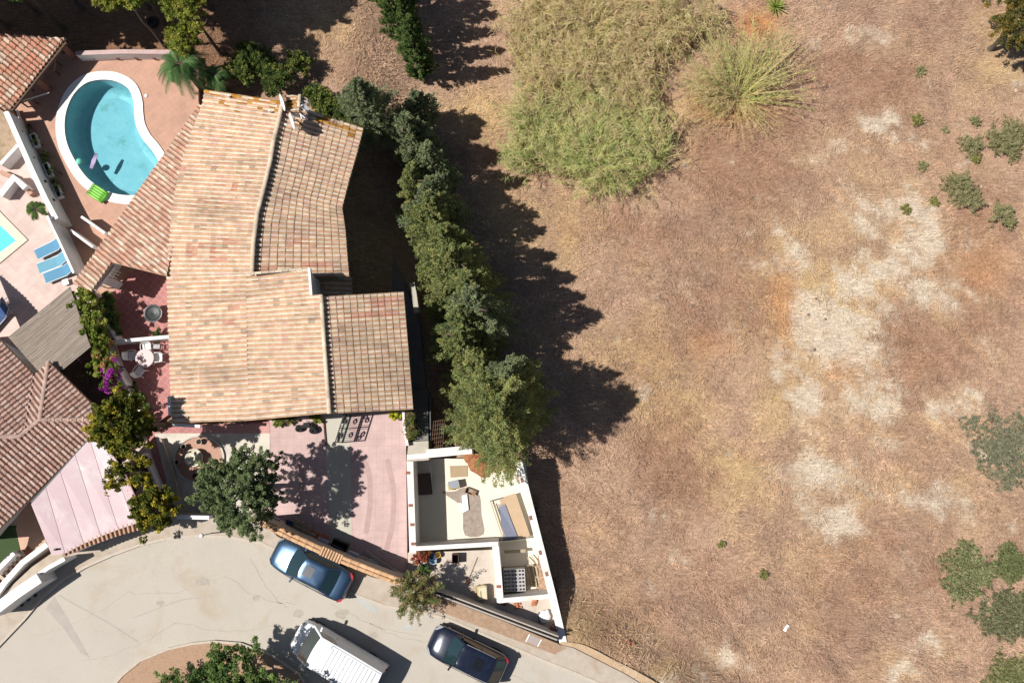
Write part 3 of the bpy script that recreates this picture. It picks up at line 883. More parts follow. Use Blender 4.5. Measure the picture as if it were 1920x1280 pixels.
def ruled_roof(parent, E, Rg, zE, zR, tintf, period=.245, course=.36, name='tile_slope'):
    """E: eave pixels, Rg: ridge pixels, matched; a gently warped slope"""
    zEs = zE if hasattr(zE, '__len__') else [zE] * len(E)
    zRs = zR if hasattr(zR, '__len__') else [zR] * len(Rg)
    e = np.array([(*U(p[0], p[1], z), z) for p, z in zip(E, zEs)]); r = np.array([(*U(p[0], p[1], z), z) for p, z in zip(Rg, zRs)])
    mid_ = (e + r) / 2
    seg = np.hypot(*(np.diff(mid_[:, :2], axis=0).T)); cum = np.concatenate([[0], np.cumsum(seg)])
    ncol = max(2, int(round(cum[-1] / period)))
    L = np.mean(np.linalg.norm(e - r, axis=1)); ncrs = max(2, int(round(L / course)))
    def mapf(s, t):
        d = np.clip(s / ncol, 0, 1) * cum[-1]
        f = np.asarray(t) / ncrs
        out = []
        for k in range(3):
            a_ = np.interp(d, cum, r[:, k]); b_ = np.interp(d, cum, e[:, k])
            out.append(a_ * (1 - f) + b_ * f)
        return out
    V, F_, tint = tile_arrays(mapf, ncol, ncrs, tintf)
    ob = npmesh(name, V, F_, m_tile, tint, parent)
    # board under the tiles
    rows_t = [[tuple(r[i] + (0, 0, -.03)) for i in range(len(r))], [tuple(e[i] + (0, 0, -.03)) for i in range(len(e))]]
    rows_b = [[(x, y, z - .14) for x, y, z in rw] for rw in rows_t]
    loop = [rows_t[0], rows_t[1], rows_b[1], rows_b[0], rows_t[0]]
    mb = MB(); mb.grid(loop)
    for i in (0, len(r) - 1):
        mb.add([rows_t[0][i], rows_t[1][i], rows_b[1][i], rows_b[0][i]], [(0, 1, 2, 3)])
    mb.build('roof_board', m_roofdeck, parent)
    return ob
def flat_roof(parent, polys, fall, ref, zref, slope, tintf, period=.245, course=.36, name='tile_slope'):
    """planar slope: fall = downhill direction in pixels, plane passes ref pixel at height zref"""
    fw = Vector((fall[0], -fall[1])).normalized(); sw = Vector((-fw.y, fw.x))
    r0 = Vector(U(ref[0], ref[1], zref))
    def Z(x, y):
        return zref - slope * ((x - r0.x) * fw.x + (y - r0.y) * fw.y)
    def onplane(p):
        z = zref
        for _ in range(12):
            x, y = U(p[0], p[1], z); z = Z(x, y)
        return Vector((x, y, z))
    PP = [[onplane(p) for p in pl] for pl in polys]
    allp = [p for pl in PP for p in pl]
    fs = [(p.x - r0.x) * fw.x + (p.y - r0.y) * fw.y for p in allp]; ss = [(p.x - r0.x) * sw.x + (p.y - r0.y) * sw.y for p in allp]
    f0, f1, s0, s1 = min(fs), max(fs), min(ss) - .05, max(ss) + .05
    ch = course * math.cos(math.atan(slope))
    ncol = int((s1 - s0) / period) + 1; ncrs = int(math.ceil((f1 - f0) / ch))
    def mapf(s, t):
        S_ = s0 + np.asarray(s) * period; T_ = f1 - (ncrs - np.asarray(t)) * ch
        x = r0.x + sw.x * S_ + fw.x * T_; y = r0.y + sw.y * S_ + fw.y * T_
        return x, y, Z(x, y)
    V, F_, tint = tile_arrays(mapf, ncol, ncrs, tintf)
    tmp = npmesh('tmp', V, F_, m_tile, tint)
    first = None
    for pl in PP:
        bm = bmesh.new(); bm.from_mesh(tmp.data)
        m_ = len(pl)
        ar = sum(pl[i].x * pl[(i + 1) % m_].y - pl[(i + 1) % m_].x * pl[i].y for i in range(m_))
        for i in range(m_):
            a_, b_ = pl[i], pl[(i + 1) % m_]
            d = b_ - a_
            nrm = Vector((d.y, -d.x, 0)) * (1 if ar > 0 else -1)
            bmesh.ops.bisect_plane(bm, geom=bm.verts[:] + bm.edges[:] + bm.faces[:], plane_co=a_, plane_no=nrm, clear_outer=True)
        me = bpy.data.meshes.new(name); bm.to_mesh(me); bm.free()
        me.transform(Matrix.Translation(-ORG[parent.name]))
        me.materials.append(m_tile) if not me.materials else None
        ob = bpy.data.objects.new(name, me); COL.objects.link(ob); ob.parent = parent; ORG[ob.name] = ORG[parent.name]
        mb = MB(); mb.prism([(p.x, p.y) for p in pl], lambda x, y: Z(x, y) - .15, lambda x, y: Z(x, y) - .03)
        mb.build('roof_board', m_roofdeck, parent)
    bpy.data.objects.remove(tmp)
    return onplane
def ridge_caps(parent, P, rad=.11, tintf=None, step=.36, name='ridge_cap', flat=.75):
    P = [Vector(p) for p in P]
    mb = MB()
    for a_, b_ in zip(P[:-1], P[1:]):
        L = (b_ - a_).length; n_ = max(1, int(round(L / step))); d = (b_ - a_).normalized()
        sd_ = Vector((-d.y, d.x, 0)).normalized()
        for i in range(n_):
            p = a_ + d * (L * i / n_ - .02); q = a_ + d * (L * (i + 1) / n_ + .03)
            r0_, r1_ = rad * .88, rad * 1.04
            c = (CREAM * (1 - random.random() * .4) + TAN * .3) * .8 if tintf is None else np.array(tintf) * random.uniform(.85, 1.1)
            mb.col = tuple(np.clip(c, 0, .8))
            rows = []
            for (pp, rr, zz) in ((p, r0_, 0), (q, r1_, .012)):
                rows.append([tuple(pp + sd_ * math.cos(math.pi * k / 8) * rr + Vector((0, 0, math.sin(math.pi * k / 8) * rr * flat + zz - .02))) for k in range(9)])
            mb.grid(rows)
            mb.add(rows[1], [tuple(range(9))])
    return mb.build(name, m_tile, parent, smooth=False)

# ---- the main villa
hb = U3(545, 480, 0)
house = thing('villa', hb, 'long villa with bent cream clay tile roof beside the kidney pool', 'house')
mb = MB()
mb.prism(poly([(398, 185), (525, 205), (600, 232), (644, 256), (612, 385), (620, 512), (588, 514), (590, 560), (735, 560), (748, 750), (610, 762), (380, 784), (334, 778), (328, 520), (338, 400), (352, 310)], 3.3), -2.6, 3.3)
wall_ = mb.build('wall', m_white, house)
roof = ruled_roof  # alias
rt = MB(); rt.prism(poly([(400, 190), (520, 205), (470, 500), (330, 520), (345, 320)], 3.3), 3.3, 3.42)
roofp = rt.build('roof', m_roofdeck, house)
E = [(384, 168), (379, 199), (362, 246), (344, 293), (333, 341), (324, 391), (318, 450), (313, 517)]
Rg = [(530, 190), (524, 218), (513, 262), (507, 300), (495, 350), (482, 400), (475, 455), (471, 516)]
ruled_roof(roofp, E, Rg, 3.7, 5.05, tint_main)
ruled_roof(roofp, [(313, 517), (316, 600), (319, 700), (323, 792)], [(462, 512), (463, 592), (465, 690), (468, 788)], 3.7, 4.9, tint_main)
ruled_roof(roofp, [(462, 512), (463, 566)], [(579, 503), (583, 554)], 4.9, 5.55, tint_main)
ruled_roof(roofp, [(463, 563), (465, 665), (468, 788)], [(601, 552), (609, 662), (617, 774)], 4.9, 5.65, tint_main)
ruled_roof(roofp, [(682, 240), (670, 287), (655, 338), (642, 390), (648, 430), (651, 470), (655, 518)], [(532, 191), (520, 245), (509, 303), (495, 355), (481, 415), (476, 468), (472, 517)], 3.5, 4.86, tint_main)
ruled_roof(roofp, [(757, 547), (766, 655), (775, 767)], [(603, 556), (611, 665), (619, 775)], 4.0, 5.5, tint_main)
ruled_roof(roofp, [(659, 519), (661, 556)], [(584, 516), (586, 552)], 2.2, 2.8, tint_main)
rl = [(530, 190), (524, 218), (513, 262), (507, 300), (495, 350), (482, 400), (475, 455), (472, 516)]
ridge_caps(roofp, [(*U(x, y, 5.1), 5.1) for x, y in rl], .12)
ridge_caps(roofp, [(*U(x, y, 5.7), 5.7) for x, y in ((602, 553), (609, 662), (617.5, 774))], .11)
ridge_caps(roofp, [(*U(x, y, 5.58), 5.58) for x, y in ((463, 513), (579, 503.5))], .07)
# gables and raised sides
def vwall(parent, pts, name='wall', mat=None, th=.14):
    """vertical wall strip through (px, py, ztop) with zbottom"""
    mb = MB()
    for (p, q) in zip(pts[:-1], pts[1:]):
        zb = min(p[3], q[3])
        a_ = Vector(U(p[0], p[1], p[2])); b_ = Vector(U(q[0], q[1], q[2])); d = (b_ - a_).normalized(); n_ = Vector((-d.y, d.x)) * th / 2
        vs = []
        for (c_, zt) in ((a_, p[2]), (b_, q[2])):
            for s_1 in (1, -1):
                for z in (zb, zt):
                    vs.append((c_.x + n_.x * s_1, c_.y + n_.y * s_1, z))
        mb.add(vs, [(0, 1, 5, 4), (2, 6, 7, 3), (1, 3, 7, 5), (0, 4, 6, 2), (0, 2, 3, 1), (4, 5, 7, 6)])
    return mb.build(name, mat or m_white, parent)
vwall(house, [(330, 782, 3.5, 3.2), (467, 777, 4.65, 3.2), (613, 764, 5.4, 3.2), (748, 757, 4.0, 3.2)])
vwall(house, [(466, 520, 4.7, 3.2), (576, 510, 5.35, 3.2)])
vwall(house, [(576, 508, 5.35, 2.0), (580, 556, 5.4, 2.0)])
vwall(house, [(590, 560, 5.35, 3.0), (605, 560, 5.3, 3.0), (735, 554, 4.0, 3.0)])
vwall(house, [(400, 178, 3.6, 3.2), (528, 198, 4.9, 3.2), (650, 244, 3.5, 3.2)])
# openings in the street side wall, under the eave
fa = Vector((*U(380, 784, 3.3), 0)); fb = Vector((*U(610, 762, 3.3), 0)); fc2 = Vector((*U(748, 750, 3.3), 0))
m_pane = M('window_pane', (.02, .03, .035), .12, .1, 4, spec=.6)
def opening(name, a_, b_, f, w, z0, z1, matf, matp):
    d = (b_ - a_).normalized(); n_ = Vector((d.y, -d.x, 0)); p = a_.lerp(b_, f) + n_ * .01
    mb = MB(); rz = math.atan2(d.y, d.x); hh = (z1 - z0)
    for (dx_, dz_, sx_, sz_) in ((-w / 2, hh / 2, .08, hh), (w / 2, hh / 2, .08, hh), (0, 0, w + .08, .08), (0, hh, w + .08, .08)):
        q = p + d * dx_ + Vector((0, 0, z0 + dz_)); mb.box(q, (sx_, .07, sz_), rz)
    fr = mb.build(name, matf, house)
    mb = MB(); mb.box(p + Vector((0, 0, z0 + hh / 2)), (w - .02, .03, hh - .02), rz); mb.build('pane' if name == 'window' else 'door_leaf', matp, fr)
opening('window', fa, fb, .2, 1.2, 1.0, 2.2, m_white, m_pane)
opening('door', fa, fb, .52, 1.0, .02, 2.15, m_darkwood, m_darkwood)
opening('window', fa, fb, .8, 1.2, 1.0, 2.2, m_white, m_pane)
opening('garage_door', fb, fc2, .5, 2.6, .02, 2.3, m_white, M('garage_brown', (.16, .09, .06), .7, .2, 4))
# white verge strips seen from above
mb = MB(); mb.bar(U3(580.5, 503, 5.5), U3(584.5, 554, 5.5), .12, .3); mb.build('verge_strip', m_white, roofp)
mb = MB(); mb.bar(U3(324, 796, 3.55), U3(376, 799, 3.6), .16, .12); mb.build('verge_strip', m_white, roofp)
mb = MB(); mb.bar(U3(319, 742, 3.35), U3(321, 778, 3.35), .22, .2); mb.build('eave_block', m_white, house)
# roof details: small vent tubes
for (x, y, z) in ((508, 212, 4.9), (432, 184, 4.1)):
    mb = MB(); p = U3(x, y, z); mb.tube([p, p + Vector((0, 0, .35))], .05, 8); mb.build('vent_pipe', m_white, roofp)

# lower wing facing the pool
onW = flat_roof(roofp, [[(137, 532), (172, 546), (210, 492), (165, 492)], [(165, 492), (210, 492), (381, 199), (372, 198)],
                        [(210, 492), (313, 518), (381, 199)]], (-.80, -.60), (250, 370), 2.6, .27, tint_wing)
vwall(house, [(168, 506, 2.5, -2), (340, 262, 2.5, -2)], th=.25)
mb = MB(); mb.bar(U3(176, 546, 2.3), U3(215, 497, 2.5), .16, .12); mb.build('beam', m_white, house)
mb = MB(); mb.prism(poly([(182, 524), (192, 512), (197, 517), (187, 529)], 2.3), -.1, 2.3); mb.build('pillar', m_white, house)
mb = MB()
for k in range(2):
    a_ = U3(178, 548, 2.35); mb.bar(a_, a_ + Vector((-.25, .3, 0)), .1, .1)
mb.build('rafter_end', m_white, house)

# chimney with its little tiled hood
cz0 = 4.2
ch = MB(); pcx = U3(566, 205, 5.2)
ch.prism(poly([(547, 192), (576, 198), (573, 216), (545, 212)], 5.2), 3.6, 5.2)
chim = ch.build('chimney', M('chimney_render', A(180, 172, 176), .9, .15, 4), roofp)
flat_roof(chim, [[(538, 180), (562, 180), (561, 210), (537, 208)]], (-1, 0.06), (540, 195), 5.45, .25, tint_main, .2, .3, 'hood_slope')
flat_roof(chim, [[(563, 181), (578, 186), (576, 214), (562, 210)]], (1, 0.06), (576, 195), 5.35, .45, tint_main, .2, .3, 'hood_slope')
ridge_caps(chim, [U3(562, 178, 5.68), U3(560, 200, 5.68)], .09)
for (x, y) in ((546, 206), (573, 210)):
    mb = MB(); p = U3(x, y, 5.2); mb.box(p, (.1, .1, .5)); mb.build('hood_post', m_white, chim)
# dishes
def dish(px, py, z, lbl, diam=.88):
    c = U3(px, py, z)
    t = thing('satellite_dish', c, lbl, 'satellite dish', 'satellite dishes on the villa roof')
    nrm = Vector((-.88, -.36, .28)).normalized()
    q = nrm.to_track_quat('Z', 'Y').to_matrix().to_4x4()
    mb = MB(); r = diam / 2
    mb.lathe([(0, 0), (r * .5, .02), (r * .8, .055), (r, .09), (r, .075), (r * .8, .035), (r * .5, 0), (0, -.02)], n=28)
    mb.v = [tuple(q @ Vector(v) + c) for v in mb.v]
    mb.build('reflector', m_whitep, t, smooth=True)
    mb = MB(); mb.tube([c - nrm * .02, c - nrm * .2, c - nrm * .2 + Vector((.1, 0, -.8))], .03, 8); mb.build('mast', m_dark, t)
    mb = MB(); mb.tube([c + Vector((0, 0, -r * .9)) + nrm * .05, c + nrm * .45 + Vector((0, 0, -.25))], .015, 6); mb.box(c + nrm * .47 + Vector((0, 0, -.24)), (.1, .08, .08)); mb.build('feed_arm', m_whitep, t)
dish(532, 192, 5.7, 'white satellite dish nearest the top of the villa, left of the chimney hood')
dish(550, 227, 5.5, 'white satellite dish casting a round shadow on the tiles below the chimney')
t = thing('antenna', U3(575, 212, 5.2), 'thin grey metal aerial mast with a small panel on the villa chimney', 'antenna')
mb = MB(); p = U3(575, 212, 5.2); mb.tube([p, p + Vector((0, 0, 1.1))], .02, 6); mb.build('mast', m_chrome, t)
mb = MB(); q = p + Vector((0, 0, 1.0)); mb.bar(q + Vector((-.35, -.2, 0)), q + Vector((.35, .2, 0)), .03, .03)
for k in range(6):
    w = q + Vector((-.3 + .12 * k, -.17 + .07 * k, 0)); mb.bar(w + Vector((.1, -.17, 0)), w + Vector((-.1, .17, 0)), .015, .015)
mb.build('element', m_chrome, t)
t = thing('roof_box', U3(572, 200, 5.2), 'grey metal box and brackets fixed beside the villa chimney', 'vent box')
mb = MB(); mb.box(U3(576, 204, 5.35), (.35, .15, .25), R(-50)); mb.build('casing', M('grey_metal', (.32, .34, .38), .5, .2, 6, metal=.3), t)
mb = MB(); mb.bar(U3(560, 200, 5.3), U3(566, 225, 5.3), .05, .05); mb.bar(U3(552, 204, 5.3), U3(572, 222, 5.3), .04, .04); mb.build('bracket', m_whitep, t)

# ---- neighbour's house at the left
nh = thing('neighbour_house', U3(60, 850, 0), 'house with reddish brown hipped tile roof at the left edge', 'house')
mb = MB(); mb.prism(poly([(-60, 620), (20, 668), (60, 722), (88, 712), (146, 772), (142, 812), (0, 950), (-60, 1020), (-120, 900)], 2.8), -1, 2.8)
mb.build('wall', m_white, nh)
rb = MB(); rb.prism(poly([(-40, 660), (60, 730), (120, 780), (0, 900), (-60, 900)], 2.8), 2.8, 2.9)
nroof = rb.build('roof', m_roofdeck, nh)
onA = flat_roof(nroof, [[(75, 787), (171, 786), (172, 820), (11, 980), (-70, 1060), (-70, 900), (36, 818)], [(36, 818), (-70, 900), (-70, 820)]], (.71, .70), (90, 900), 2.9, .30, tint_neigh)
onD = flat_roof(nroof, [[(91, 677), (176, 760), (171, 786), (75, 787)]], (.70, -.71), (133, 718), 2.9, .30, tint_neigh)
onB = flat_roof(nroof, [[(-80, 560), (0, 636), (63, 701), (61, 720), (47, 812), (40, 820), (-80, 820)]], (.70, -.71), (32, 668), 2.9, .30, tint_neigh)
fz = onD((75, 787))
onC = flat_roof(nroof, [[(91, 679), (75, 787), (37, 817), (62, 706)]], (-.71, -.70), (75, 787), fz.z, .30, tint_neigh)
up = Vector((0, 0, .05))
NC = A(214, 182, 166)
ridge_caps(nroof, [onD((75, 787)) + up, onD((91, 678)) + up], .12, NC)
ridge_caps(nroof, [onD((75, 787)) + up, onD((171, 787)) + up], .12, NC)
ridge_caps(nroof, [onD((75, 787)) + up, onA((37, 818)) + up, onA((-70, 821)) + up], .12, NC)
# further wing of the same house, outside the frame, its eave shades the terrace
flat_roof(nroof, [[(-130, 500), (-78, 545), (-24, 606), (-80, 660)]], (.75, -.66), (-60, 565), 3.0, .22, tint_neigh)

# ---- tiled poolside shelter at the top left
gz = thing('pool_shelter', U3(60, 130, 0), 'open shelter with pinkish clay tile roof at the head of the kidney pool', 'pergola')
gb = MB(); gb.prism(poly([(-60, 80), (70, 85), (8, 170), (-40, 120)], 1.9), 1.78, 1.86); groof = gb.build('roof', m_darkwood, gz)
flat_roof(groof, [[(-90, 58), (0, 64), (122, 72), (22, 204), (9, 207), (-60, 150)]], (.79, .61), (70, 138), 1.9, .30, tint_gaz, .26, .38)
for (x, y) in ((139, 106), (92, 168), (30, 218)):
    mb = MB(); p = U3(x, y, 0); mb.box(p + Vector((0, 0, .9)), (.3, .3, 1.8), R(40)); mb.build('pillar', m_brick, gz)
mb = MB(); mb.bar(U3(124, 80, 1.78), U3(22, 208, 1.78), .16, .16); mb.build('beam', m_darkwood, gz)
mb = MB(); p = U3(64, 187, 0); mb.bar(U3(32, 192, 1.6), U3(92, 174, 1.0), .04, .04); mb.build('curtain_rail', m_white, gz)

# ================================================================== WALLS OF THE PLOTS
def wall_thing(pts, z, w, z0, label, name='garden_wall', mat=None, cap=None, capmat=None, cat='wall'):
    P = U3(*pts[0], z0)
    t = thing(name, P, label, cat)
    mb = MB(); mb.prism(wallpoly(pts, z, w), z0, z); mb.build('wall_body', mat or m_white, t)
    if cap:
        mb = MB(); mb.prism(wallpoly(pts, z + .04, w + cap), z + .002, z + .05); mb.build('coping', capmat or m_white, t)
    return t
t = wall_thing([(11, 209), (30, 252), (60, 320), (84, 371), (105, 411)], 1.62, .24, -.1, 'long white boundary wall casting shade along the left side of the kidney pool', cap=.05)
for (x, y) in ((40, 247), (62, 296), (84, 340), (100, 375)):
    mb = MB(); p = U3(x, y, .85); mb.box(p + Vector((.02, 0, 0)), (.10, .10, .16), R(24)); mb.build('wall_light', m_dark, t)
wall_thing([(88, 405), (112, 455), (138, 512)], 1.9, .10, 0, 'white wall with a thin top behind the blue loungers', cap=.03)
wall_thing([(108, 428), (124, 470), (146, 512)], .9, .30, 0, 'low grey white ledge wall beside the villa wing, right of the loungers', mat=M('grey_render', A(196, 190, 188), .9, .1, 2))
wall_thing([(0, 308), (33, 272)], .95, .2, .1, 'short grey white wall meeting the boundary wall above the small terrace')
t = wall_thing([(0, 366), (26, 333), (47, 352)], .85, .3, .1, 'thick L shaped white bench wall on the small upper left terrace', cap=.04)
wall_thing([(0, 322), (26, 333)], .5, .25, .1, 'low pinkish wall behind the L shaped bench wall', mat=m_deckp)
wall_thing([(47, 352), (58, 364)], .5, .25, .1, 'small pink stub wall at the end of the L shaped bench wall', mat=m_deckp)
t = wall_thing([(142, 100), (230, 97), (330, 98)], .85, .2, -1.2, 'white wall with pink top closing the pool deck at the north', capmat=m_pink, cap=.06)
wall_thing([(152, 406), (196, 437)], 1.0, .14, 0, 'free standing white fin wall running from the villa wing toward the loungers, upper one', mat=m_white)
wall_thing([(131, 431), (174, 463)], 1.1, .14, 0, 'lower white fin wall in the corner between villa wing and ledge wall', mat=m_white)
wall_thing([(205, 641), (318, 631)], 1.0, .16, 0, 'white wall dividing the red patio between fire pit and dining table', cap=.03)
wall_thing([(175, 548), (190, 590), (218, 638)], 1.1, .12, 0, 'white wall with vines on top left of the fire pit patio')
wall_thing([(201, 655), (212, 682), (233, 722)], 1.25, .13, 0, 'white capped wall between bougainvillea and dining table', cap=.04)
t = thing('balustrade', U3(238, 722, 0), 'white baluster railing between the dining patio and the citrus trees', 'railing')
a_ = U3(233, 720, .95); b_ = U3(262, 770, .95)
mb = MB(); mb.bar(a_, b_, .12, .08); mb.build('handrail', m_white, t)
for k in range(9):
    mb = MB(); p = a_.lerp(b_, (k + .5) / 9); p.z = 0; mb.lathe([(.05, 0), (.03, .2), (.055, .45), (.03, .7), (.05, .92)], p, 8); mb.build('baluster', m_white, t, smooth=True)
wall_thing([(268, 850), (290, 905), (310, 960)], .9, .14, 0, 'white wall along the citrus trees left of the fountain')
wall_thing([(300, 822), (322, 880), (334, 930)], .35, .1, 0, 'low pale garden edging left of the round fountain bed', name='garden_edging', mat=m_pave, cat='edging')
wall_thing([(330, 969), (392, 970)], 1.7, .16, 0, 'short grey white wall top between the last citrus tree and the round green tree', cap=.04)
# balustrade at the open corner of the villa wing
t = thing('balustrade', U3(192, 530, 0), 'row of white balusters at the end of the villa wing above the fire pit patio', 'railing')
a_ = U3(186, 537, .95); b_ = U3(214, 502, .95)
mb = MB(); mb.bar(a_, b_, .12, .08); mb.build('handrail', m_white, t)
for k in range(7):
    mb = MB(); p = a_.lerp(b_, (k + .5) / 7); p.z = 0; mb.lathe([(.05, 0), (.03, .2), (.06, .45), (.03, .7), (.05, .92)], p, 8); mb.build('baluster', m_white, t, smooth=True)

# villa front: kerb wall with hedge, stairs, landing, trellis
wall_thing([(756, 772), (759, 810), (764, 835)], .35, .12, -.2, 'low white wall beside the side stairs at the villa front corner', cap=.02)
t = thing('outdoor_stairs', U3(786, 845, 0), 'shaded grey concrete stairs going down beside the villa', 'stairs')
mb = MB(); mb.prism(poly([(766, 828), (803, 826), (804, 862), (762, 866)], .05), -2.4, .05); mb.build('landing', m_grey, t)
for k in range(11):
    y0 = 826 - k * 8.5
    z = -.12 - .17 * k
    mb = MB(); mb.prism(poly([(770, y0), (803, y0 - 1), (803, y0 - 10), (770, y0 - 9)], z), -2.6, z); mb.build('step', M('stair_concrete', A(150, 145, 140), .9, .15, 3), t)
mb = MB(); mb.prism(poly([(745, 735), (800, 735), (786, 600), (745, 500), (715, 400), (700, 300), (690, 262), (672, 300), (650, 400), (655, 540), (745, 560)], -2.1), -2.8, -2.1)
struct('side_path', mb, M('side_path_concrete', A(150, 142, 140), .92, .2, 1.5))
wall_thing([(772, 530), (776, 550), (781, 586)], -.9, .3, -2.6, 'grey retaining wall top under the hedge right of the villa', mat=m_grey)
wall_thing([(806, 742), (807, 825)], -.3, .05, -2.5, 'thin dark metal stair railing wall right of the side stairs', name='stair_rail', mat=M('rail_grey', (.12, .12, .13), .6, .2, 5, metal=.4), cat='railing')
t = thing('trellis', U3(815, 840, -.6), 'brown lattice trellis panel lying on the stones right of the stairs', 'trellis')
o0 = U3(808, 855, -.4); ex = U3(829, 851, -.4) - o0; ey = U3(813, 790, -.4) - o0
for k in range(6):
    mb = MB(); mb.bar(o0 + ex * (k / 5), o0 + ex * (k / 5) + ey, .03, .03); mb.build('upright_slat', m_darkwood, t)
for k in range(9):
    mb = MB(); mb.bar(o0 + ey * (k / 8) + Vector((0, 0, .03)), o0 + ex + ey * (k / 8) + Vector((0, 0, .03)), .03, .025); mb.build('cross_slat', m_darkwood, t)
for (x, y, s) in ((820, 838, .22), (838, 836, .2), (856, 832, .18), (812, 848, .12), (845, 842, .13)):
    mb = MB(); mb.sphere(G3(x, y, .05), s, 9, 6, .6, .35)
    o = tag(mb.build('rock', M('pale_rock', A(225, 200, 165), .95, .25, 5), smooth=False), {820: 'pale rock under the lattice trellis', 838: 'pale rock just right of the lattice trellis', 856: 'rightmost pale rock above the unfinished building', 812: 'small pale stone at the lower left foot of the trellis', 845: 'smaller stone between the two pale rocks right of the trellis'}[x], 'rock', 'rocks beside the trellis')

# driveway gate
t = thing('driveway_gate', U3(640, 829, 0), 'open black wrought iron gate leaf with lacy shadow on the drive', 'gate')
g0 = U3(641, 829, .06); g1 = U3(657, 778, .06); L = (g1 - g0)
def gbar(name, u0, z0, u1, z1, w=.04):
    mb = MB(); mb.bar(g0 + L * u0 + Vector((0, 0, z0)), g0 + L * u1 + Vector((0, 0, z1)) + Vector((0, 0, 1e-4)), w * 1.4, w * 1.4); return mb
for (u0, z0, u1, z1) in ((0, 0, 1, 0), (0, 1.85, 1, 1.85), (0, .95, 1, .95), (0, 1.1, 1, 1.1)):
    gbar('rail', u0, z0, u1, z1).build('rail', m_dark, t)
for u in (0, 1, .5):
    mb = MB(); p = g0 + L * u; mb.box(p + Vector((0, 0, .93)), (.06, .06, 1.86)); mb.build('stile', m_dark, t)
for k in range(1, 14):
    if k == 7: continue
    mb = MB(); p = g0 + L * (k / 14)
    z1 = .95 if k % 2 else 1.85
    mb.box(p + Vector((0, 0, z1 / 2)), (.025, .025, z1)); mb.build('picket', m_dark, t)
for (u, z) in ((.25, 1.5), (.75, 1.5), (.25, .5), (.75, .5), (.12, 1.3), (.88, 1.3)):
    for rr in (.16, .09):
        mb = MB(); pts = []
        Ld = L.normalized()
        for k in range(15):
            a = 2 * math.pi * k / 12
            pts.append(g0 + L * u + Ld * (rr * math.cos(a) * (1 - k * .02)) + Vector((0, 0, z + rr * math.sin(a))))
        mb.tube(pts, .022, 5); mb.build('scroll', m_dark, t)
# second thin gate stop lying flat
t = thing('steel_bar', U3(609, 800, 0), 'thin rusty bar standing along the edge of the pale drive strip', 'bar')
mb = MB(); mb.bar(U3(607, 787, .05), U3(611, 834, .05), .07, .1); mb.build('bar', M('rust', A(120, 80, 65), .9, .3, 8), t)

# ride-on toy by the eave
t = thing('ride_on_toy', U3(577, 800, 0), 'small dark ride-on toy with two fat wheels parked by the eave plants', 'toy')
for (x, y, s) in ((561, 803, .2), (588, 806, .23)):
    mb = MB(); p = U3(x, y, .2); q = p + Vector((.0, 0, 0))
    mb.lathe([(s * .35, -.1), (s, -.11), (s * 1.08, -.04), (s * 1.08, .04), (s, .11), (s * .35, .1), (s * .3, 0)], (0, 0, 0), 16)
    rot = Matrix.Rotation(R(55), 4, 'X') @ Matrix.Rotation(0, 4, 'Z')
    mb.v = [tuple(rot @ Vector(v) + p) for v in mb.v]
    mb.build('wheel', m_rubber, t, smooth=False)
mb = MB(); mb.bar(U3(563, 800, .3), U3(586, 798, .32), .16, .12); mb.box(U3(575, 796, .4), (.36, .26, .12), R(8)); mb.build('frame', m_rubber, t, bevel=.02)
mb = MB(); mb.tube([U3(579, 795, .4), U3(581, 790, .65)], .02, 6); mb.bar(U3(574, 789, .66), U3(588, 791, .66), .04, .04); mb.build('handlebar', m_dark, t)

# round fountain bed
fc = U3(374, 860, 0)
t = thing('fountain_bed', fc, 'circular reddish bed with pale curved edging around the fountain', 'garden bed')
ring = [(fc.x + 1.42 * math.cos(2 * math.pi * k / 48), fc.y + 1.32 * math.sin(2 * math.pi * k / 48)) for k in range(48)]
ring2 = [(fc.x + 1.32 * math.cos(2 * math.pi * k / 48), fc.y + 1.22 * math.sin(2 * math.pi * k / 48)) for k in range(48)]
mb = MB(); mb.prism(ring, 0, .14, holes=[list(reversed(ring2))]); mb.build('edging', M('edging_pale', A(230, 222, 210), .9, .15, 4), t)
mb = MB(); mb.prism(ring2, 0, .06); mb.build('bed_ground', M('bed_clay', A(212, 168, 146), .95, .15, 5), t)
t = thing('fountain', U3(367, 858, .06), 'pale stone fountain with a round basin in the circular bed', 'fountain')
m_stone = M('pale_stone', A(240, 232, 208), .85, .12, 6)
mb = MB(); mb.lathe([(.0, .0), (.36, 0), (.44, .1), (.48, .34), (.5, .38), (.44, .38), (.4, .3), (0, .28)], ORG[t.name], 28); mb.build('basin', m_stone, t, smooth=False)
mb = MB(); mb.lathe([(.12, .28), (.07, .5), (.06, .7), (.24, .82), (.28, .9), (.24, .9), (.1, .84), (.05, .95), (.04, 1.1), (.0, 1.14)], ORG[t.name], 20); mb.build('pedestal', m_stone, t, smooth=False)
def pot(px, py, z, r, h, label, mat=m_terra, plant=None, group=None, name='flower_pot'):
    p = U3(px, py, z)
    t = thing(name, p, label, 'pot', group)
    mb = MB(); mb.lathe([(r * .65, 0), (r * .95, h * .85), (r, h), (r * .84, h), (r * .8, h * .86), (0, h * .86)], p, 18); mb.build('pot_body', mat, t)
    mb = MB(); mb.lathe([(r * .8, h * .87), (0, h * .88)], p, 14); mb.build('soil', m_soil, t)
    return t, p
ps = M('pot_pale', A(225, 218, 205), .8, .1, 6)
pot(376, 828, .06, .17, .3, 'pale pot at the top of the circular bed', ps, group='pots round the fountain')
pot(347, 837, .06, .15, .3, 'dark rimmed pot at the upper left edge of the circular bed', ps, group='pots round the fountain')
pot(335, 866, .06, .15, .3, 'small pot at the far left edge of the circular bed', ps, group='pots round the fountain')
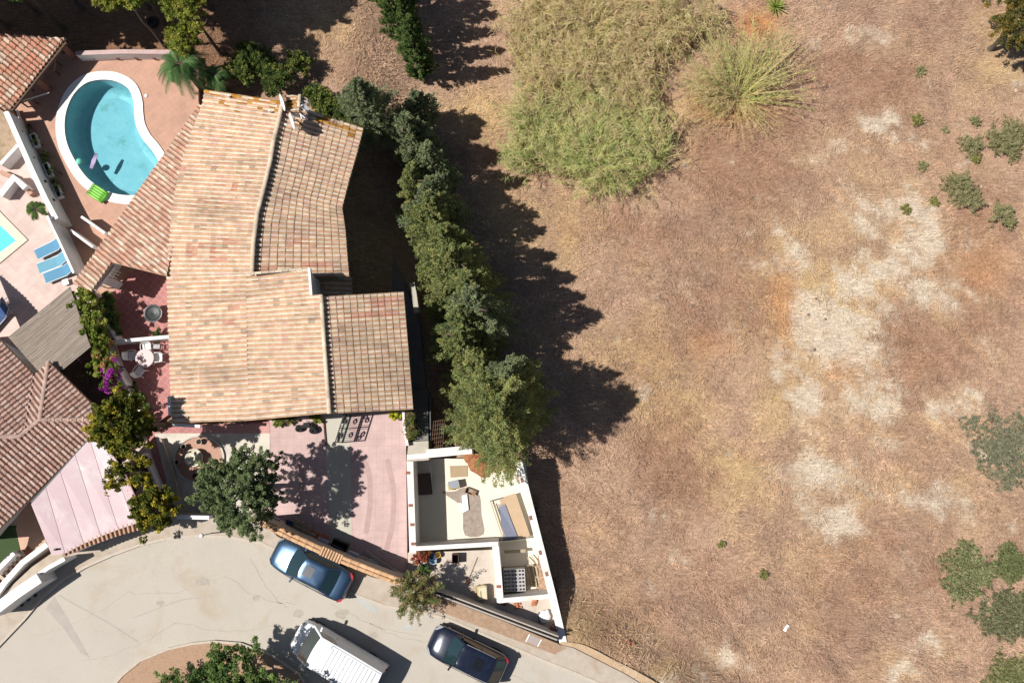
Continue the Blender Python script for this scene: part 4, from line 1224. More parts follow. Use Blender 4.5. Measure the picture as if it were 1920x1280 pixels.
pot(369, 892, .06, .15, .3, 'pot at the lower edge of the circular bed beside the round green tree', M('pot_dark', (.09, .09, .1), .8, .2, 5), group='pots round the fountain')
pot(795, 853, .05, .1, .2, 'tiny terracotta pot on the landing of the side stairs', group=None)
for (x, lb) in ((180, 'leftmost plant pot at the foot of the white north wall'), (224, 'second pot from the left at the foot of the white north wall'), (258, 'third pot from the left at the foot of the white north wall'), (292, 'rightmost pot at the foot of the white north wall, next to the palm')):
    pot(x, 111, 0, .13, .26, lb, group='pots along the north wall')

# rectangular planters along the long boundary wall
first = None
for i, (x, y, lb) in enumerate(((35, 222, 'topmost rectangular planter with white rim at the boundary wall, near the shelter'), (70, 266, 'second rectangular planter with white rim from the shelter along the boundary wall'), (94, 321, 'third rectangular planter with white rim from the shelter along the boundary wall'), (112, 361, 'lowest rectangular planter with white rim along the boundary wall'))):
    p = U3(x, y, 0)
    if first is None:
        first = thing('planter_box', p, lb, 'planter', 'planters along the boundary wall', R(112))
        o = MB(); o.prism([(-.42, -.16), (.42, -.16), (.42, .16), (-.42, .16)], 0, .34, holes=[[(-.37, .11), (.37, .11), (.37, -.11), (-.37, -.11)]]); o.build('trough', m_white, first, local=True)
        o = MB(); o.prism([(-.37, -.11), (.37, -.11), (.37, .11), (-.37, .11)], .01, .26); o.build('soil', m_soil, first, local=True)
    else:
        dup(first, p, R(115), lb)
for i, (x, y) in enumerate(((58, 238), (84, 294), (104, 342))):
    pot(x, y, 0, .12, .24, ('terracotta pot between the first and second planters', 'terracotta pot between the second and third planters', 'terracotta pot between the third and lowest planters')[i] + ' at the boundary wall', group='pots between the planters')

# fire bowl on the patio
t = thing('fire_bowl', U3(294, 590, 0), 'round dark metal fire bowl on the red patio', 'fire bowl')
mb = MB(); c = ORG[t.name]; mb.lathe([(.12, .3), (.34, .42), (.48, .52), (.5, .55), (.44, .55), (.34, .5), (.0, .42)], c, 28); mb.build('bowl', M('weathered_steel', (.06, .065, .065), .5, .3, 6, metal=.5), t)
for k in range(3):
    mb = MB(); a = 2.1 * k; mb.tube([c + Vector((.3 * math.cos(a), .3 * math.sin(a), .45)), c + Vector((.42 * math.cos(a), .42 * math.sin(a), 0))], .02, 6); mb.build('leg', m_dark, t)
mb = MB(); mb.lathe([(.49, .55), (.52, .57), (.49, .59), (.47, .57), (.49, .55)], c, 28); mb.build('rim', m_chrome, t)

# dining table and chairs
t = thing('dining_table', U3(281, 674, 0), 'round white garden table among plastic chairs on the red patio', 'table')
c = ORG[t.name]
m_tabletop = M('table_top_white', A(236, 208, 205), .5, .05, 4, fine=.03)
mb = MB(); mb.lathe([(0, .74), (.5, .74), (.52, .72), (.5, .70), (0, .70)], c, 32); mb.build('table_top', m_tabletop, t)
for k in range(4):
    a = R(45 + 90 * k); mb = MB(); mb.tube([c + Vector((.3 * math.cos(a), .3 * math.sin(a), .7)), c + Vector((.4 * math.cos(a), .4 * math.sin(a), 0))], .022, 6); mb.build('leg', m_whitep, t)
pr = thing('garden_chair', (0, 0, 0), '', 'chair', 'plastic chairs round the patio table')
mb = MB()
mb.grid([[(-.23 + .23 * j / 2, -.22 + .44 * i / 3, .43 - .015 * (1 if 0 < j < 4 else 0) + (.01 if i == 3 else 0)) for j in range(5)] for i in range(4)])
mb.grid([[(-.23 + .115 * j, -.22 + .44 * i / 3, .40) for j in range(5)] for i in range(4)])
mb.build('seat', m_whitep, pr, local=True)
mb = MB()
mb.grid([[((-.24 + .12 * j) * (1 - .1 * i / 4), -.2 - .16 * i / 4 - .05 * (1 - ((j - 2) / 2) ** 2), .43 + .42 * i / 4) for j in range(5)] for i in range(5)])
mb.grid([[((-.24 + .12 * j) * (1 - .1 * i / 4), -.225 - .16 * i / 4 - .05 * (1 - ((j - 2) / 2) ** 2), .43 + .42 * i / 4) for j in range(5)] for i in range(5)])
mb.build('backrest', m_whitep, pr, local=True)
for sx_ in (-1, 1):
    mb = MB(); mb.tube([(sx_ * .25, -.24, .62), (sx_ * .27, .0, .66), (sx_ * .26, .2, .62), (sx_ * .24, .22, .42)], .022, 6); mb.build('armrest', m_whitep, pr, local=True)
    for sy_ in (-1, 1):
        mb = MB(); mb.tube([(sx_ * .21, sy_ * .19, .42), (sx_ * .25, sy_ * .24, 0)], [.025, .018], 6); mb.build('leg', m_whitep, pr, local=True)
seats = [((281, 653), R(-170 + 360), 'white plastic chair at the top of the patio table'), ((254, 668), R(-80), 'white plastic chair left of the patio table'), ((268, 697), R(-35), 'white plastic chair at the lower left of the patio table'), ((302, 672), R(95), 'white plastic chair right of the patio table, beside the dark cushion')]
for i, ((x, y), a, lb) in enumerate(seats):
    p = U3(x, y, 0)
    if i == 0:
        pr.location = p; pr.rotation_euler = (0, 0, a); pr['label'] = lb
    else:
        dup(pr, p, a, lb)
t = thing('side_grill', U3(302, 652, 0), 'small dark charcoal grill standing above the chair nearest the villa wall', 'grill')
c = ORG[t.name]
mb = MB(); mb.prism([(c.x - .22, c.y - .15), (c.x + .22, c.y - .15), (c.x + .22, c.y + .15), (c.x - .22, c.y + .15)], .55, .68, holes=[[(c.x - .19, c.y + .12), (c.x + .19, c.y + .12), (c.x + .19, c.y - .12), (c.x - .19, c.y - .12)]]); mb.build('fire_box', m_dark, t)
mb = MB()
for k in range(9): mb.bar(c + Vector((-.2 + .05 * k, -.14, .66)), c + Vector((-.2 + .05 * k, .14, .661)), .01, .01)
mb.build('grate', m_chrome, t)
for sx_ in (-1, 1):
    for sy_ in (-1, 1):
        mb = MB(); mb.tube([c + Vector((sx_ * .19, sy_ * .12, .56)), c + Vector((sx_ * .22, sy_ * .16, 0))], .014, 6); mb.build('leg', m_dark, t)

# sun loungers
def lounger(p, rz, label, mat, group):
    t = thing('sun_lounger', p, label, 'sun lounger', group, rz)
    mb = MB()
    mb.grid([[(x, y, z) for y in (-.3, -.1, .1, .3)] for (x, z) in ((0, .32), (.5, .32), (1.1, .32), (1.25, .35), (1.85, .75))])
    mb.grid([[(x, y, z - .03) for y in (-.3, -.1, .1, .3)] for (x, z) in ((0, .32), (.5, .32), (1.1, .32), (1.25, .35), (1.85, .75))])
    mb.build('sling', mat, t, local=True)
    for s in (-1, 1):
        mb = MB(); mb.tube([(0, s * .31, .3), (1.9, s * .31, .3)], .022, 6); mb.build('side_rail', m_whitep, t, local=True)
        for x in (.2, 1.6):
            mb = MB(); mb.tube([(x, s * .31, .3), (x, s * .33, 0)], .02, 6); mb.build('leg', m_whitep, t, local=True)
    mb = MB(); mb.tube([(1.25, -.3, .33), (1.88, -.3, .77), (1.88, .3, .77), (1.25, .3, .33)], .018, 6); mb.build('back_frame', m_whitep, t, local=True)
    return t
m_blue = M('blue_sling', A(100, 162, 198), .7, .1, 6); m_navy = M('navy_sling', A(55, 90, 140), .7, .15, 6)
lounger(U3(73, 480, .1), R(27), 'pale blue sun lounger topmost of the three by the white wall', m_blue, 'blue loungers by the white wall')
lounger(U3(77, 506, .1), R(22), 'pale blue sun lounger in the middle of the three by the white wall', M('blue_sling_light', A(118, 180, 205), .7, .1, 6), 'blue loungers by the white wall')
lounger(U3(89, 524, .1), R(22), 'blue sun lounger lowest of the three by the white wall', m_blue, 'blue loungers by the white wall')
lounger(U3(-30, 604, .1), R(35), 'navy sun lounger cut by the left edge, in the shade', m_navy, 'navy loungers in the shade')
lounger(U3(-18, 622, .1), R(52), 'navy sun lounger in the shade beside the reed canopy', m_navy, 'navy loungers in the shade')
mb = MB(); p = U3(126, 530, .1); mb.box(p + Vector((0, 0, .2)), (.34, .34, .04), R(20)); 
t = thing('side_table', p, 'small white side table beside the lowest blue lounger', 'table')
mb.build('table_top', m_whitep, t)
for k in range(4):
    mb = MB(); a = R(65 + 90 * k); mb.tube([p + Vector((.18 * math.cos(a), .18 * math.sin(a), .2)), p + Vector((.2 * math.cos(a), .2 * math.sin(a), 0))], .015, 5); mb.build('leg', m_whitep, t)

# tables under the poolside shelter
for (x, y, w, d, rz, lb) in ((98, 131, 1.1, .72, R(-2), 'tan table beneath the edge of the tiled shelter, upper one'), (58, 186, .75, .95, R(20), 'tan box table beneath the lower edge of the tiled shelter')):
    p = U3(x, y, 0); t = thing('shelter_table', p, lb, 'table', None, rz)
    mb = MB(); mb.box((0, 0, .72), (w, d, .06)); mb.build('table_top', M('tan_top', A(215, 170, 138), .8, .15, 5), t, local=True, bevel=.01)
    for sx_ in (-1, 1):
        for sy_ in (-1, 1):
            mb = MB(); mb.box((sx_ * (w / 2 - .07), sy_ * (d / 2 - .07), .345), (.07, .07, .69)); mb.build('leg', m_darkwood, t, local=True)

# reed canopy
t = thing('reed_canopy', U3(90, 620, .1), 'grey brown reed mat canopy between terrace and tiled house', 'canopy')
cpoly = [Vector(U(x, y, 2.6)) for x, y in ((131, 537), (15, 631), (70, 694), (118, 693), (170, 650), (152, 600))]
dirn = (cpoly[1] - cpoly[0]).normalized(); nrm = Vector((-dirn.y, dirn.x))
ds = [(p - cpoly[0]).dot(nrm) for p in cpoly]
V = []; Fq = []; T = []
k = min(ds); cb = np.array(A(200, 184, 168))
while k < max(ds):
    hits = []
    for i in range(len(cpoly)):
        a_, b_ = cpoly[i], cpoly[(i + 1) % len(cpoly)]
        da, db = (a_ - cpoly[0]).dot(nrm) - k, (b_ - cpoly[0]).dot(nrm) - k
        if da * db < 0:
            hits.append((a_ + (b_ - a_) * (da / (da - db)) - cpoly[0]).dot(dirn))
    if len(hits) >= 2:
        h0, h1 = min(hits), max(hits)
        x = h0
        while x < h1:
            x2 = min(h1, x + random.uniform(.5, 1.6))
            z = 2.6 + random.uniform(-.012, .012); w = .017
            base = len(V)
            q0 = cpoly[0] + dirn * x + nrm * k; q1 = cpoly[0] + dirn * x2 + nrm * (k + random.uniform(-.006, .006))
            for (q, dz, dn) in ((q0, 0, -w), (q0, .014, 0), (q0, 0, w), (q1, 0, -w), (q1, .014, 0), (q1, 0, w)):
                V.append((q.x + nrm.x * dn, q.y + nrm.y * dn, z + dz))
            Fq += [(base, base + 1, base + 4, base + 3), (base + 1, base + 2, base + 5, base + 4), (base + 2, base, base + 3, base + 5)]
            T += [tuple(cb * random.uniform(.7, 1.12))] * 3
            x = x2
    k += .028
npmesh('reed_mat', V, Fq, m_dry, np.array(T), t)
mb = MB(); mb.prism([(p.x, p.y) for p in cpoly], 2.54, 2.575); mb.build('backing', M('reed_backing', A(150, 134, 116), .95, .2, 6), t)
for (x, y) in ((128, 545), (22, 632), (70, 686), (118, 685), (160, 648)):
    mb = MB(); q = U3(x, y, 2.5); mb.box((q.x, q.y, 1.3), (.1, .1, 2.5)); mb.build('post', m_darkwood, t)

# pink carport sheet roof
t = thing('carport', U3(170, 950, .1), 'pink carport roof of long seamed sheets beside the hipped house', 'carport')
cz = lambda v: 3.35 - .55 * v
TL = [(58, 945), (86, 914), (113, 884), (141, 852), (168, 823), (200, 838), (232, 880)]
BL = [(97, 1041), (122, 1037), (157, 1019), (189, 1005), (222, 992), (252, 982), (272, 972)]
m_sheet = M('pink_sheet', A(214, 184, 188), .45, .07, 1.3, dirt=A(226, 210, 206), fine=.03, spec=.5)
for i in range(6):
    a0 = U3(*TL[i], 3.3); a1 = U3(*TL[i + 1], 3.3); b0 = U3(*BL[i], 2.8); b1 = U3(*BL[i + 1], 2.8)
    e = (a1 - a0) * .012; f = (b1 - b0) * .012
    mb = MB(); mb.grid([[a0 + e, a1 - e], [b0 + f, b1 - f]]); mb.grid([[q - Vector((0, 0, .04)) for q in (a0 + e, a1 - e)], [q - Vector((0, 0, .04)) for q in (b0 + f, b1 - f)]])
    mb.build('sheet', m_sheet, t)
    mb = MB(); mb.bar(a1 - Vector((0, 0, .02)), b1 - Vector((0, 0, .02)), .05, .03); mb.build('seam', M('seam_purple', A(122, 80, 92), .8, .1, 5), t)
mb = MB(); mb.bar(U3(60, 942, 3.2), U3(168, 824, 3.2), .12, .12); mb.build('beam', m_dark, t)
for (x, y) in ((66, 946), (102, 1030), (160, 838)):
    mb = MB(); q = U3(x, y, 3.1); mb.box((q.x, q.y, 1.6), (.1, .1, 3.0)); mb.build('post', m_dark, t)
# wall with crosswise clay tiles in front of the carport
t = thing('tile_topped_wall', U3(200, 1010, .9), 'curved street wall topped by a row of crosswise brown clay tiles', 'wall')
cw = smooth_curve([(116, 1036), (150, 1021), (190, 1006), (225, 994), (258, 985), (290, 976)], 6, closed=False)
mb = MB(); mb.prism(wallpoly(cw, 2.7, .3), .0, 2.7); mb.build('wall_body', m_white, t)
Pw = [Vector((*U(x, y, 2.72), 2.72)) for x, y in cw]
cum = [0]
for a_, b_ in zip(Pw[:-1], Pw[1:]): cum.append(cum[-1] + (b_ - a_).length)
nt_ = int(cum[-1] / .235)
def along(P, cum, d):
    for i in range(len(P) - 1):
        if d <= cum[i + 1] or i == len(P) - 2:
            f = (d - cum[i]) / (cum[i + 1] - cum[i]); return P[i].lerp(P[i + 1], f), (P[i + 1] - P[i]).normalized()
for k in range(nt_):
    p, d = along(Pw, cum, (k + .5) * .235)
    n_ = Vector((-d.y, d.x, 0))
    mb = MB(); mb.col = tuple(np.array(A(228, 184, 154)) * random.uniform(.85, 1.08))
    rows = [[tuple(p + n_ * e + d * (math.cos(math.pi * j / 8) * .075) + Vector((0, 0, math.sin(math.pi * j / 8) * .1))) for j in range(9)] for e in (-.25, .25)]
    mb.grid(rows); mb.add(rows[0], [tuple(range(9))]); mb.add(rows[1], [tuple(range(9))])
    mb.build('coping_tile', m_tile, t)
mb = MB(); mb.prism(wallpoly(cw, 2.72, .46), 2.702, 2.725); mb.build('coping_bed', M('coping_bed_brown', A(120, 84, 62), .95, .2, 6), t)

# neighbour's street walls, steps
wall_thing([(-20, 1150), (30, 1112), (73, 1083)], 2.7, .55, .5, 'thick white street wall at the lower left edge')
wall_thing([(70, 1079), (90, 1064), (121, 1047)], 2.3, .18, .5, 'narrow white street wall joining thick wall and tiled wall top', cap=.03)
wall_thing([(-15, 1125), (8, 1092), (42, 1054), (88, 1020)], 1.3, .26, .1, 'curved white garden wall above the thick street wall', cap=.03)
wall_thing([(-15, 1078), (26, 1036)], 1.1, .22, .1, 'white handrail wall along the small steps at the lower left', cap=.03)
t = thing('garden_steps', U3(15, 1070, .1), 'narrow tan steps with brown risers between two white walls at the lower left', 'steps')
for k in range(8):
    x = 46 - k * 8.2; y = 1035 + k * 9.4
    mb = MB(); p = U3(x, y, .3); mb.box((p.x, p.y, .62 - k * .05), (.42, .16, .06), R(-38)); mb.build('tread', m_pave, t)
mb = MB(); mb.prism(poly([(52, 1022), (36, 1042), (-30, 1110), (-10, 1110), (66, 1036)], .15), .0, .2); mb.build('step_base', m_brick, t)
mb = MB(); mb.prism(poly([(30, 990), (50, 935), (62, 950), (96, 1035), (118, 1042), (66, 1080), (-20, 1140), (-20, 1100), (40, 1035)], .15), -.3, .17)
struct('entrance_paving', mb, M('tan_entrance_paving', A(228, 188, 162), .9, .12, 1.5, dirt=A(216, 180, 158)))
# meter posts in the shade on the pavement
for (x, y, lb) in ((66, 1115, 'dark square socket nearest the doorway in the shaded pavement'), (53, 1123, 'middle dark square socket in the shaded pavement'), (41, 1133, 'lowest dark square socket in the shaded pavement')):
    t = thing('drain_grate', U3(x, y, 1.0), lb, 'drain', 'dark sockets below the thick street wall')
    mb = MB(); mb.box(U3(x, y, 1.02), (.16, .16, .05), R(35)); mb.build('plate', m_dark, t)

# ---- street wall of the villa with long clay coping
t = thing('street_wall', U3(620, 1050, 0), 'tan tile topped street wall beside the blue car', 'wall')
sw_ = [(488, 977), (545, 1005), (600, 1031), (660, 1057), (748, 1090)]
mb = MB(); mb.prism(wallpoly(sw_, 2.35, .3), -.5, 2.35); mb.build('wall_body', M('street_wall_render', A(218, 204, 186), .9, .12, 3), t)
for (offx, offy) in ((-1.6, 3.6), (1.6, -3.6)):
    P = [Vector((*U(x + offx, y + offy, 2.4), 2.4)) for x, y in [(488, 977), (545, 1005), (601, 1031)]]
    ridge_caps(t, P, .105, A(240, 192, 148), .4, 'coping_row', .8)
    P = [Vector((*U(x + offx, y + offy, 2.4), 2.4)) for x, y in [(642, 1049), (700, 1072), (748, 1090)]]
    ridge_caps(t, P, .105, A(240, 192, 148), .4, 'coping_row', .8)
a_ = U3(602, 1031, 2.38); b_ = U3(642, 1049, 2.38)
for k in range(8):
    p = a_.lerp(b_, (k + .5) / 8); d = (b_ - a_).normalized(); n_ = Vector((-d.y, d.x, 0))
    mb = MB(); mb.col = tuple(np.array(A(240, 196, 155)) * random.uniform(.85, 1.08))
    rows = [[tuple(p + n_ * e + d * (math.cos(math.pi * j / 8) * .07) + Vector((0, 0, math.sin(math.pi * j / 8) * .1))) for j in range(9)] for e in (-.24, .24)]
    mb.grid(rows); mb.add(rows[0], [tuple(range(9))]); mb.add(rows[1], [tuple(range(9))]); mb.build('coping_tile', m_tile, t)
# low inner ledge against the wall where rubbish is stacked
mb = MB(); mb.prism(poly([(540, 978), (600, 1008), (665, 1040), (700, 1052), (735, 1082), (700, 1078), (600, 1034), (530, 1000)], .5), -.3, .5)
tag(mb.build('wall_ledge', m_pave), 'pale concrete ledge along the inner side of the tile topped street wall', 'ledge')
# continuation: double rail wall with a dark slot
t = thing('slotted_wall', U3(920, 1150, .35), 'long low wall with a dark slot between two thin grey rails', 'wall')
sl = [(778, 1096), (850, 1122), (940, 1156), (1046, 1196)]
for (dx_, dy_) in ((1.3, -3.2), (-1.3, 3.2)):
    mb = MB(); mb.prism(wallpoly([(x + dx_, y + dy_) for x, y in sl], 1.9, .07), .0, 1.9); mb.build('rail_wall', M('rail_render', A(206, 194, 184), .9, .15, 4), t)
mb = MB(); mb.prism(wallpoly(sl, 1.0, .2), .0, 1.3); mb.build('slot_bottom', m_dark, t)

# ================================================================== UNFINISHED ROOMS AT THE STREET CORNER
ub = thing('unfinished_building', U3(880, 940, Z_PIT), 'roofless white walled shell of sunken rooms at the street corner', 'building')
m_raw = M('raw_white_render', (.72, .69, .65), .95, .12, 2.0, dirt=(.55, .47, .40), fine=.1)
def ubw(pts, z, w, z0, name='wall'):
    mb = MB(); mb.prism(wallpoly(pts, z, w), z0, z); return mb.build(name, m_raw, ub)
ubw([(768.5, 865), (774, 1036)], Z_TOP, .36, -2.4)
ubw([(763, 857), (885, 846)], Z_TOP + .004, .26, -2.4)
ubw([(800, 846), (888, 838)], Z_TOP - .5, .22, -2.4)
ubw([(972, 866), (986, 920), (1014, 1030), (1036, 1117), (1056, 1204)], Z_TOP + .1, .40, -2.6)
ubw([(779, 1028), (934, 1019)], Z_TOP - .004, .24, -2.4)
ubw([(929, 1024), (934, 1075), (938, 1130)], Z_TOP - .008, .36, -2.4)
ubw([(944, 1125), (1034, 1117)], Z_TOP - .012, .24, -2.4)
for (x, y) in ((765, 886), (770, 947), (773, 983), (775, 1019), (1013, 1035), (1025, 1075), (935, 1099), (979, 900), (995, 970)):
    mb = MB(); p = U3(x, y, Z_TOP + .005); mb.box(p, (.24, .16, .03 if x < 960 else .22), R(-76 if x > 960 else 0)); mb.build('bare_brick', m_brick, ub)
# earth heaps against the north side
mb = MB()
for (x, y, s) in ((905, 868, .8), (930, 862, .7), (955, 872, .5), (885, 858, .45)):
    mb.sphere(U3(x, y, -1.5), s, 12, 7, .55, .25)
tag(mb.build('ground_spill', M('orange_earth', A(186, 128, 88), .95, .3, 5, bump=.6)), kind='structure')
mb = MB(); mb.prism(poly(smooth_curve([(828, 921), (850, 921), (868, 914), (884, 916), (900, 930), (903, 965), (907, 1001), (872, 1003), (868, 965), (866, 944), (858, 942), (846, 934)], 3), Z_PIT), Z_PIT - .01, Z_PIT + .006)
struct('mortar_residue', mb, M('mortar_residue', A(188, 172, 158), .95, .3, 6, dirt=A(160, 140, 125)))
mb = MB(); mb.prism(poly([(866, 928), (876, 926), (879, 955), (868, 961)], Z_PIT), Z_PIT, Z_PIT + .12)
tag(mb.build('plaster_board', m_white, bevel=.01), 'broken white plasterboard piece lying on the grey mortar patch', 'board')
t = thing('cardboard_box', U3(880, 920, Z_PIT), 'torn brown cardboard box above the grey mortar patch', 'box', rz=R(-20))
mb = MB(); mb.prism([(-.22, -.16), (.22, -.16), (.22, .16), (-.22, .16)], 0, .26, holes=[[(-.2, .14), (.2, .14), (.2, -.14), (-.2, -.14)]]); mb.build('box_wall', M('cardboard', A(186, 150, 112), .9, .15, 6), t, local=True)
mb = MB(); mb.box((.3, 0, .27), (.2, .3, .012), 0, 0, .3); mb.build('flap', M('cardboard', None), t, local=True)
# work table with grey top and yellow side
t = thing('tool_chest', U3(852, 907, Z_PIT), 'grey topped yellow sided site chest casting a dark square shadow in the unfinished room', 'chest', rz=R(14))
mb = MB(); mb.box((0, 0, .55), (.62, .42, .06)); mb.build('lid', M('grey_lid', A(168, 172, 180), .6, .1, 5), t, local=True, bevel=.01)
mb = MB(); mb.prism([(-.29, -.19), (.29, -.19), (.29, .19), (-.29, .19)], .3, .52); mb.build('body', M('tan_chest', A(205, 165, 110), .8, .15, 5), t, local=True)
mb = MB(); mb.box((-.34, -.1, .35), (.08, .34, .3)); mb.build('side_handle', M('yellow_paint', A(240, 208, 110), .6, .1, 5), t, local=True)
mb = MB(); mb.box((0, -.23, .4), (.6, .04, .12)); mb.build('front_rail', M('yellow_paint', None), t, local=True)
for sx_ in (-1, 1):
    for sy_ in (-1, 1):
        mb = MB(); mb.box((sx_ * .26, sy_ * .16, .15), (.05, .05, .3)); mb.build('leg', m_dark, t, local=True)
mb = MB(); mb.prism(poly([(843, 873), (877, 872), (877, 893), (845, 895)], Z_PIT), Z_PIT, Z_PIT + .03)
tag(mb.build('floor_mat', M('taupe_mat', A(196, 172, 140), .95, .12, 6)), 'square taupe mat on the pale floor above the site chest', 'mat')
# boards leaning along the east wall
def slab(pts, z0s, th, name, mat, label, cat, group=None):
    P = [U3(p[0], p[1], z) for p, z in zip(pts, z0s)]
    mb = MB(); top = P; bot = [p - Vector((0, 0, th)) for p in P]; n_ = len(P)
    mb.add([tuple(p) for p in top + bot], [tuple(range(n_)), tuple(reversed(range(n_, 2 * n_)))] + [(i, i + n_, (i + 1) % n_ + n_, (i + 1) % n_) for i in range(n_)])
    return tag(mb.build(name, mat), label, cat, group)
slab([(935, 934), (967, 924), (994, 1004), (968, 1011)], [-1.35, -1.1, -1.1, -1.35], .04, 'wood_panel', M('tan_panel', A(204, 176, 144), .8, .1, 3), 'long tan wooden panel lying beside the east wall of the unfinished room', 'panel')
slab([(935, 949), (947, 945), (972, 1011), (945, 1014)], [-1.28, -1.22, -1.22, -1.28], .03, 'blue_sheet', M('blue_grey_panel', A(122, 126, 148), .4, .1, 3), 'blue grey narrow sheet on top of the tan wooden panel', 'sheet')
t = thing('door_frame', U3(935, 960, Z_PIT), 'tan and grey timber frame around the blue grey panel', 'frame')
for (a_, b_, c_) in (((920, 940), (945, 1015), .05), ((926, 944), (950, 1015), .03), ((919, 939), (944, 932), .06), ((929, 948), (946, 943), .05)):
    mb = MB(); mb.bar(U3(*a_, -1.3), U3(*b_, -1.3), c_, .06); mb.build('frame_bar', m_wood if c_ < .055 else M('grey_timber', A(130, 128, 138), .8, .15, 5), t)
slab([(781, 888), (808, 886), (811, 926), (784, 928)], [-1.2, -1.2, -1.38, -1.38], .04, 'dark_board', M('dark_brown_board', (.10, .07, .055), .8, .2, 4), 'dark brown board in the shade of the west wall of the unfinished room', 'board')
mb = MB(); mb.bar(U3(806, 868, -.9), U3(812, 924, -1.45), .03, .03)
tag(mb.build('white_pole', m_white), 'thin white pole beside the dark brown board in the shade', 'pole')
mb = MB(); mb.bar(U3(936, 1012, -.7), U3(1008, 1006, -.7), .05, .08)
tag(mb.build('scaffold_bar', m_dark), 'dark bar spanning the room south of the tan panel', 'bar')
slab([(945, 1031), (985, 1029), (986, 1035), (946, 1037)], [-.9] * 4, .04, 'plank', m_wood, 'short pale plank across the small shaded room above the blocks', 'plank')
# low ruined wall top left of mid wall
slab([(800, 1021), (884, 1016), (884, 1022), (800, 1027)], [.55] * 4, .06, 'slate_strip', M('grey_timber', None), 'grey brown strip lying along the middle wall of the unfinished building', 'plank')

# hollow concrete blocks, each its own thing
bm0 = MB()
bm0.prism([(-.19, -.095), (.19, -.095), (.19, .095), (-.19, .095)], 0, .19, holes=[[(-.155, .06), (-.02, .06), (-.02, -.06), (-.155, -.06)], [(.02, .06), (.155, .06), (.155, -.06), (.02, -.06)]])
blk = bm0.build('concrete_block', M('block_grey', A(226, 222, 220), .95, .12, 5), None)
o0 = U3(947, 1070, -.55); ex = (U3(986, 1068, -.55) - o0).normalized(); ey = Vector((-ex.y, ex.x, 0)); k = 0
pos = ['top row', 'second row', 'third row', 'fourth row', 'fifth row', 'bottom row']; cl = ['left', 'middle', 'right']
for i in range(6):
    for j in range(3):
        ob = blk if k == 0 else blk.copy()
        if k: COL.objects.link(ob)
        p = o0 + ex * (.40 * j + .1) - ey * (.2 * i)
        ob.location = p; ob.rotation_euler = (0, 0, math.atan2(ex.y, ex.x) + random.uniform(-.03, .03))
        tag(ob, 'hollow concrete block in the %s, %s column of the stack' % (pos[i], cl[j]), 'block', 'hollow concrete blocks stacked in the small room')
        k += 1
t = thing('block_pile_base', o0 - ey * .5 + ex * .5 + Vector((0, 0, -.55)), 'lower tier of hollow blocks on a pallet under the stacked blocks', 'pallet')
mb = MB(); c = o0 - ey * .5 + ex * .5; mb.box(c + Vector((0, 0, -.4)), (1.18, 1.16, .78), math.atan2(ex.y, ex.x)); mb.build('block_tier', M('block_grey', None), t)
mb = MB(); mb.box(c + Vector((0, 0, -.86)), (1.3, 1.25, .13), math.atan2(ex.y, ex.x)); mb.build('pallet_deck', m_wood, t)

def pallet(p, rz, label, group, tilt=0.0, sz=(1.2, .8), n=7):
    t = thing('wooden_pallet', p, label, 'pallet', group)
    t.rotation_euler = (tilt, 0, rz)
    for k in range(n):
        mb = MB(); mb.box((0, -sz[1] / 2 + .05 + (sz[1] - .1) * k / (n - 1), .13), (sz[0], .09, .02)); mb.build('deck_slat', m_wood, t, local=True)
    for k in (-1, 0, 1):
        mb = MB(); mb.box((k * (sz[0] / 2 - .05), 0, .07), (.09, sz[1], .09)); mb.build('bearer', m_wood, t, local=True)
    return t
pallet(U3(1012, 1080, -1.3), R(-79), 'pale wooden pallet leaning beside the hollow blocks', 'pallets', R(12), (1.25, .62), 4)
pallet(U3(996, 1076, -1.45), R(-79), 'second wooden pallet lying between the hollow blocks and the leaning pallet', 'pallets', 0, (1.1, .55), 4)
pallet(U3(566, 987, .62), R(-24), 'brown slatted wooden pallet resting on the ledge of the street wall', 'pallets', R(28), (.95, .75), 6)
for (a_, b_, lb) in (((988, 1044), (1000, 1062), 'thin tan batten lying above the leaning pallet'), ((996, 1040), (1012, 1066), 'second thin batten crossing toward the leaning pallet')):
    mb = MB(); mb.bar(U3(*a_, -1.3), U3(*b_, -1.1), .05, .04); tag(mb.build('batten', m_wood), lb, 'batten', 'loose battens')

# yard clutter
t = thing('storage_box', U3(905, 1108, .35), 'beige plastic box with a slotted lid in the dusty yard', 'box', rz=R(4))
m_bg = M('beige_plastic', A(226, 206, 160), .6, .12, 6)
mb = MB(); mb.prism([(-.27, -.38), (.27, -.38), (.27, .32), (.1, .4), (-.27, .34)], 0, .5); mb.build('box_body', m_bg, t, local=True, bevel=.03)
mb = MB(); mb.prism([(-.16, -.33), (.24, -.33), (.24, .3), (-.16, .3)], .502, .56, holes=[[(-.1, .1), (-.02, .1), (-.02, -.26), (-.1, -.26)]]); mb.build('lid', M('pale_beige_plastic', A(240, 226, 190), .6, .08, 6), t, local=True)
slab([(881, 1104), (894, 1096), (894, 1114), (884, 1110)], [.6, .62, .62, .6], .03, 'board_scrap', m_wood, 'pale triangular board scrap left of the beige box', 'board')
t = thing('shovel', U3(888, 1060, .36), 'long handled shovel lying on the dusty yard', 'shovel')
mb = MB(); mb.tube([U3(895, 1044, .4), U3(879, 1084, .4)], .018, 6); mb.build('handle', m_wood, t)
mb = MB(); mb.prism(poly([(874, 1083), (881, 1084), (881, 1093), (877, 1096), (873, 1091)], .42), .38, .42); mb.build('blade', M('rust', None), t)
t = thing('open_crate', U3(857, 1045, .35), 'dark open crate with a rounded shadow against the middle wall in the yard', 'crate')
c = ORG[t.name]
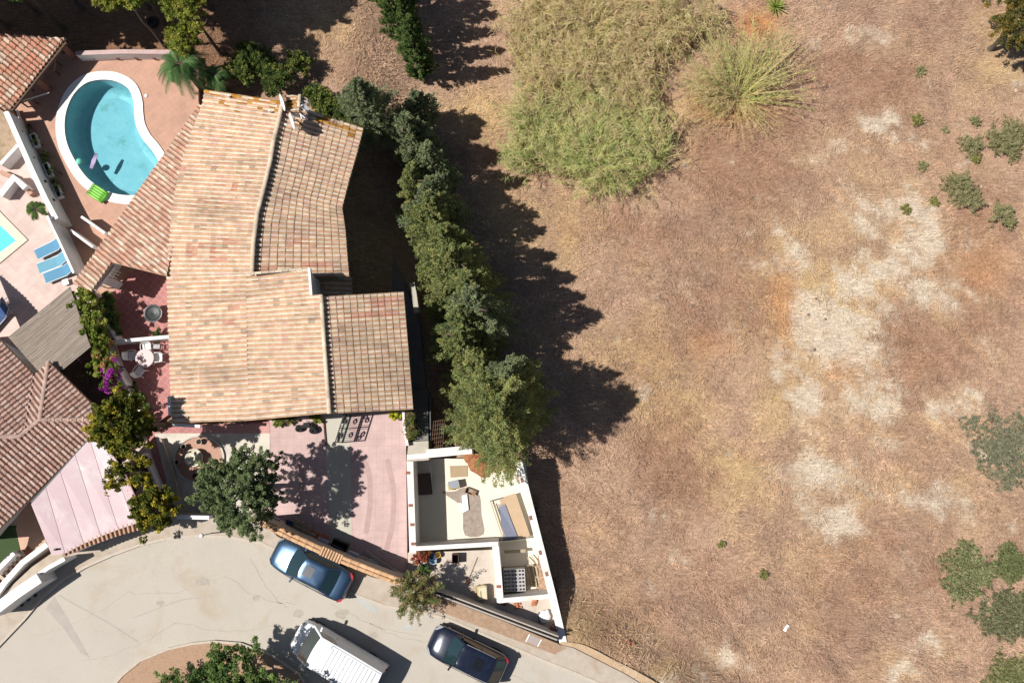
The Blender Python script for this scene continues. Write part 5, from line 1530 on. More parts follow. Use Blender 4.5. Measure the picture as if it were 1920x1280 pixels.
mb = MB(); mb.prism([(c.x - .25, c.y - .25), (c.x + .12, c.y - .25), (c.x + .12, c.y + .25), (c.x - .25, c.y + .25)], .35, .95, holes=[[(c.x - .22, c.y + .22), (c.x + .09, c.y + .22), (c.x + .09, c.y - .22), (c.x - .22, c.y - .22)]]); mb.build('crate_wall', m_darkwood, t)
mb = MB(); mb.prism([(c.x - .24, c.y - .24), (c.x + .11, c.y - .24), (c.x + .11, c.y + .24), (c.x - .24, c.y + .24)], .36, .40); mb.build('crate_base', m_dark, t)
def bucket(px, py, z, r, h, mat, label, name='bucket'):
    p = U3(px, py, z); t = thing(name, p, label, 'bucket', 'buckets in the yard')
    mb = MB(); mb.lathe([(r * .75, 0), (r, h), (r * 1.06, h), (r * .93, h - .01), (r * .7, .03), (0, .03)], p, 18); mb.build('bucket_body', mat, t)
    mb = MB(); mb.tube([p + Vector((r * math.cos(a), .03, h + r * .5 * math.sin(a))) for a in [math.pi * k / 8 for k in range(9)]], .008, 5); mb.build('bail', m_chrome, t)
m_ppaleblue = M('pale_blue_plastic', A(176, 205, 235), .5, .1, 6); m_pblue = M('blue_plastic', A(95, 135, 190), .5, .15, 6); m_pyel = M('yellow_plastic', A(240, 205, 100), .5, .1, 6)
bucket(813, 1049, .35, .19, .35, m_ppaleblue, 'pale blue bucket between red plant and yellow bucket')
bucket(812, 1041, .35, .14, .42, m_pblue, 'darker blue bucket at the middle wall beside the pale blue one')
bucket(822, 1039, .35, .15, .3, m_pyel, 'yellow bucket in the yard at the middle wall')
bucket(851, 1058, .35, .08, .14, m_ppaleblue, 'tiny pale blue tub below the dark crate')
for (x, y, rz, lb) in ((1003, 1129, 0, 'orange brick pile block below the small room, right one'), (970, 1135, 20, 'orange brick chunk below the small room, left one'), (946, 1128, 5, 'dark red brick just under the corner of the small room')):
    t = thing('brick_pile', U3(x, y, .35), lb, 'bricks', 'brick heaps', R(rz))
    for k in range(4):
        mb = MB(); mb.box((random.uniform(-.12, .12), -.12 + .08 * k, .05 + .07 * (k % 2)), (.24, .11, .07), random.uniform(-.4, .4)); mb.build('brick', M('orange_brick', A(222, 140, 100), .9, .2, 9) if x != 946 else m_brick, t, local=True)
t = thing('cement_sack', U3(1021, 1157, .35), 'white rounded sack near the tip of the triangular yard', 'sack')
mb = MB(); mb.sphere(U3(1021, 1155, .47), .34, 16, 10, .5, .12); mb.build('sack_body', m_white, t, smooth=True)
mb = MB(); mb.sphere(U3(1026, 1146, .5), .12, 8, 6, .8, .2); mb.build('sack_neck', m_white, t, smooth=True)
slab([(1009, 1148), (1014, 1148), (1014, 1166), (1009, 1166)], [.55] * 4, .12, 'narrow_board', M('grey_timber', None), 'narrow grey brown board just left of the white sack', 'board')
slab([(1033, 1172), (1046, 1180), (1038, 1199), (1030, 1188)], [1.1, 1.0, .9, 1.0], .5, 'clay_slab', m_brick, 'reddish clay slab propped at the tip of the triangular yard', 'slab')

# stuff stacked along the street wall
def boxthing(name, px, py, z, size, rz, mat, label, cat, lidmat=None):
    t = thing(name, U3(px, py, z), label, cat, None, R(rz))
    w, d, h = size
    mb = MB(); mb.prism([(-w / 2, -d / 2), (w / 2, -d / 2), (w / 2, d / 2), (-w / 2, d / 2)], 0, h * .86); mb.build('box_body', mat, t, local=True, bevel=.02)
    mb = MB(); mb.box((0, 0, h * .93), (w + .03, d + .03, h * .12)); mb.build('lid', lidmat or mat, t, local=True, bevel=.02)
m_gp = M('light_grey_plastic', A(196, 194, 210), .6, .1, 5)
boxthing('plastic_tub', 607, 1016, .5, (.62, .36, .42), -22, m_gp, 'light grey plastic tub beside the black crate on the wall ledge', 'tub')
boxthing('plastic_tub', 663, 1040, .5, (.6, .34, .42), -22, m_gp, 'light grey plastic tub at the right end of the wall ledge clutter', 'tub')
boxthing('white_bag', 518, 976, .5, (.42, .34, .3), -22, M('white_bag', A(190, 190, 205), .7, .1, 5), 'whitish bag on the ledge near the upper end of the street wall', 'bag')
boxthing('blue_crate', 545, 980, .3, (.4, .3, .35), -22, M('deep_blue_plastic', (.03, .05, .13), .6, .2, 5), 'deep blue crate left of the brown pallet', 'crate')
t = thing('black_crate', U3(640, 1020, .3), 'black open crate in the shade between the two light grey tubs', 'crate', None, R(-22))
mb = MB(); mb.prism([(-.45, -.22), (.45, -.22), (.45, .22), (-.45, .22)], 0, .5, holes=[[(-.42, .19), (.42, .19), (.42, -.19), (-.42, -.19)]]); mb.build('crate_wall', m_rubber, t, local=True)
mb = MB(); mb.box((0, 0, .03), (.86, .4, .04)); mb.build('crate_base', m_rubber, t, local=True)
bt = [M('glass_green', (.05, .10, .05), .2, .2, 5), M('bottle_pale', A(190, 190, 170), .3, .1, 5), M('bottle_blue', (.05, .12, .2), .3, .2, 5)]
for k, (x, y) in enumerate(((628, 1029), (633, 1032), (638, 1034), (643, 1037), (635, 1028), (648, 1036), (645, 1031))):
    p = U3(x, y, .5); mb = MB(); mb.lathe([(0, 0), (.05, 0), (.05, .2), (.02, .26), (.02, .32), (0, .32)], p, 10)
    o = tag(mb.build('bottle', bt[k % 3]), ['leftmost dark green bottle', 'second bottle from the left, pale', 'blue bottle in the middle', 'dark green bottle right of the middle', 'pale bottle nearest the crate', 'rightmost blue bottle', 'upper dark green bottle at the right'][k] + ' in the jumble beside the black crate', 'bottle', 'bottles on the wall ledge')
    MBs = None
for k, (x, y) in enumerate(((590, 998), (597, 1001), (604, 1003), (612, 1005), (584, 995), (594, 1005))):
    mb = MB(); mb.box(U3(x, y, .56), (.24, .12, .1), R(-24 + 30 * (k % 3)))
    tag(mb.build('brick', M('orange_brick', None)), ['second loose brick', 'third loose brick', 'fourth loose brick', 'last loose brick, farthest right', 'first loose brick, nearest the pallet', 'lowest loose brick, closest to the wall coping'][k] + ' of those right of the brown pallet', 'brick', 'bricks right of the brown pallet')
t = thing('long_slab', U3(715, 1055, .2), 'long grey concrete lintel lying diagonally at the end of the drive', 'lintel')
mb = MB(); mb.bar(U3(683, 1034, .45), U3(750, 1082, .65), .3, .16); mb.build('lintel_body', M('lintel_grey', A(176, 164, 164), .95, .15, 5, bump=.4), t, bevel=.01)
mb = MB(); mb.bar(U3(684, 1033.5, .56), U3(751, 1081.5, .76), .05, .03); mb.build('edge_strip', m_pave, t)
slab([(672, 1049), (697, 1047), (745, 1083), (740, 1087)], [.62, .62, .7, .7], .05, 'ledge_sheet', M('cream_sheet', A(238, 228, 204), .8, .08, 3), 'cream coloured triangular sheet on the ledge beside the grey lintel', 'sheet')

# lamp post on the pavement, tyre, litter
t = thing('marker_post', U3(396, 999, 1.0), 'short grey post with a round white head on the pavement by the curve', 'post')
q = U3(396, 999, 1.0); mb = MB(); mb.tube([q, q + Vector((0, 0, 1.45))], .03, 8); mb.build('post', M('grey_metal', None), t)
mb = MB(); mb.sphere(q + Vector((0, 0, 1.5)), .12, 14, 10); mb.build('head', m_whitep, t, smooth=True)
p = G3(286, 42, .08); t = thing('old_tyre', p, 'old black tyre lying in the litter above the pool wall', 'tyre')
mb = MB(); mb.lathe([(.17, -.07), (.30, -.09), (.34, -.05), (.34, .05), (.30, .09), (.17, .07), (.15, 0), (.17, -.07)], p, 22); mb.build('tyre_ring', m_rubber, t)
mb = MB(); mb.lathe([(.16, .0), (0, -.01)], p, 14); mb.build('hub', m_dark, t)
p = G3(1468, 1181, .12); mb = MB(); mb.grid([[(p.x + .05 * i + .08 * j, p.y - .03 * i + .11 * j, p.z + .03 * ((i * j) % 3)) for i in range(4)] for j in range(4)])
tag(mb.build('paper_scrap', m_whitep), 'crumpled white paper scrap lying in the dry grass at the lower right', 'litter')
p = G3(1250, 255, .1); mb = MB(); mb.sphere(p, .3, 10, 7, .7, .3)
tag(mb.build('stone', M('pale_rock', None)), 'pale stone beside the reed thicket', 'stone')

# ================================================================== VEHICLES
def vehicle(name, label, cat, px, py, ang, L, W, stations, zb_, green, paint, kind):
    """stations: (x from the nose, half width, top height, shoulder drop); green: cabin lines"""
    c = U3(px, py, Z_ROAD + .7); c.z = Z_ROAD + .005
    t = thing(name, c, label, cat, None, ang)
    hx = L / 2
    rows = []
    for (x, w, zt, dr) in stations:
        prof = [(w * .90, .22), (w * .98, .34), (w, .55), (w * .985, max(.56, zt - dr)), (w * .93, zt - dr * .35), (w * .80, zt - dr * .08), (w * .45, zt + .012), (0, zt + .018)]
        row = [(hx - x, y, z) for y, z in prof] + [(hx - x, -y, z) for y, z in reversed(prof[:-1])]
        rows.append(row)
    mb = MB(); mb.grid(rows); mb.add(rows[0], [tuple(range(len(rows[0])))]); mb.add(rows[-1], [tuple(range(len(rows[-1])))])
    mb.build('body', paint, t, smooth=True, local=True)
    mb = MB(); mb.box((0, 0, .24), (L * .93, W * .88, .12)); mb.build('underbody', m_rubber, t, local=True)
    # cabin: base ring and roof ring
    (xb0, xr0, xr1, xb1, wb, wr, zbel, zr) = green
    def ringp(x0, x1, w, z, bow0, bow1, n=6, zc=.0):
        f = [(x0 + bow0 * (1 - (2 * k / n - 1) ** 2), w * (2 * k / n - 1), z + zc * (1 - (2 * k / n - 1) ** 2)) for k in range(n + 1)]       # front, -w..w
        s1 = [(x0 + (x1 - x0) * k / n, w * (1 + .03 * math.sin(math.pi * k / n)), z + zc * 0) for k in range(1, n)]
        r = [(x1 - bow1 * (1 - (2 * k / n - 1) ** 2), -w * (2 * k / n - 1), z + zc * (1 - (2 * k / n - 1) ** 2)) for k in range(n + 1)]
        s2 = [(x1 + (x0 - x1) * k / n, -w * (1 + .03 * math.sin(math.pi * k / n)), z) for k in range(1, n)]
        return f + s1 + r + s2
    base = ringp(hx - xb0, hx - xb1, wb, zbel, .10, .08)
    top = ringp(hx - xr0, hx - xr1, wr, zr, .07, .06, zc=.03)
    low = [(x, y, z - .12) for x, y, z in base]
    n = 6
    mb = MB(); mb.grid([low, base, top], True); mb.build('pillar_frame', paint, t, smooth=False, local=True)
    # roof panel with crown
    cxm = sum(p[0] for p in top) / len(top)
    mb = MB(); rr = [top]
    for s in (.9, .7, .45, .2, .02):
        rr.append([(cxm + (x - cxm) * s, y * s, zr + .035 + .03 * (1 - s * s)) for x, y, z in top])
    mb.grid(rr, True); mb.build('roof', paint, t, smooth=True, local=True)
    def pane(nm, b0, b1, t0, t1, inset=(.06, .94, .08, .92), parts=6, out=.012):
        bs = base[b0:b1 + 1] if b1 < len(base) else base[b0:] + [base[0]]
        ts = top[t0:t1 + 1] if t1 < len(top) else top[t0:] + [top[0]]
        def at(lst, u):
            f = u * (len(lst) - 1); i = min(int(f), len(lst) - 2); return Vector(lst[i]).lerp(Vector(lst[i + 1]), f - i)
        rows = []
        for v in np.linspace(inset[2], inset[3], 4):
            row = []
            for u in np.linspace(inset[0], inset[1], 9):
                p = at(bs, u).lerp(at(ts, u), v)
                e1 = at(bs, min(1, u + .05)) - at(bs, max(0, u - .05)); e2 = at(ts, u) - at(bs, u)
                nn = e1.cross(e2).normalized()
                if nn.z < 0: nn = -nn
                row.append(tuple(p + nn * out))
            rows.append(row)
        mb = MB(); mb.grid(rows); return mb.build(nm, m_glass, t, smooth=True, local=True)
    pane('windscreen', 0, n, 0, n, (.05, .95, .04, .95))
    pane('rear_window', 2 * n, 3 * n, 2 * n, 3 * n, (.07, .93, .10, .93))
    for (k0, k1) in ((n, 2 * n), (3 * n, 4 * n)):
        if kind == 'van':
            f = (.04, .26) if k0 == n else (.74, .96)
            pane('side_window', k0, k1, k0, k1, (f[0], f[1], .35, .9))
        else:
            pane('side_window', k0, k1, k0, k1, (.07, .47, .12, .9)); pane('side_window', k0, k1, k0, k1, (.52, .93, .12, .9))
    for sx_ in (-1, 1):
        for x in ((.17 * L), (.80 * L)):
            wc = Vector((hx - x, sx_ * (W / 2 - .14), .32))
            mb = MB(); pr_ = [(.19, -.1), (.30, -.1), (.325, -.07), (.325, .07), (.30, .1), (.19, .1)]
            mb.lathe(pr_, (0, 0, 0), 20); mb.v = [(v[0] + wc.x, v[2] + wc.y, v[1] + wc.z) for v in mb.v]
            wh_ = mb.build('wheel', m_rubber, t, local=True)
            mb = MB(); mb.lathe([(0, .06), (.06, .07), (.19, .05), (.19, -.05), (0, -.06)], (0, 0, 0), 16); mb.v = [(v[0] + wc.x, v[2] * (1 if sx_ > 0 else -1) + wc.y + sx_ * .03, v[1] + wc.z) for v in mb.v]
            mb.build('rim', m_chrome, wh_, local=True)
        xm = xb0 + (.42 if kind != 'van' else .45)
        zm = zbel + (.08 if kind != 'van' else .35)
        mb = MB(); mb.box((hx - xm, sx_ * (wb + .10), zm), (.10, .24, .14), sx_ * R(-12)); mb.build('wing_mirror', paint if kind != 'hatch' else m_rubber, t, local=True, bevel=.03)
    return t, hx
m_blue_p = MPAINT('metallic_blue', (.05, .095, .165), .75, .30)
m_navy_p = MPAINT('dark_navy', (.008, .012, .028), .3, .18)
m_van_p = MPAINT('van_white', (.72, .72, .72), 0, .35, .4)
m_lamp = M('lamp_glass', (.30, .32, .35), .15, .1, 6, spec=.8); m_red = M('tail_red', (.35, .012, .02), .25, .1, 6, spec=.6)
def on_body(t, hx, nm, mat, quads):
    for q in quads:
        mb = MB(); mb.grid(q); mb.build(nm, mat, t, local=True, smooth=True)

# blue saloon
st = [(.0, .50, .50, .1), (.04, .60, .60, .12), (.16, .72, .68, .14), (.40, .80, .76, .13), (.8, .845, .84, .11), (1.25, .865, .91, .09), (1.6, .87, .95, .08), (2.6, .875, .97, .08), (3.4, .87, .99, .08), (3.8, .86, 1.02, .08),
      (4.2, .83, 1.02, .1), (4.40, .77, .98, .14), (4.50, .68, .86, .2), (4.55, .60, .55, .1)]
t, hx = vehicle('blue_saloon', 'metallic blue saloon car parked against the tile topped street wall', 'car', 583, 1067, math.pi - R(26.3), 4.55, 1.76, st, .9, (1.20, 1.92, 3.15, 3.92, .79, .60, .93, 1.40), m_blue_p, 'saloon')
mb = MB(); mb.grid([[(hx - x, y, 1.472 - .016 * abs(y / .28) ** 2 * .6 - (.004 if abs(x - 2.5) > .3 else 0)) for y in (-.28, -.1, .1, .28)] for x in (2.06, 2.3, 2.6)]); 
mb.v = [(x, y, z + .012) for x, y, z in mb.v]
mb.build('sunroof', M('sunroof_grey', (.14, .14, .15), .2, .05, 5, spec=.6), t, local=True)
for s in (-1, 1):
    mb = MB(); mb.grid([[(hx - .10, s * .50, .665), (hx - .30, s * .76, .72)], [(hx - .03, s * .48, .56), (hx - .2, s * .765, .60)]]); mb.v = [(x + .02, y + s * .02, z + .012) for x, y, z in mb.v]; mb.build('headlight', m_lamp, t, local=True)
    mb = MB(); mb.prism([(hx - 4.52, s * .52), (hx - 4.50, s * .72), (hx - 4.30, s * .845), (hx - 4.27, s * .80), (hx - 4.40, s * .62)], .70, .965); mb.build('tail_light', m_red, t, local=True)
mb = MB(); mb.grid([[(hx - 4.53, y, .72) for y in (-.5, 0, .5)], [(hx - 4.515 + .0, y, .80) for y in (-.5, 0, .5)]]); mb.v = [(x - .02, y, z) for x, y, z in mb.v]; mb.build('light_bar', m_red, t, local=True)
mb = MB(); mb.bar((hx - 1.22, -.62, .955), (hx - 1.30, .1, .96), .025, .02); mb.bar((hx - 1.2, 0, .96), (hx - 1.28, .66, .955), .025, .02); mb.build('wiper', m_rubber, t, local=True)

# dark navy hatchback
st = [(.0, .48, .48, .1), (.04, .60, .60, .12), (.15, .74, .70, .16), (.36, .82, .80, .15), (.7, .855, .88, .12), (1.1, .87, .94, .10), (1.5, .875, .98, .08), (2.5, .88, 1.00, .08), (3.4, .88, 1.02, .08), (3.85, .86, 1.03, .1), (4.10, .80, 1.0, .14), (4.22, .70, .86, .2), (4.26, .62, .52, .1)]
t, hx = vehicle('navy_hatchback', 'very dark navy hatchback parked by the kerb near the service cover', 'car', 876, 1228, math.pi - R(24.8), 4.26, 1.78, st, .9, (1.12, 1.78, 3.55, 4.10, .80, .63, .96, 1.46), m_navy_p, 'hatch')
mb = MB(); mb.grid([[(hx - x, y, 1.545) for y in (-.3, 0, .3)] for x in (2.55, 3.05)]); mb.build('sunroof', M('sunroof_black', (.01, .01, .013), .1, .1, 5, spec=.6), t, local=True)
for s in (-1, 1):
    mb = MB(); mb.grid([[(hx - .14, s * .48, .715), (hx - .42, s * .79, .80)], [(hx - .03, s * .46, .60), (hx - .2, s * .775, .64)]]); mb.v = [(x + .02, y + s * .02, z + .014) for x, y, z in mb.v]; mb.build('headlight', m_lamp, t, local=True)
    mb = MB(); mb.prism([(hx - 4.23, s * .60), (hx - 4.20, s * .72), (hx - 4.02, s * .84), (hx - 4.0, s * .80), (hx - 4.14, s * .62)], .72, 1.0); mb.build('tail_light', m_red, t, local=True)
    mb = MB(); mb.tube([(hx - 1.85, s * .66, 1.475), (hx - 2.6, s * .67, 1.50), (hx - 3.5, s * .66, 1.475)], .016, 6); mb.build('roof_rail', m_chrome, t, local=True)
mb = MB(); mb.tube([(hx - .02, -.55, .55), (hx + .01, -.25, .54), (hx + .02, 0, .54), (hx + .01, .25, .54), (hx - .02, .55, .55)], .02, 6); mb.build('grille_trim', m_chrome, t, local=True)
mb = MB(); mb.bar((hx - 1.14, -.62, .985), (hx - 1.22, .1, .99), .025, .02); mb.bar((hx - 1.12, 0, .99), (hx - 1.2, .66, .985), .025, .02); mb.build('wiper', m_rubber, t, local=True)

# white van
st = [(.0, .60, .62, .14), (.05, .72, .80, .16), (.2, .83, .95, .18), (.5, .90, 1.06, .16), (.85, .94, 1.14, .12), (1.2, .955, 1.16, .08), (2.5, .96, 1.16, .08), (4.9, .96, 1.16, .08), (5.08, .95, 1.16, .08), (5.12, .93, .6, .1)]
t, hx = vehicle('white_van', 'large white van with ribbed roof in the shade of the roadside tree', 'van', 633, 1232, math.pi - R(29.4), 5.12, 1.94, st, .9, (.72, 1.42, 5.0, 5.08, .93, .82, 1.12, 1.94), m_van_p, 'van')
for k in range(12):
    x = 2.25 + k * .225
    mb = MB(); mb.bar((hx - x, -.66, 1.985), (hx - x, .66, 1.985), .035, .05); mb.build('roof_rib', M('rib_shadow_grey', (.30, .30, .31), .6, .1, 6), t, local=True)
for (a_, b_) in (((2.12, -.72), (2.12, .72)),):
    mb = MB(); mb.bar((hx - a_[0], a_[1], 1.985), (hx - b_[0], b_[1], 1.985), .03, .012); mb.build('roof_seam', m_rubber, t, local=True)
for s in (-1, 1):
    mb = MB(); mb.bar((hx - 2.1, s * .74, 1.985), (hx - 4.95, s * .74, 1.975), .03, .03); mb.build('gutter', M('grey_metal', None), t, local=True)
    mb = MB(); mb.grid([[(hx - .12, s * .60, .90), (hx - .48, s * .86, 1.03)], [(hx - .02, s * .58, .74), (hx - .26, s * .845, .82)]]); mb.v = [(x + .02, y + s * .02, z + .012) for x, y, z in mb.v]; mb.build('headlight', m_lamp, t, local=True)
    mb = MB(); mb.box((hx - 5.10, s * .88, 1.1), (.06, .1, .5)); mb.build('tail_light', m_red, t, local=True)
mb = MB(); mb.bar((hx - .74, -.7, 1.18), (hx - .86, .05, 1.22), .03, .02); mb.bar((hx - .72, -.05, 1.18), (hx - .84, .7, 1.22), .03, .02); mb.build('wiper', m_rubber, t, local=True)

# ================================================================== PLANTS
def unit(v):
    return v / np.maximum(np.linalg.norm(v, axis=1, keepdims=True), 1e-9)
def foliage(name, parent, P, D, L, Rr, per, ll, lw, cols, mix=.5, flat=.3):
    """leaf sprays: plumes at P growing along D (length L, radius Rr), 'per' leaves each; every leaf a small folded face"""
    n = len(P); m = n * per
    idx = np.repeat(np.arange(n), per)
    t = RNG.random(m) ** .8
    off = RNG.normal(0, 1, (m, 3)); off = off - D[idx] * np.sum(off * D[idx], 1, keepdims=True)
    off = unit(off) * (RNG.random(m) ** .6)[:, None]
    c = P[idx] + D[idx] * (t * L[idx])[:, None] + off * (Rr[idx] * (1 - .55 * t))[:, None]
    ax = unit(D[idx] * mix + off * .6 + RNG.normal(0, .45, (m, 3)))
    up_ = unit(RNG.normal(0, 1, (m, 3)) * flat + np.array([0, 0, 1.0]) + off * .5)
    sd_ = unit(np.cross(ax, up_))
    l = RNG.uniform(.7, 1.3, m)[:, None] * ll / 2; w = RNG.uniform(.7, 1.3, m)[:, None] * lw / 2
    V = np.stack([c - ax * l, c + sd_ * w, c + ax * l, c - sd_ * w], 1).reshape(-1, 3)
    F = np.arange(m * 4).reshape(-1, 4)
    cols = np.array(cols)
    pc_ = cols[RNG.integers(0, len(cols), n)] * RNG.uniform(.8, 1.2, (n, 1))
    tint = pc_[idx] * RNG.uniform(.95, 1.7, (m, 1)) * np.array([1.06, 1.0, .88])
    return npmesh(name, V, F, m_leaf, np.clip(tint, 0, .6), parent)
def trunk(parent, base, top, r, limbs=5, spread=1.0, seed=0, lz=.45):
    rnd = random.Random(seed)
    base = Vector(base); top = Vector(top)
    mb = MB()
    pts = [base + Vector((0, 0, -.3))]; rad = [r * 1.25]
    for k in range(1, 7):
        f = k / 6; p = base.lerp(top, f) + Vector((rnd.uniform(-.06, .06), rnd.uniform(-.06, .06), 0)) * (1 if k < 6 else 0)
        pts.append(p); rad.append(r * (1 - .75 * f))
    mb.tube(pts, rad, 9)
    tk = mb.build('trunk', m_bark, parent, smooth=True)
    for k in range(limbs):
        f = lz + (.9 - lz) * k / max(1, limbs - 1)
        p = base.lerp(top, f); a = rnd.uniform(0, 6.28)
        q = p + Vector((math.cos(a) * spread * .5, math.sin(a) * spread * .5, spread * .35)); q2 = p + Vector((math.cos(a + .3) * spread * .8, math.sin(a + .3) * spread * .8, spread * .35))
        mb = MB(); mb.tube([p, q, q2], [r * .45 * (1 - f * .5), r * .28, r * .1], 6); mb.build('limb', m_bark, parent, smooth=True)
def G_CON(k=1.0): return [np.array(A(108, 128, 84)) * k * 1.35, np.array(A(122, 134, 80)) * k * 1.35, np.array(A(94, 116, 88)) * k * 1.35]
CON_A = [np.array(A(136, 150, 118)), np.array(A(122, 140, 110)), np.array(A(148, 158, 124))]
CON_B = [np.array(A(144, 154, 104)), np.array(A(128, 144, 98)), np.array(A(156, 162, 108))]
CON_D = [np.array(A(98, 122, 72)), np.array(A(82, 106, 62)), np.array(A(112, 132, 80))]
def conifer(base, h, r, label, cols, group, nplume=150, per=95, seed=1, lean=(0, 0), low=.08):
    t = thing('conifer_tree', base, label, 'tree', group)
    top = Vector(base) + Vector((lean[0], lean[1], h))
    trunk(t, base, Vector(base).lerp(top, .9), .13 + h * .01, 5, r * .55, seed, .3)
    f = low + (1 - low) * RNG.random(nplume) ** 1.15
    a = RNG.uniform(0, 2 * np.pi, nplume)
    lob = 1 + .22 * np.sin(a * 3 + seed) + .15 * np.sin(a * 5 + 2.1 * seed)
    R0 = r * lob * np.clip(1.15 * (1 - f) ** .75, .04, 1) * np.clip(f * 5, .35, 1)
    inner = RNG.uniform(.35, .85, nplume)
    bx_ = base[0] + lean[0] * f + np.cos(a) * R0 * inner; by_ = base[1] + lean[1] * f + np.sin(a) * R0 * inner
    bz_ = base[2] + h * f * .97
    D = unit(np.stack([np.cos(a) * .9, np.sin(a) * .9, .55 + .9 * f], 1) + RNG.normal(0, .18, (nplume, 3)))
    L = np.clip(R0 * .55, .3, .9) * RNG.uniform(.7, 1.25, nplume)
    foliage('crown', t, np.stack([bx_, by_, bz_], 1), D, L, np.clip(L * .36, .12, .3), int(per * .9), .13, .045, cols, 1.0, .45)
    return t
def by_tip(px, py, h):
    """foot of a tree of height h whose shadow tip falls at the pixel"""
    tip = G3(px, py)
    b_ = tip - Vector((SH_DIR[0], SH_DIR[1], 0)) * h * COT
    for _ in range(3):
        z = float(terrain(b_.x, b_.y)); hh = h + z - tip.z
        b_ = tip - Vector((SH_DIR[0], SH_DIR[1], 0)) * hh * COT
    b_.z = float(terrain(b_.x, b_.y))
    return b_
HG = 'conifers of the tall row beside the villa'
rowt = [((952, 133), 8.0, .85, CON_D, 'narrow dark cypress at the top of the frame, lowest of the top group'),
        ((946, 96), 8.2, .95, CON_D, 'slim dark cypress second from the bottom of the top group'),
        ((930, 60), 8.3, 1.05, CON_D, 'narrow dark cypress cut by the top edge, left of the dry lot'),
        ((935, 28), 8.4, 1.1, CON_D, 'dark cypress between two others at the very top edge'),
        ((918, 8), 8.2, 1.1, CON_D, 'cypress crown reaching in from beyond the top edge'),
        ((900, 250), 6.6, 1.25, CON_A, 'grey green conifer nearest the chimney end of the villa'),
        ((952, 292), 6.8, 1.15, CON_A, 'bluish conifer at the upper right of the row throwing its uppermost pointed shadow'),
        ((985, 340), 6.8, 1.05, CON_A, 'bluish conifer just below the uppermost pointed shadow of the row'),
        ((955, 375), 6.6, 1.1, CON_B, 'slim conifer squeezed between bluish and yellow green conifers'),
        ((1008, 402), 7.6, 1.3, CON_A, 'grey green conifer between bluish and yellow green trees of the row'),
        ((1022, 432), 8.2, 1.3, CON_B, 'yellow green conifer at the bend of the row beside the villa corner'),
        ((1040, 480), 8.0, 1.2, CON_B, 'yellow green conifer directly below the bend of the row'),
        ((1078, 520), 9.2, 1.5, CON_B, 'broad conifer with arms reaching right over the dry lot'),
        ((1092, 556), 8.6, 1.5, CON_B, 'conifer whose shadow fills the bay above the longest pointed shadow'),
        ((1128, 592), 9.8, 1.7, CON_A, 'tall conifer with the longest pointed shadow in the upper row'),
        ((1075, 610), 8.2, 1.35, CON_B, 'yellowish conifer on the house side of the row level with the small lean-to roof'),
        ((1070, 650), 8.0, 1.3, CON_B, 'conifer in the row just above the big broad one')]
for i, (tp, h, r, cs, lb) in enumerate(rowt):
    if i > 4:
        h += 1.1; r *= 1.3
    b_ = by_tip(tp[0], tp[1], h)
    conifer(b_, h, r, lb, cs, HG, int(150 + 130 * r), 100, i + 1)
for i, (px, py, h, r, cs, lb) in enumerate(((800, 300, 6.0, 1.2, CON_A, 'dense blue grey conifer filling the row right of the villa roof corner'), (800, 372, 6.0, 1.2, CON_A, 'conifer on the house side of the row level with the roof ridge bend'), (795, 240, 5.5, 1.1, CON_A, 'lower conifer at the head of the long row'),
                                    (815, 440, 6.2, 1.3, CON_B, 'house side conifer beside the wide roof edge'), (825, 510, 6.4, 1.4, CON_B, 'house side conifer level with the dark lean to'), (848, 575, 6.4, 1.4, CON_B, 'house side conifer above the side lane wall'), (868, 640, 6.6, 1.5, CON_A, 'house side conifer at the lower half of the row'),
                                    (905, 690, 7.0, 1.6, CON_B, 'bushy conifer directly above the biggest one'))):
    b_ = G3(px, py)
    conifer(b_, h, r, lb, cs, HG, int(150 + 130 * r), 90, 60 + i)
bb = by_tip(1205, 797, 11.8)
big = conifer(bb + Vector((-.55, 1.1, 0)), 11.6, 3.35, 'biggest broad conifer at the lower end of the row above the unfinished building', CON_B, HG, 1000, 105, 31, lean=(.3, .3), low=.12)
bb2 = by_tip(1130, 745, 9.0)
conifer(bb2 + Vector((-.4, 0, 0)), 8.8, 2.2, 'conifer merging into the left side of the biggest one, nearest the side stairs', CON_B, HG, 380, 100, 33)
bb3 = by_tip(1165, 700, 10.0)
conifer(bb3, 9.8, 1.6, 'conifer behind the top of the biggest broad one', CON_A, HG, 300, 100, 37)

def round_tree(name, c, z0, rx, rz, label, cols, cat='tree', group=None, npl=160, per=70, ll=.14, lw=.06, pl=.45, pr=.26, lift=.25, seed=1, hollow=.55, parts=True, flat=.5, gaps=.0):
    """c: crown centre (world), z0: ground; plumes spread through the outer part of an ellipsoid"""
    base = Vector((c[0], c[1], z0)); t = thing(name, base, label, cat, group)
    if parts:
        trunk(t, base, Vector((c[0], c[1], c[2])), .06 + rx * .05, 5, rx * .6, seed, .5)
    d = unit(RNG.normal(0, 1, (npl, 3))); d[:, 2] = np.where(d[:, 2] < -.35, -d[:, 2], d[:, 2])
    az = np.arctan2(d[:, 1], d[:, 0])
    lob = 1 + .16 * np.sin(az * 3 + seed * 1.7) + .12 * np.sin(az * 7 + seed) + .10 * np.sin(d[:, 2] * 6 + seed)
    rr = RNG.uniform(hollow, 1, npl) * lob
    if gaps:
        g = fbm(d[:, 0] * 2 + seed * 3, d[:, 1] * 2, seed, 2) > gaps; rr = rr[g]; d = d[g]
    P = np.array([c[0], c[1], c[2]]) + d * np.array([rx, rx, rz]) * (rr * .82)[:, None]
    D = unit(d + np.array([0, 0, lift]) + RNG.normal(0, .25, d.shape))
    L = np.full(len(P), pl) * RNG.uniform(.6, 1.3, len(P))
    foliage('crown' if parts else 'foliage', t, P, D, L, np.full(len(P), pr) * RNG.uniform(.7, 1.2, len(P)), per, ll, lw, cols, .5, flat)
    return t
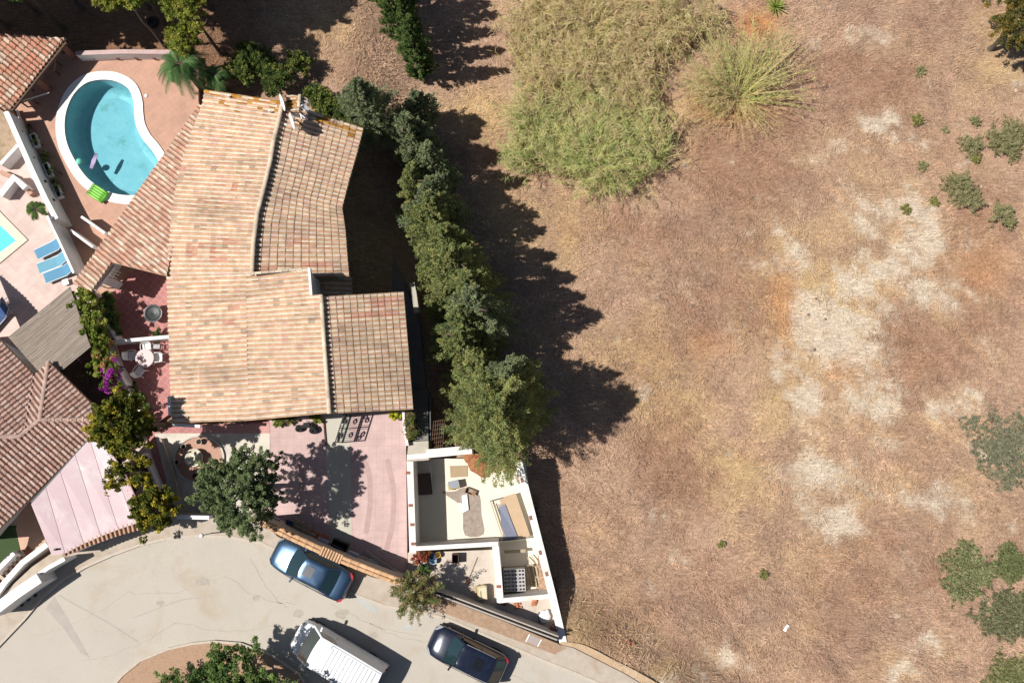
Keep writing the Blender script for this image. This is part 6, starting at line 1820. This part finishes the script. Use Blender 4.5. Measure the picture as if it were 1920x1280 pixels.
CIT = [np.array(A(138, 136, 50)), np.array(A(104, 110, 44)), np.array(A(166, 156, 62)), np.array(A(86, 96, 42)), np.array(A(96, 104, 46))]
def crown_at(px, py, z): return U(px, py, z) + (z,)
round_tree('citrus_tree', crown_at(229, 792, 5.4), .1, 1.5, 1.4, 'largest yellow green citrus tree beside the hipped roof, below the bougainvillea', CIT, group='citrus trees left of the fountain', npl=210, per=60, ll=.17, lw=.10, seed=2)
round_tree('citrus_tree', crown_at(242, 882, 2.5), .1, 1.3, 1.0, 'middle yellow green citrus tree over the carport sheets', CIT, group='citrus trees left of the fountain', npl=110, per=60, ll=.16, lw=.09, seed=5)
round_tree('citrus_tree', crown_at(288, 955, 2.6), .1, 1.22, 1.0, 'lowest yellow green citrus tree at the street wall', CIT, group='citrus trees left of the fountain', npl=110, per=60, ll=.16, lw=.09, seed=8)
CAR = [np.array(A(118, 136, 98)), np.array(A(132, 148, 108)), np.array(A(100, 118, 84))]
round_tree('carob_tree', crown_at(450, 920, 4.6), 0, 2.5, 1.9, 'round dense grey green tree over the forecourt beside the fountain bed', CAR, npl=900, per=70, ll=.11, lw=.05, pl=.32, pr=.17, seed=3)
OLV = [np.array(A(124, 130, 82)), np.array(A(138, 132, 90)), np.array(A(100, 118, 66)), np.array(A(146, 134, 98))]
round_tree('street_shrub', crown_at(778, 1112, 2.6), .9, 1.25, .9, 'loose feathery olive shrub hanging over the street wall between the parked cars', OLV, 'shrub', npl=150, per=50, ll=.13, lw=.035, pl=.55, pr=.2, lift=-.1, seed=4, hollow=.2)
DKG = [np.array(A(100, 126, 72)), np.array(A(82, 108, 62)), np.array(A(122, 146, 88))]
round_tree('roadside_tree', crown_at(436, 1292, 4.2), .95, 2.55, 1.4, 'dark green tree on the gravel island beside the white van', DKG, npl=340, per=75, ll=.14, lw=.07, seed=6, hollow=.45)
round_tree('roadside_tree', crown_at(330, 1302, 2.4), .95, 1.5, .8, 'low dark green bush on the gravel island cut by the bottom edge', DKG, 'bush', npl=110, per=60, seed=7)
round_tree('roadside_tree', crown_at(545, 1352, 4.6), .95, 1.6, 1.3, 'dark green tree beyond the bottom edge shading the white van', DKG, npl=190, per=70, seed=9)
# pines and dense trees at the top left, most of them beyond the frame
PIN = [np.array(A(140, 150, 64)), np.array(A(112, 128, 58)), np.array(A(160, 164, 84))]
for i, (px, py, z, r, lb, cs) in enumerate(((222, -14, 6.0, 1.1, 'light green pine crown cut by the top edge left of the tyre', PIN), (348, 10, 5.5, 1.15, 'light green pine above the palm at the top edge', PIN), (345, 75, 3.2, .8, 'lower light green branches just above the palm', PIN),
                                (0, 0, 0, 0, '', None))):
    if cs is None: continue
    c = crown_at(px, py, z)
    round_tree('pine_tree', c, float(terrain(c[0], c[1])), r, r * .8, lb, cs, group='trees along the top left edge', npl=int((90 + 50 * r) * (1 if i < 3 else 1.6)), per=60, ll=.17 if i < 3 else .3, lw=.05 if i < 3 else .2, pl=.4 if i < 3 else .7, pr=.24 if i < 3 else .5, hollow=.55 if i < 3 else .2, seed=20 + i)
for i, (px, py, z, r) in enumerate(((-150, 62, 7, 2.3), (-130, 8, 7.5, 2.4), (-62, 60, 6.5, 2.1), (-50, 0, 7.5, 2.4), (8, 46, 6.5, 2.0), (20, -5, 7.5, 2.4), (66, 20, 6.2, 1.7), (-210, 30, 8, 2.6),
                                      (276, 8, 7, 1.7), (345, -22, 7.5, 2.2), (392, 10, 6.5, 1.7), (440, -30, 6.5, 1.9), (180, -30, 7.5, 2.2), (112, 48, 6.2, 1.7), (150, 12, 6.8, 2.0), (306, 38, 6.0, 1.4), (352, 44, 5.6, 1.2))):
    x, y = U(px, py, 0)
    lbs = ('outermost dark tree left of the shelter, beyond the frame', 'dark tree beyond the top left corner', 'dark tree close behind the left end of the shelter roof', 'tall dark tree beyond the corner above the shelter', 'dark tree directly behind the tiled shelter', 'tall dark tree beyond the top edge above the shelter', 'dark tree behind the right end of the tiled shelter', 'big dark tree farthest left beyond the frame',
           'dark tree beyond the top edge left of the palm', 'broad dark tree beyond the top edge above the palm', 'dark tree beyond the top edge above the small palm', 'dark tree beyond the top edge above the villa roof', 'dark tree beyond the top edge between the two pines', 'dark tree above the left end of the white north wall', 'dark tree beyond the top edge above the north wall', 'smaller dark tree beyond the top edge above the palms', 'smallest dark tree beyond the top edge right of the palms')
    round_tree('shade_tree', (x, y, z), float(terrain(x, y)), r, r * .7, lbs[i], DKG, group='dark trees shading the top left corner', npl=190, per=50, ll=.3, lw=.2, pl=.7, pr=.5, hollow=.1, seed=140 + i)
c = crown_at(1915, 42, 1.0)
round_tree('dark_shrub_tree', c, float(terrain(c[0], c[1])), 1.95, 1.3, 'dark olive tree cut by the right edge at the top right corner', [np.array(A(112, 108, 60)), np.array(A(92, 96, 60)), np.array(A(130, 118, 60))], npl=260, per=70, seed=41)
# shrubs behind the villa
SH = [np.array(A(96, 112, 60)), np.array(A(70, 92, 52)), np.array(A(124, 134, 72))]
for i, (px, py, z, r, lb) in enumerate(((450, 132, .8, .9, 'dark green shrub behind the top of the villa roof, left one'), (492, 118, .5, .8, 'dark straggly shrub behind the villa roof'), (520, 150, .7, 1.0, 'dark shrub touching the roof edge left of the chimney'), (560, 118, .2, .7, 'sprawling shrub in the dry grass behind the chimney'),
                                    (592, 180, .2, .6, 'green shrub right of the chimney'), (610, 197, .1, .6, 'bright green bush right of the chimney'), (640, 208, 0, .6, 'low shrub behind the right corner of the roof'), (668, 222, 0, .7, 'shrub at the right corner of the villa roof'), (690, 205, .2, .7, 'bush between villa roof corner and the conifers'), (468, 100, .1, .6, 'small shrub in the shaded dry grass above the villa'))):
    c = crown_at(px, py, z)
    round_tree('green_shrub', c, float(terrain(c[0], c[1])), r, r * .7, lb, SH, 'shrub', 'shrubs behind the villa', npl=int(50 + 30 * r), per=50, seed=50 + i, hollow=.2)
# right hand bushes in the dry lot
GRB = [np.array(A(160, 158, 122)), np.array(A(140, 144, 108)), np.array(A(172, 168, 134))]
YGB = [np.array(A(158, 158, 104)), np.array(A(140, 146, 92))]
bl = [(1793, 350, .85, GRB, 'larger grey green bush in the dry lot, left of the pair'), (1815, 378, .8, GRB, 'lower half of the grey green bush pair in the dry lot'), (1878, 406, .75, GRB, 'grey green bush below right of the pair'),
      (1820, 272, .6, GRB, 'small grey green bush above the pair'), (1828, 298, .4, YGB, 'yellow green tuft under the small bush'), (1870, 262, .75, GRB, 'grey bush left of the right edge'), (1898, 250, .8, GRB, 'grey bush cut by the right edge'),
      (1895, 280, .6, GRB, 'small grey bush under the one at the right edge'), (1725, 133, .3, GRB, 'tiny blue green bush high in the dry lot'), (1718, 226, .4, YGB, 'faint green tuft by the pale patch'), (1772, 244, .18, GRB, 'tiny dark tuft in the dry lot'),
      (1728, 312, .3, GRB, 'tiny grey bush between pale patches'), (1697, 392, .32, YGB, 'small yellow green tuft on the pale patch'), (1750, 380, .28, YGB, 'bright yellow green tuft left of the bush pair'), (1828, 228, .35, GRB, 'faint grey tuft above the small bush'), (1352, 1022, .18, YGB, 'small yellow green tuft in the middle of the dry lot'), (1432, 1078, .2, YGB, 'small olive tuft in the lower dry lot')]
for i, (px, py, r, cs, lb) in enumerate(bl):
    r = r * 1.2 if r > .5 else r * .9
    p = G3(px, py, r * .4)
    round_tree('field_bush', p, p.z - r * .4, r, r * .5, lb, cs, 'bush', 'bushes in the dry lot', npl=int(14 + 150 * r * r + 30 * r), per=44, ll=.09, lw=.03, pl=.34 if r > .5 else .2, pr=.16 if r > .5 else .1, seed=70 + i, hollow=.25, parts=r > .5, gaps=.3 if r > .5 else 0)
# flat creeping mats
for i, (px, py, rx_, cs, lb) in enumerate(((1880, 835, 1.9, [np.array(A(152, 152, 134)), np.array(A(138, 142, 122))], 'flat grey green creeping shrub at the right edge in the middle'), (1815, 1075, 1.5, [np.array(A(150, 158, 118)), np.array(A(134, 146, 106)), np.array(A(164, 164, 132))], 'flat green creeping shrub at the lower right'),
                                     (1896, 1055, .9, [np.array(A(134, 144, 104))], 'thin green mat at the right edge above the lowest ones'), (1890, 1150, 1.5, [np.array(A(146, 148, 120)), np.array(A(130, 136, 108))], 'flat green mat at the lower right edge'), (1885, 1284, 1.5, [np.array(A(150, 156, 114))], 'green mat cut by the bottom right corner'))):
    p = G3(px, py, .1)
    n = int(900 * rx_)
    a = RNG.uniform(0, 6.283, n); q = RNG.random(n) ** .55
    edge = .5 + 1.3 * fbm(np.cos(a) * 1.9 + i * 5, np.sin(a) * 1.9, 90 + i, 3)
    x = p.x + np.cos(a) * q * rx_ * edge; y = p.y + np.sin(a) * q * rx_ * edge * .9
    keepm = RNG.random(n) < np.clip(1.3 - q ** 2.0 - .55 * (fbm(x * 1.1, y * 1.1, 95, 3) < .40), 0, 1)
    x = x[keepm]; y = y[keepm]; n = len(x)
    t = thing('creeping_shrub', p, lb, 'shrub', 'creeping shrubs at the right edge')
    P = np.stack([x, y, terrain(x, y)], 1); D = unit(np.stack([RNG.normal(.15, .6, n), RNG.normal(0, .6, n), np.full(n, .8)], 1))
    foliage('foliage', t, P, D, RNG.uniform(.2, .5, n), np.full(n, .12), 34, .11, .036, cs, 1.0, .6)
# vines, bougainvillea, yellow shrub, weeds
VIN = [np.array(A(138, 154, 72)), np.array(A(112, 132, 60)), np.array(A(164, 170, 90))]
def strip_plant(name, pts, z, wid, label, cat, cols, npl=120, per=60, ll=.13, lw=.08, zs=.35, lift=.4, pl=.3, pr=.2):
    P = np.array([U(p[0], p[1], z) for p in pts]); seg = np.hypot(*np.diff(P, axis=0).T); cum = np.concatenate([[0], np.cumsum(seg)])
    d = RNG.uniform(0, cum[-1], npl)
    x = np.interp(d, cum, P[:, 0]) + RNG.normal(0, wid / 2, npl); y = np.interp(d, cum, P[:, 1]) + RNG.normal(0, wid / 2, npl)
    zz = z + RNG.normal(0, zs, npl) * .6 - .25 * np.abs(RNG.normal(0, 1, npl))
    t = thing(name, (P[0][0], P[0][1], 0), label, cat)
    D = unit(RNG.normal(0, .6, (npl, 3)) + np.array([0, 0, lift]))
    foliage('foliage', t, np.stack([x, y, zz], 1), D, np.full(npl, pl), np.full(npl, pr), per, ll, lw, cols, .4, .6)
    mb = MB()
    for k in range(4):
        q = P[min(len(P) - 1, k * len(P) // 4)]; mb = MB(); mb.tube([(q[0], q[1], 0), (q[0] + .1, q[1] - .05, z * .6), (q[0] - .05, q[1] + .1, z)], [.04, .03, .015], 6); mb.build('stem', m_bark, t)
    return t
strip_plant('climbing_vine', [(150, 545), (158, 580), (170, 610), (182, 632)], 2.3, .62, 'bright green vine along the wall beside the reed canopy', 'vine', VIN, 190)
strip_plant('climbing_vine', [(184, 628), (186, 655), (190, 690)], 2.0, .5, 'lighter vine with pinkish tips above the bougainvillea', 'vine', VIN + [np.array(A(190, 150, 110))], 110)
strip_plant('bougainvillea', [(204, 682), (207, 705), (202, 726), (222, 722)], 2.0, .30, 'purple flowering bougainvillea at the white wall', 'bougainvillea', [np.array(A(176, 60, 184)), np.array(A(150, 44, 160)), np.array(A(198, 96, 206)), np.array(A(170, 66, 172)), VIN[1]], 100, 50, .09, .08)
strip_plant('climbing_vine', [(196, 556), (204, 590), (214, 622)], 1.0, .4, 'dark shaded shrub on the patio side of the vine wall', 'shrub', DKG, 70)
strip_plant('dry_hedge', [(768, 778), (769, 800), (771, 822)], .5, .22, 'narrow olive brown hedge between low white wall and side stairs', 'hedge', OLV, 70, 60, .1, .03, .15)
strip_plant('planter_plants', [(58, 240), (72, 268), (96, 322), (112, 362)], .45, .13, 'thin plants growing along the foot of the boundary wall', 'plants', DKG, 34, 30, .1, .05, .1)
strip_plant('trailing_plants', [(243, 725), (258, 760), (276, 800)], .7, .4, 'plants behind the white baluster railing', 'plants', DKG, 60, 40)
for (px, py, z, r, cs, lb, nm) in ((738, 778, .35, .33, [np.array(A(190, 200, 50)), np.array(A(220, 210, 90))], 'bright yellow green spiky plant at the villa corner', 'spiky_plant'), (521, 789, .2, .3, VIN, 'small green weed clump under the villa eave, left one', 'weed_clump'), (545, 786, .2, .25, OLV, 'brownish weed clump under the villa eave', 'weed_clump'), (593, 784, .2, .28, VIN, 'small weed clump behind the ride-on toy', 'weed_clump'),
                                 (785, 1045, 1.0, .3, [np.array(A(168, 92, 84)), np.array(A(150, 78, 70)), np.array(A(150, 110, 84))], 'red leaved potted plant by the buckets', 'red_plant'), (797, 1043, .9, .24, [np.array(A(165, 84, 70)), np.array(A(140, 96, 66))], 'second red leaved plant touching the pale blue bucket', 'red_plant'),
                                 (297, 630, .3, .3, SH, 'low green plant at the white wall below the fire bowl', 'green_plant'), (905, 857, -.9, .28, [np.array(A(200, 90, 76)), np.array(A(176, 74, 60))], 'red flowering plant by the north edge of the unfinished building', 'red_plant'), (1175, 1205, -.2, .5, [np.array(A(206, 150, 138)), np.array(A(196, 150, 128))], 'reddish weeds where the dry lot meets the sandy verge', 'red_weeds')):
    c = crown_at(px, py, z)
    z0 = 0 if px < 760 else (.35 if px < 800 else (Z_PIT if px < 1000 else z - .1))
    round_tree(nm, c, z0, r, r * .8, lb, cs, 'plant', None, npl=26, per=36, ll=.14, lw=.05, pl=.2, pr=.12, seed=int(px), hollow=.1, parts=False)
t = thing('dark_planter', U3(794, 1064, .35), 'dark planter with plant in the shade below the red leaved plants', 'planter')
mb = MB(); c = ORG[t.name]; mb.lathe([(.2, 0), (.26, .4), (.28, .45), (.22, .45), (.2, .38), (0, .38)], c, 14); mb.build('pot_body', m_dark, t)
P = np.array([[c.x, c.y, c.z + .4]] * 14); foliage('foliage', t, P, unit(RNG.normal(0, 1, (14, 3)) + np.array([0, 0, .6])), np.full(14, .4), np.full(14, .12), 26, .14, .05, DKG)

# palms, agave: fronds as ribbed arcs with leaflets
def fronds(name, label, cat, base, crown, n, length, droop, cols, leaflet=.32, group=None, lw=.028, tiltr=(.1, 1.1), trunk_r=.13, npair=22):
    t = thing(name, base, label, cat, group)
    if crown[2] - base[2] > .5:
        mb = MB(); mb.tube([Vector(base) + Vector((0, 0, -.2)), Vector(base).lerp(Vector(crown), .5) + Vector((.03, .02, 0)), Vector(crown)], [trunk_r * 1.2, trunk_r, trunk_r * .9], 10); mb.build('trunk', m_bark, t)
    for k in range(n):
        a = 2.399 * k + random.uniform(-.2, .2); el = random.uniform(*tiltr); Lf = length * random.uniform(.8, 1.1)
        pts = []
        for j in range(9):
            s = j / 8; rr = Lf * s * math.cos(el) * (1 - .1 * s); zz = Lf * s * math.sin(el) - droop * Lf * s * s
            pts.append(Vector(crown) + Vector((math.cos(a) * rr, math.sin(a) * rr, zz)))
        V = []; Fq = []; T = []
        def ribbon(p, q, w, colr, nrm_):
            o = len(V); V.extend([tuple(p - nrm_ * w), tuple(p + nrm_ * w), tuple(q)]); Fq.append((o, o + 1, o + 2)); T.append(tuple(colr))
        base_c = np.array(cols[k % len(cols)]) * random.uniform(.8, 1.2)
        for j in range(npair * 2):
            s = .12 + .86 * (j // 2) / npair; i = min(int(s * 8), 7); p = pts[i].lerp(pts[i + 1], s * 8 - i); d = (pts[i + 1] - pts[i]).normalized()
            sd_ = Vector((-math.sin(a), math.cos(a), 0)) * (1 if j % 2 else -1)
            ll_ = leaflet * (1 - .5 * abs(2 * s - .9)); q = p + (sd_ * .8 + d * .75).normalized() * ll_ - Vector((0, 0, ll_ * .35))
            ribbon(p, q, lw, base_c * random.uniform(.8, 1.25), d)
        ob = npmesh('frond', V, Fq, m_leaf, np.array(T), t)
        mb = MB(); mb.tube(pts, [.022 * (1 - j / 10) for j in range(9)], 5); mb.build('frond_stalk', m_bark, ob)
    return t
PAL = [np.array(A(92, 132, 72)), np.array(A(74, 112, 62)), np.array(A(120, 156, 96))]
c = crown_at(338, 122, 3.0); fronds('palm_tree', 'dark green feather palm at the right end of the white north wall', 'palm', (c[0], c[1], -.4), c, 44, 1.9, .85, PAL, .42, lw=.022, npair=34)
c = crown_at(402, 142, 1.8); fronds('palm_tree', 'smaller green palm between the feather palm and the villa roof', 'palm', (c[0], c[1], -.5), c, 26, 1.05, .8, PAL, .3, lw=.02, npair=26)
c = crown_at(67, 392, 1.2); fronds('potted_palm', 'small bushy palm beside the end of the boundary wall on the pink terrace', 'palm', (c[0], c[1], .1), c, 18, .75, .6, [np.array(A(104, 136, 66)), np.array(A(80, 110, 52))], .3, lw=.035, trunk_r=.07, npair=12)
def agave(p, n, Lb, label, name='agave', cols=None, wbl=.05):
    t = thing(name, p, label, 'agave')
    for k in range(n):
        a = 2.399 * k; el = .15 + 1.2 * (k / n) ; Lf = Lb * random.uniform(.85, 1.1)
        V = []; 
        for j in range(5):
            s = j / 4; w = wbl * (1 - s) ** .7 * (1 if j else .7); rr = Lf * s * math.cos(el); zz = Lf * s * math.sin(el) - .12 * Lf * s * s
            c0 = Vector(p) + Vector((math.cos(a) * rr, math.sin(a) * rr, zz)); sd_ = Vector((-math.sin(a), math.cos(a), 0)) * w
            V += [tuple(c0 - sd_), tuple(c0 + sd_)]
        Fq = [(2 * j, 2 * j + 1, 2 * j + 3, 2 * j + 2) for j in range(4)]
        npmesh('leaf', V, Fq, m_leaf, np.array([np.array(cols[k % len(cols)]) * random.uniform(.85, 1.2)] * 4), t)
agave(G3(1453, 14, .1), 40, .95, 'bright green spiky yucca rosette at the top edge of the dry lot', 'yucca', [A(170, 190, 84), A(140, 168, 66), A(200, 208, 120)])
agave(U3(166, 703, .15), 14, .8, 'dim agave in the dark courtyard below the reed canopy', 'agave', [A(150, 150, 90), A(120, 130, 80)])

# ------------------------------------------------------------------ reeds
def reeds(name, cx_, cy_, hts, spreads, cols, parent=None, label=None, kind=None, lean=None, nl=11, leafl=.55, w0=.012):
    """cx_, cy_: foot points; stems arch outward, each with long drooping leaves"""
    n = len(cx_)
    a = RNG.uniform(0, 6.283, n) if lean is None else lean[0] + RNG.normal(0, 1, n) * lean[1]
    tl = spreads * RNG.uniform(.5, 1.2, n)
    z0 = terrain(cx_, cy_)
    V = []; F = []; T = []
    base_c = np.array(cols)[RNG.integers(0, len(cols), n)] * RNG.uniform(.8, 1.15, (n, 1))
    S = 5
    pts = []
    for j in range(S + 1):
        s = j / S; rr = hts * np.sin(tl) * (s ** 1.5); zz = hts * (s * np.cos(tl * .7) - .25 * s ** 3 * np.sin(tl))
        pts.append(np.stack([cx_ + np.cos(a) * rr, cy_ + np.sin(a) * rr, z0 + np.maximum(zz, .05)], 1))
    side = np.stack([-np.sin(a), np.cos(a), np.zeros(n)], 1)
    vs = []
    for j in range(S + 1):
        w = w0 * (1 - .7 * j / S)
        vs += [pts[j] - side * w, pts[j] + side * w]
    V1 = np.stack(vs, 1).reshape(-1, 3); k = 2 * (S + 1)
    b = np.arange(n)[:, None] * k
    F1 = np.concatenate([b + np.array([[2 * j, 2 * j + 1, 2 * j + 3, 2 * j + 2]]) for j in range(S)], 0)
    T1 = np.concatenate([base_c * np.array([1.25, 1.15, 1.0])] * S, 0)
    # leaves
    m = n * nl; idx = np.repeat(np.arange(n), nl); s = RNG.uniform(.2, 1, m); js = np.minimum((s * S).astype(int), S - 1); f = (s * S - js)[:, None]
    PT = np.stack(pts, 1)
    p0 = PT[idx, js] * (1 - f) + PT[idx, js + 1] * f
    la = a[idx] + RNG.normal(0, .75, m); ll_ = leafl * RNG.uniform(.6, 1.25, m)
    d = np.stack([np.cos(la), np.sin(la), RNG.uniform(-.1, .7, m)], 1); d = unit(d)
    sd_ = np.stack([-np.sin(la), np.cos(la), np.zeros(m)], 1) * .013
    m1 = p0 + d * (ll_ * .55)[:, None]; m2 = p0 + d * ll_[:, None] - np.array([0, 0, .22]) * ll_[:, None]
    V2 = np.stack([p0 - sd_ * .6, p0 + sd_ * .6, m1 + sd_, m2, m1 - sd_], 1).reshape(-1, 3)
    b2 = np.arange(m)[:, None] * 5 + len(V1)
    F2a = b2 + np.array([[0, 1, 2, 4]]); F2b = b2 + np.array([[4, 2, 3, 3]])
    tl_ = base_c[idx] * RNG.uniform(.75, 1.3, (m, 1))
    # the second half is a triangle: give it a fourth vertex of its own
    V3 = np.stack([m1 - sd_, m1 + sd_, m2 + sd_ * .1, m2 - sd_ * .1], 1).reshape(-1, 3)
    b3 = np.arange(m)[:, None] * 4 + len(V1) + len(V2)
    V = np.concatenate([V1, V2, V3], 0); F = np.concatenate([F1, F2a, b3 + np.array([[0, 1, 2, 3]])], 0)
    T = np.clip(np.concatenate([T1, tl_, tl_], 0), 0, .7)
    return npmesh(name, V, F, m_leaf, T, parent)
RD_Y = [np.array(A(232, 218, 160)), np.array(A(218, 200, 142)), np.array(A(234, 210, 166)), np.array(A(202, 192, 128)), np.array(A(226, 194, 154))]
RD_G = [np.array(A(212, 214, 140)), np.array(A(188, 198, 120)), np.array(A(224, 214, 150)), np.array(A(226, 206, 156)), np.array(A(170, 184, 116))]
def scatter(blobs_, n, thr=.5):
    X = []; Y = []
    for (px, py, rx, ry, k) in blobs_:
        m = int(n * k); a = RNG.uniform(0, 6.283, m); q = RNG.random(m) ** .62 * 1.08
        ppx = px + np.cos(a) * q * rx; ppy = py + np.sin(a) * q * ry
        ctr = G3(px, py); x = ctr.x + (ppx - px) * .0315; y = ctr.y - (ppy - py) * .0315
        keep = fbm(x * .9, y * .9, 123, 3) > thr
        X.append(x[keep]); Y.append(y[keep])
    return np.concatenate(X), np.concatenate(Y)
def lean_by(x, y, seed):
    return (fbm(x * .45, y * .45, seed, 2) * 7.5 - 1.2)
x, y = scatter([(1060, 30, 100, 60, 1), (1010, 90, 55, 70, .6), (1120, 110, 95, 80, 1.2), (1060, 170, 75, 50, .6), (1165, 200, 75, 60, .7), (1200, 40, 90, 50, .7), (1285, 30, 70, 40, .5), (1230, 110, 50, 50, .25)], 620, .40)
n = len(x); hm = fbm(x * .7, y * .7, 201, 2)
r_ = reeds('reed_thicket', x, y, RNG.uniform(1.3, 2.3, n) + 3.2 * (hm - .35), np.full(n, .75), RD_Y, lean=(lean_by(x, y, 203), .8), nl=17, leafl=.42)
tag(r_, kind='stuff')
x, y = scatter([(1060, 255, 75, 50, .9), (1125, 265, 95, 65, 1.5), (1180, 300, 65, 50, 1.0), (1065, 305, 70, 36, .7), (1020, 275, 40, 45, .35), (1150, 225, 75, 45, .5), (990, 290, 28, 30, .2), (1150, 342, 60, 26, .25)], 620, .38)
n = len(x); hm = fbm(x * .7, y * .7, 202, 2)
r_ = reeds('green_reed_thicket', x, y, RNG.uniform(1.4, 2.4, n) + 3.0 * (hm - .35), np.full(n, .75), RD_G, lean=(lean_by(x, y, 204), .9), nl=18, leafl=.42)
tag(r_, kind='stuff')
# one fan shaped clump spreading from its foot
p = G3(1378, 192)
t = thing('reed_clump', p, 'fan shaped pale reed clump spreading over orange earth, right of the big thicket', 'reeds')
n = 300; a = RNG.normal(0, 1, n)
x = p.x + RNG.normal(0, .28, n); y = p.y + RNG.normal(0, .18, n)
reeds('upright_cane', x, y, RNG.uniform(2.2, 5.6, n), np.full(n, 1.15), RD_G + RD_Y[:2], t, lean=(R(76), .8), nl=16, leafl=.36)
n = 330; x = p.x + RNG.normal(0, .25, n); y = p.y + RNG.normal(0, .2, n)
reeds('lodged_cane', x, y, RNG.uniform(1.5, 4.4, n), np.full(n, 1.5), RD_Y, t, lean=(R(165), .5), nl=15, leafl=.33)
n = 60; x = p.x + RNG.normal(0, .2, n); y = p.y + RNG.normal(0, .2, n)
reeds('trailing_cane', x, y, RNG.uniform(2, 3.8, n), np.full(n, 1.5), RD_Y, t, lean=(R(-70), .45), nl=5, leafl=.3)

for i, (px, py, r, lb) in enumerate(((1335, 70, .12, 'small pale stone near the fan shaped reed clump'), (1530, 560, .14, 'dark stone at the top of the broad pale patch'), (1516, 590, .15, 'dark flat stone on the left of the broad pale patch'), (1548, 598, .12, 'brown stone in the middle of the broad pale patch'), (1527, 655, .17, 'brown clod at the lower left of the broad pale patch'), (1740, 820, .12, 'white pebble below the right pale patches'), (1905, 170, .16, 'white stone at the right edge below the corner tree'), (1618, 1130, .1, 'dark pebble in the lower dry lot'), (1172, 1175, .14, 'dark red clod near the wall shadow at the bottom'), (1215, 1195, .09, 'white pebble by the reddish weeds'), (1088, 960, .12, 'pale stone inside the wall shadow edge'), (1325, 1072, .08, 'tiny white scrap on the orange soil'), (1490, 1202, .12, 'dark clod right of the paper scrap'), (1840, 350, .13, 'pale stone beside the bush pair'))):
    p = G3(px, py, .03); mb = MB(); mb.sphere(p, r * (.6 if 'dark' in lb or 'brown' in lb else .8), 8, 6, .6, .4)
    tag(mb.build('stone', M('dark_clod', (.20, .15, .12), .95, .3, 6) if 'dark' in lb or 'brown' in lb else M('pale_rock', None)), lb, 'stone', 'stones in the dry lot')
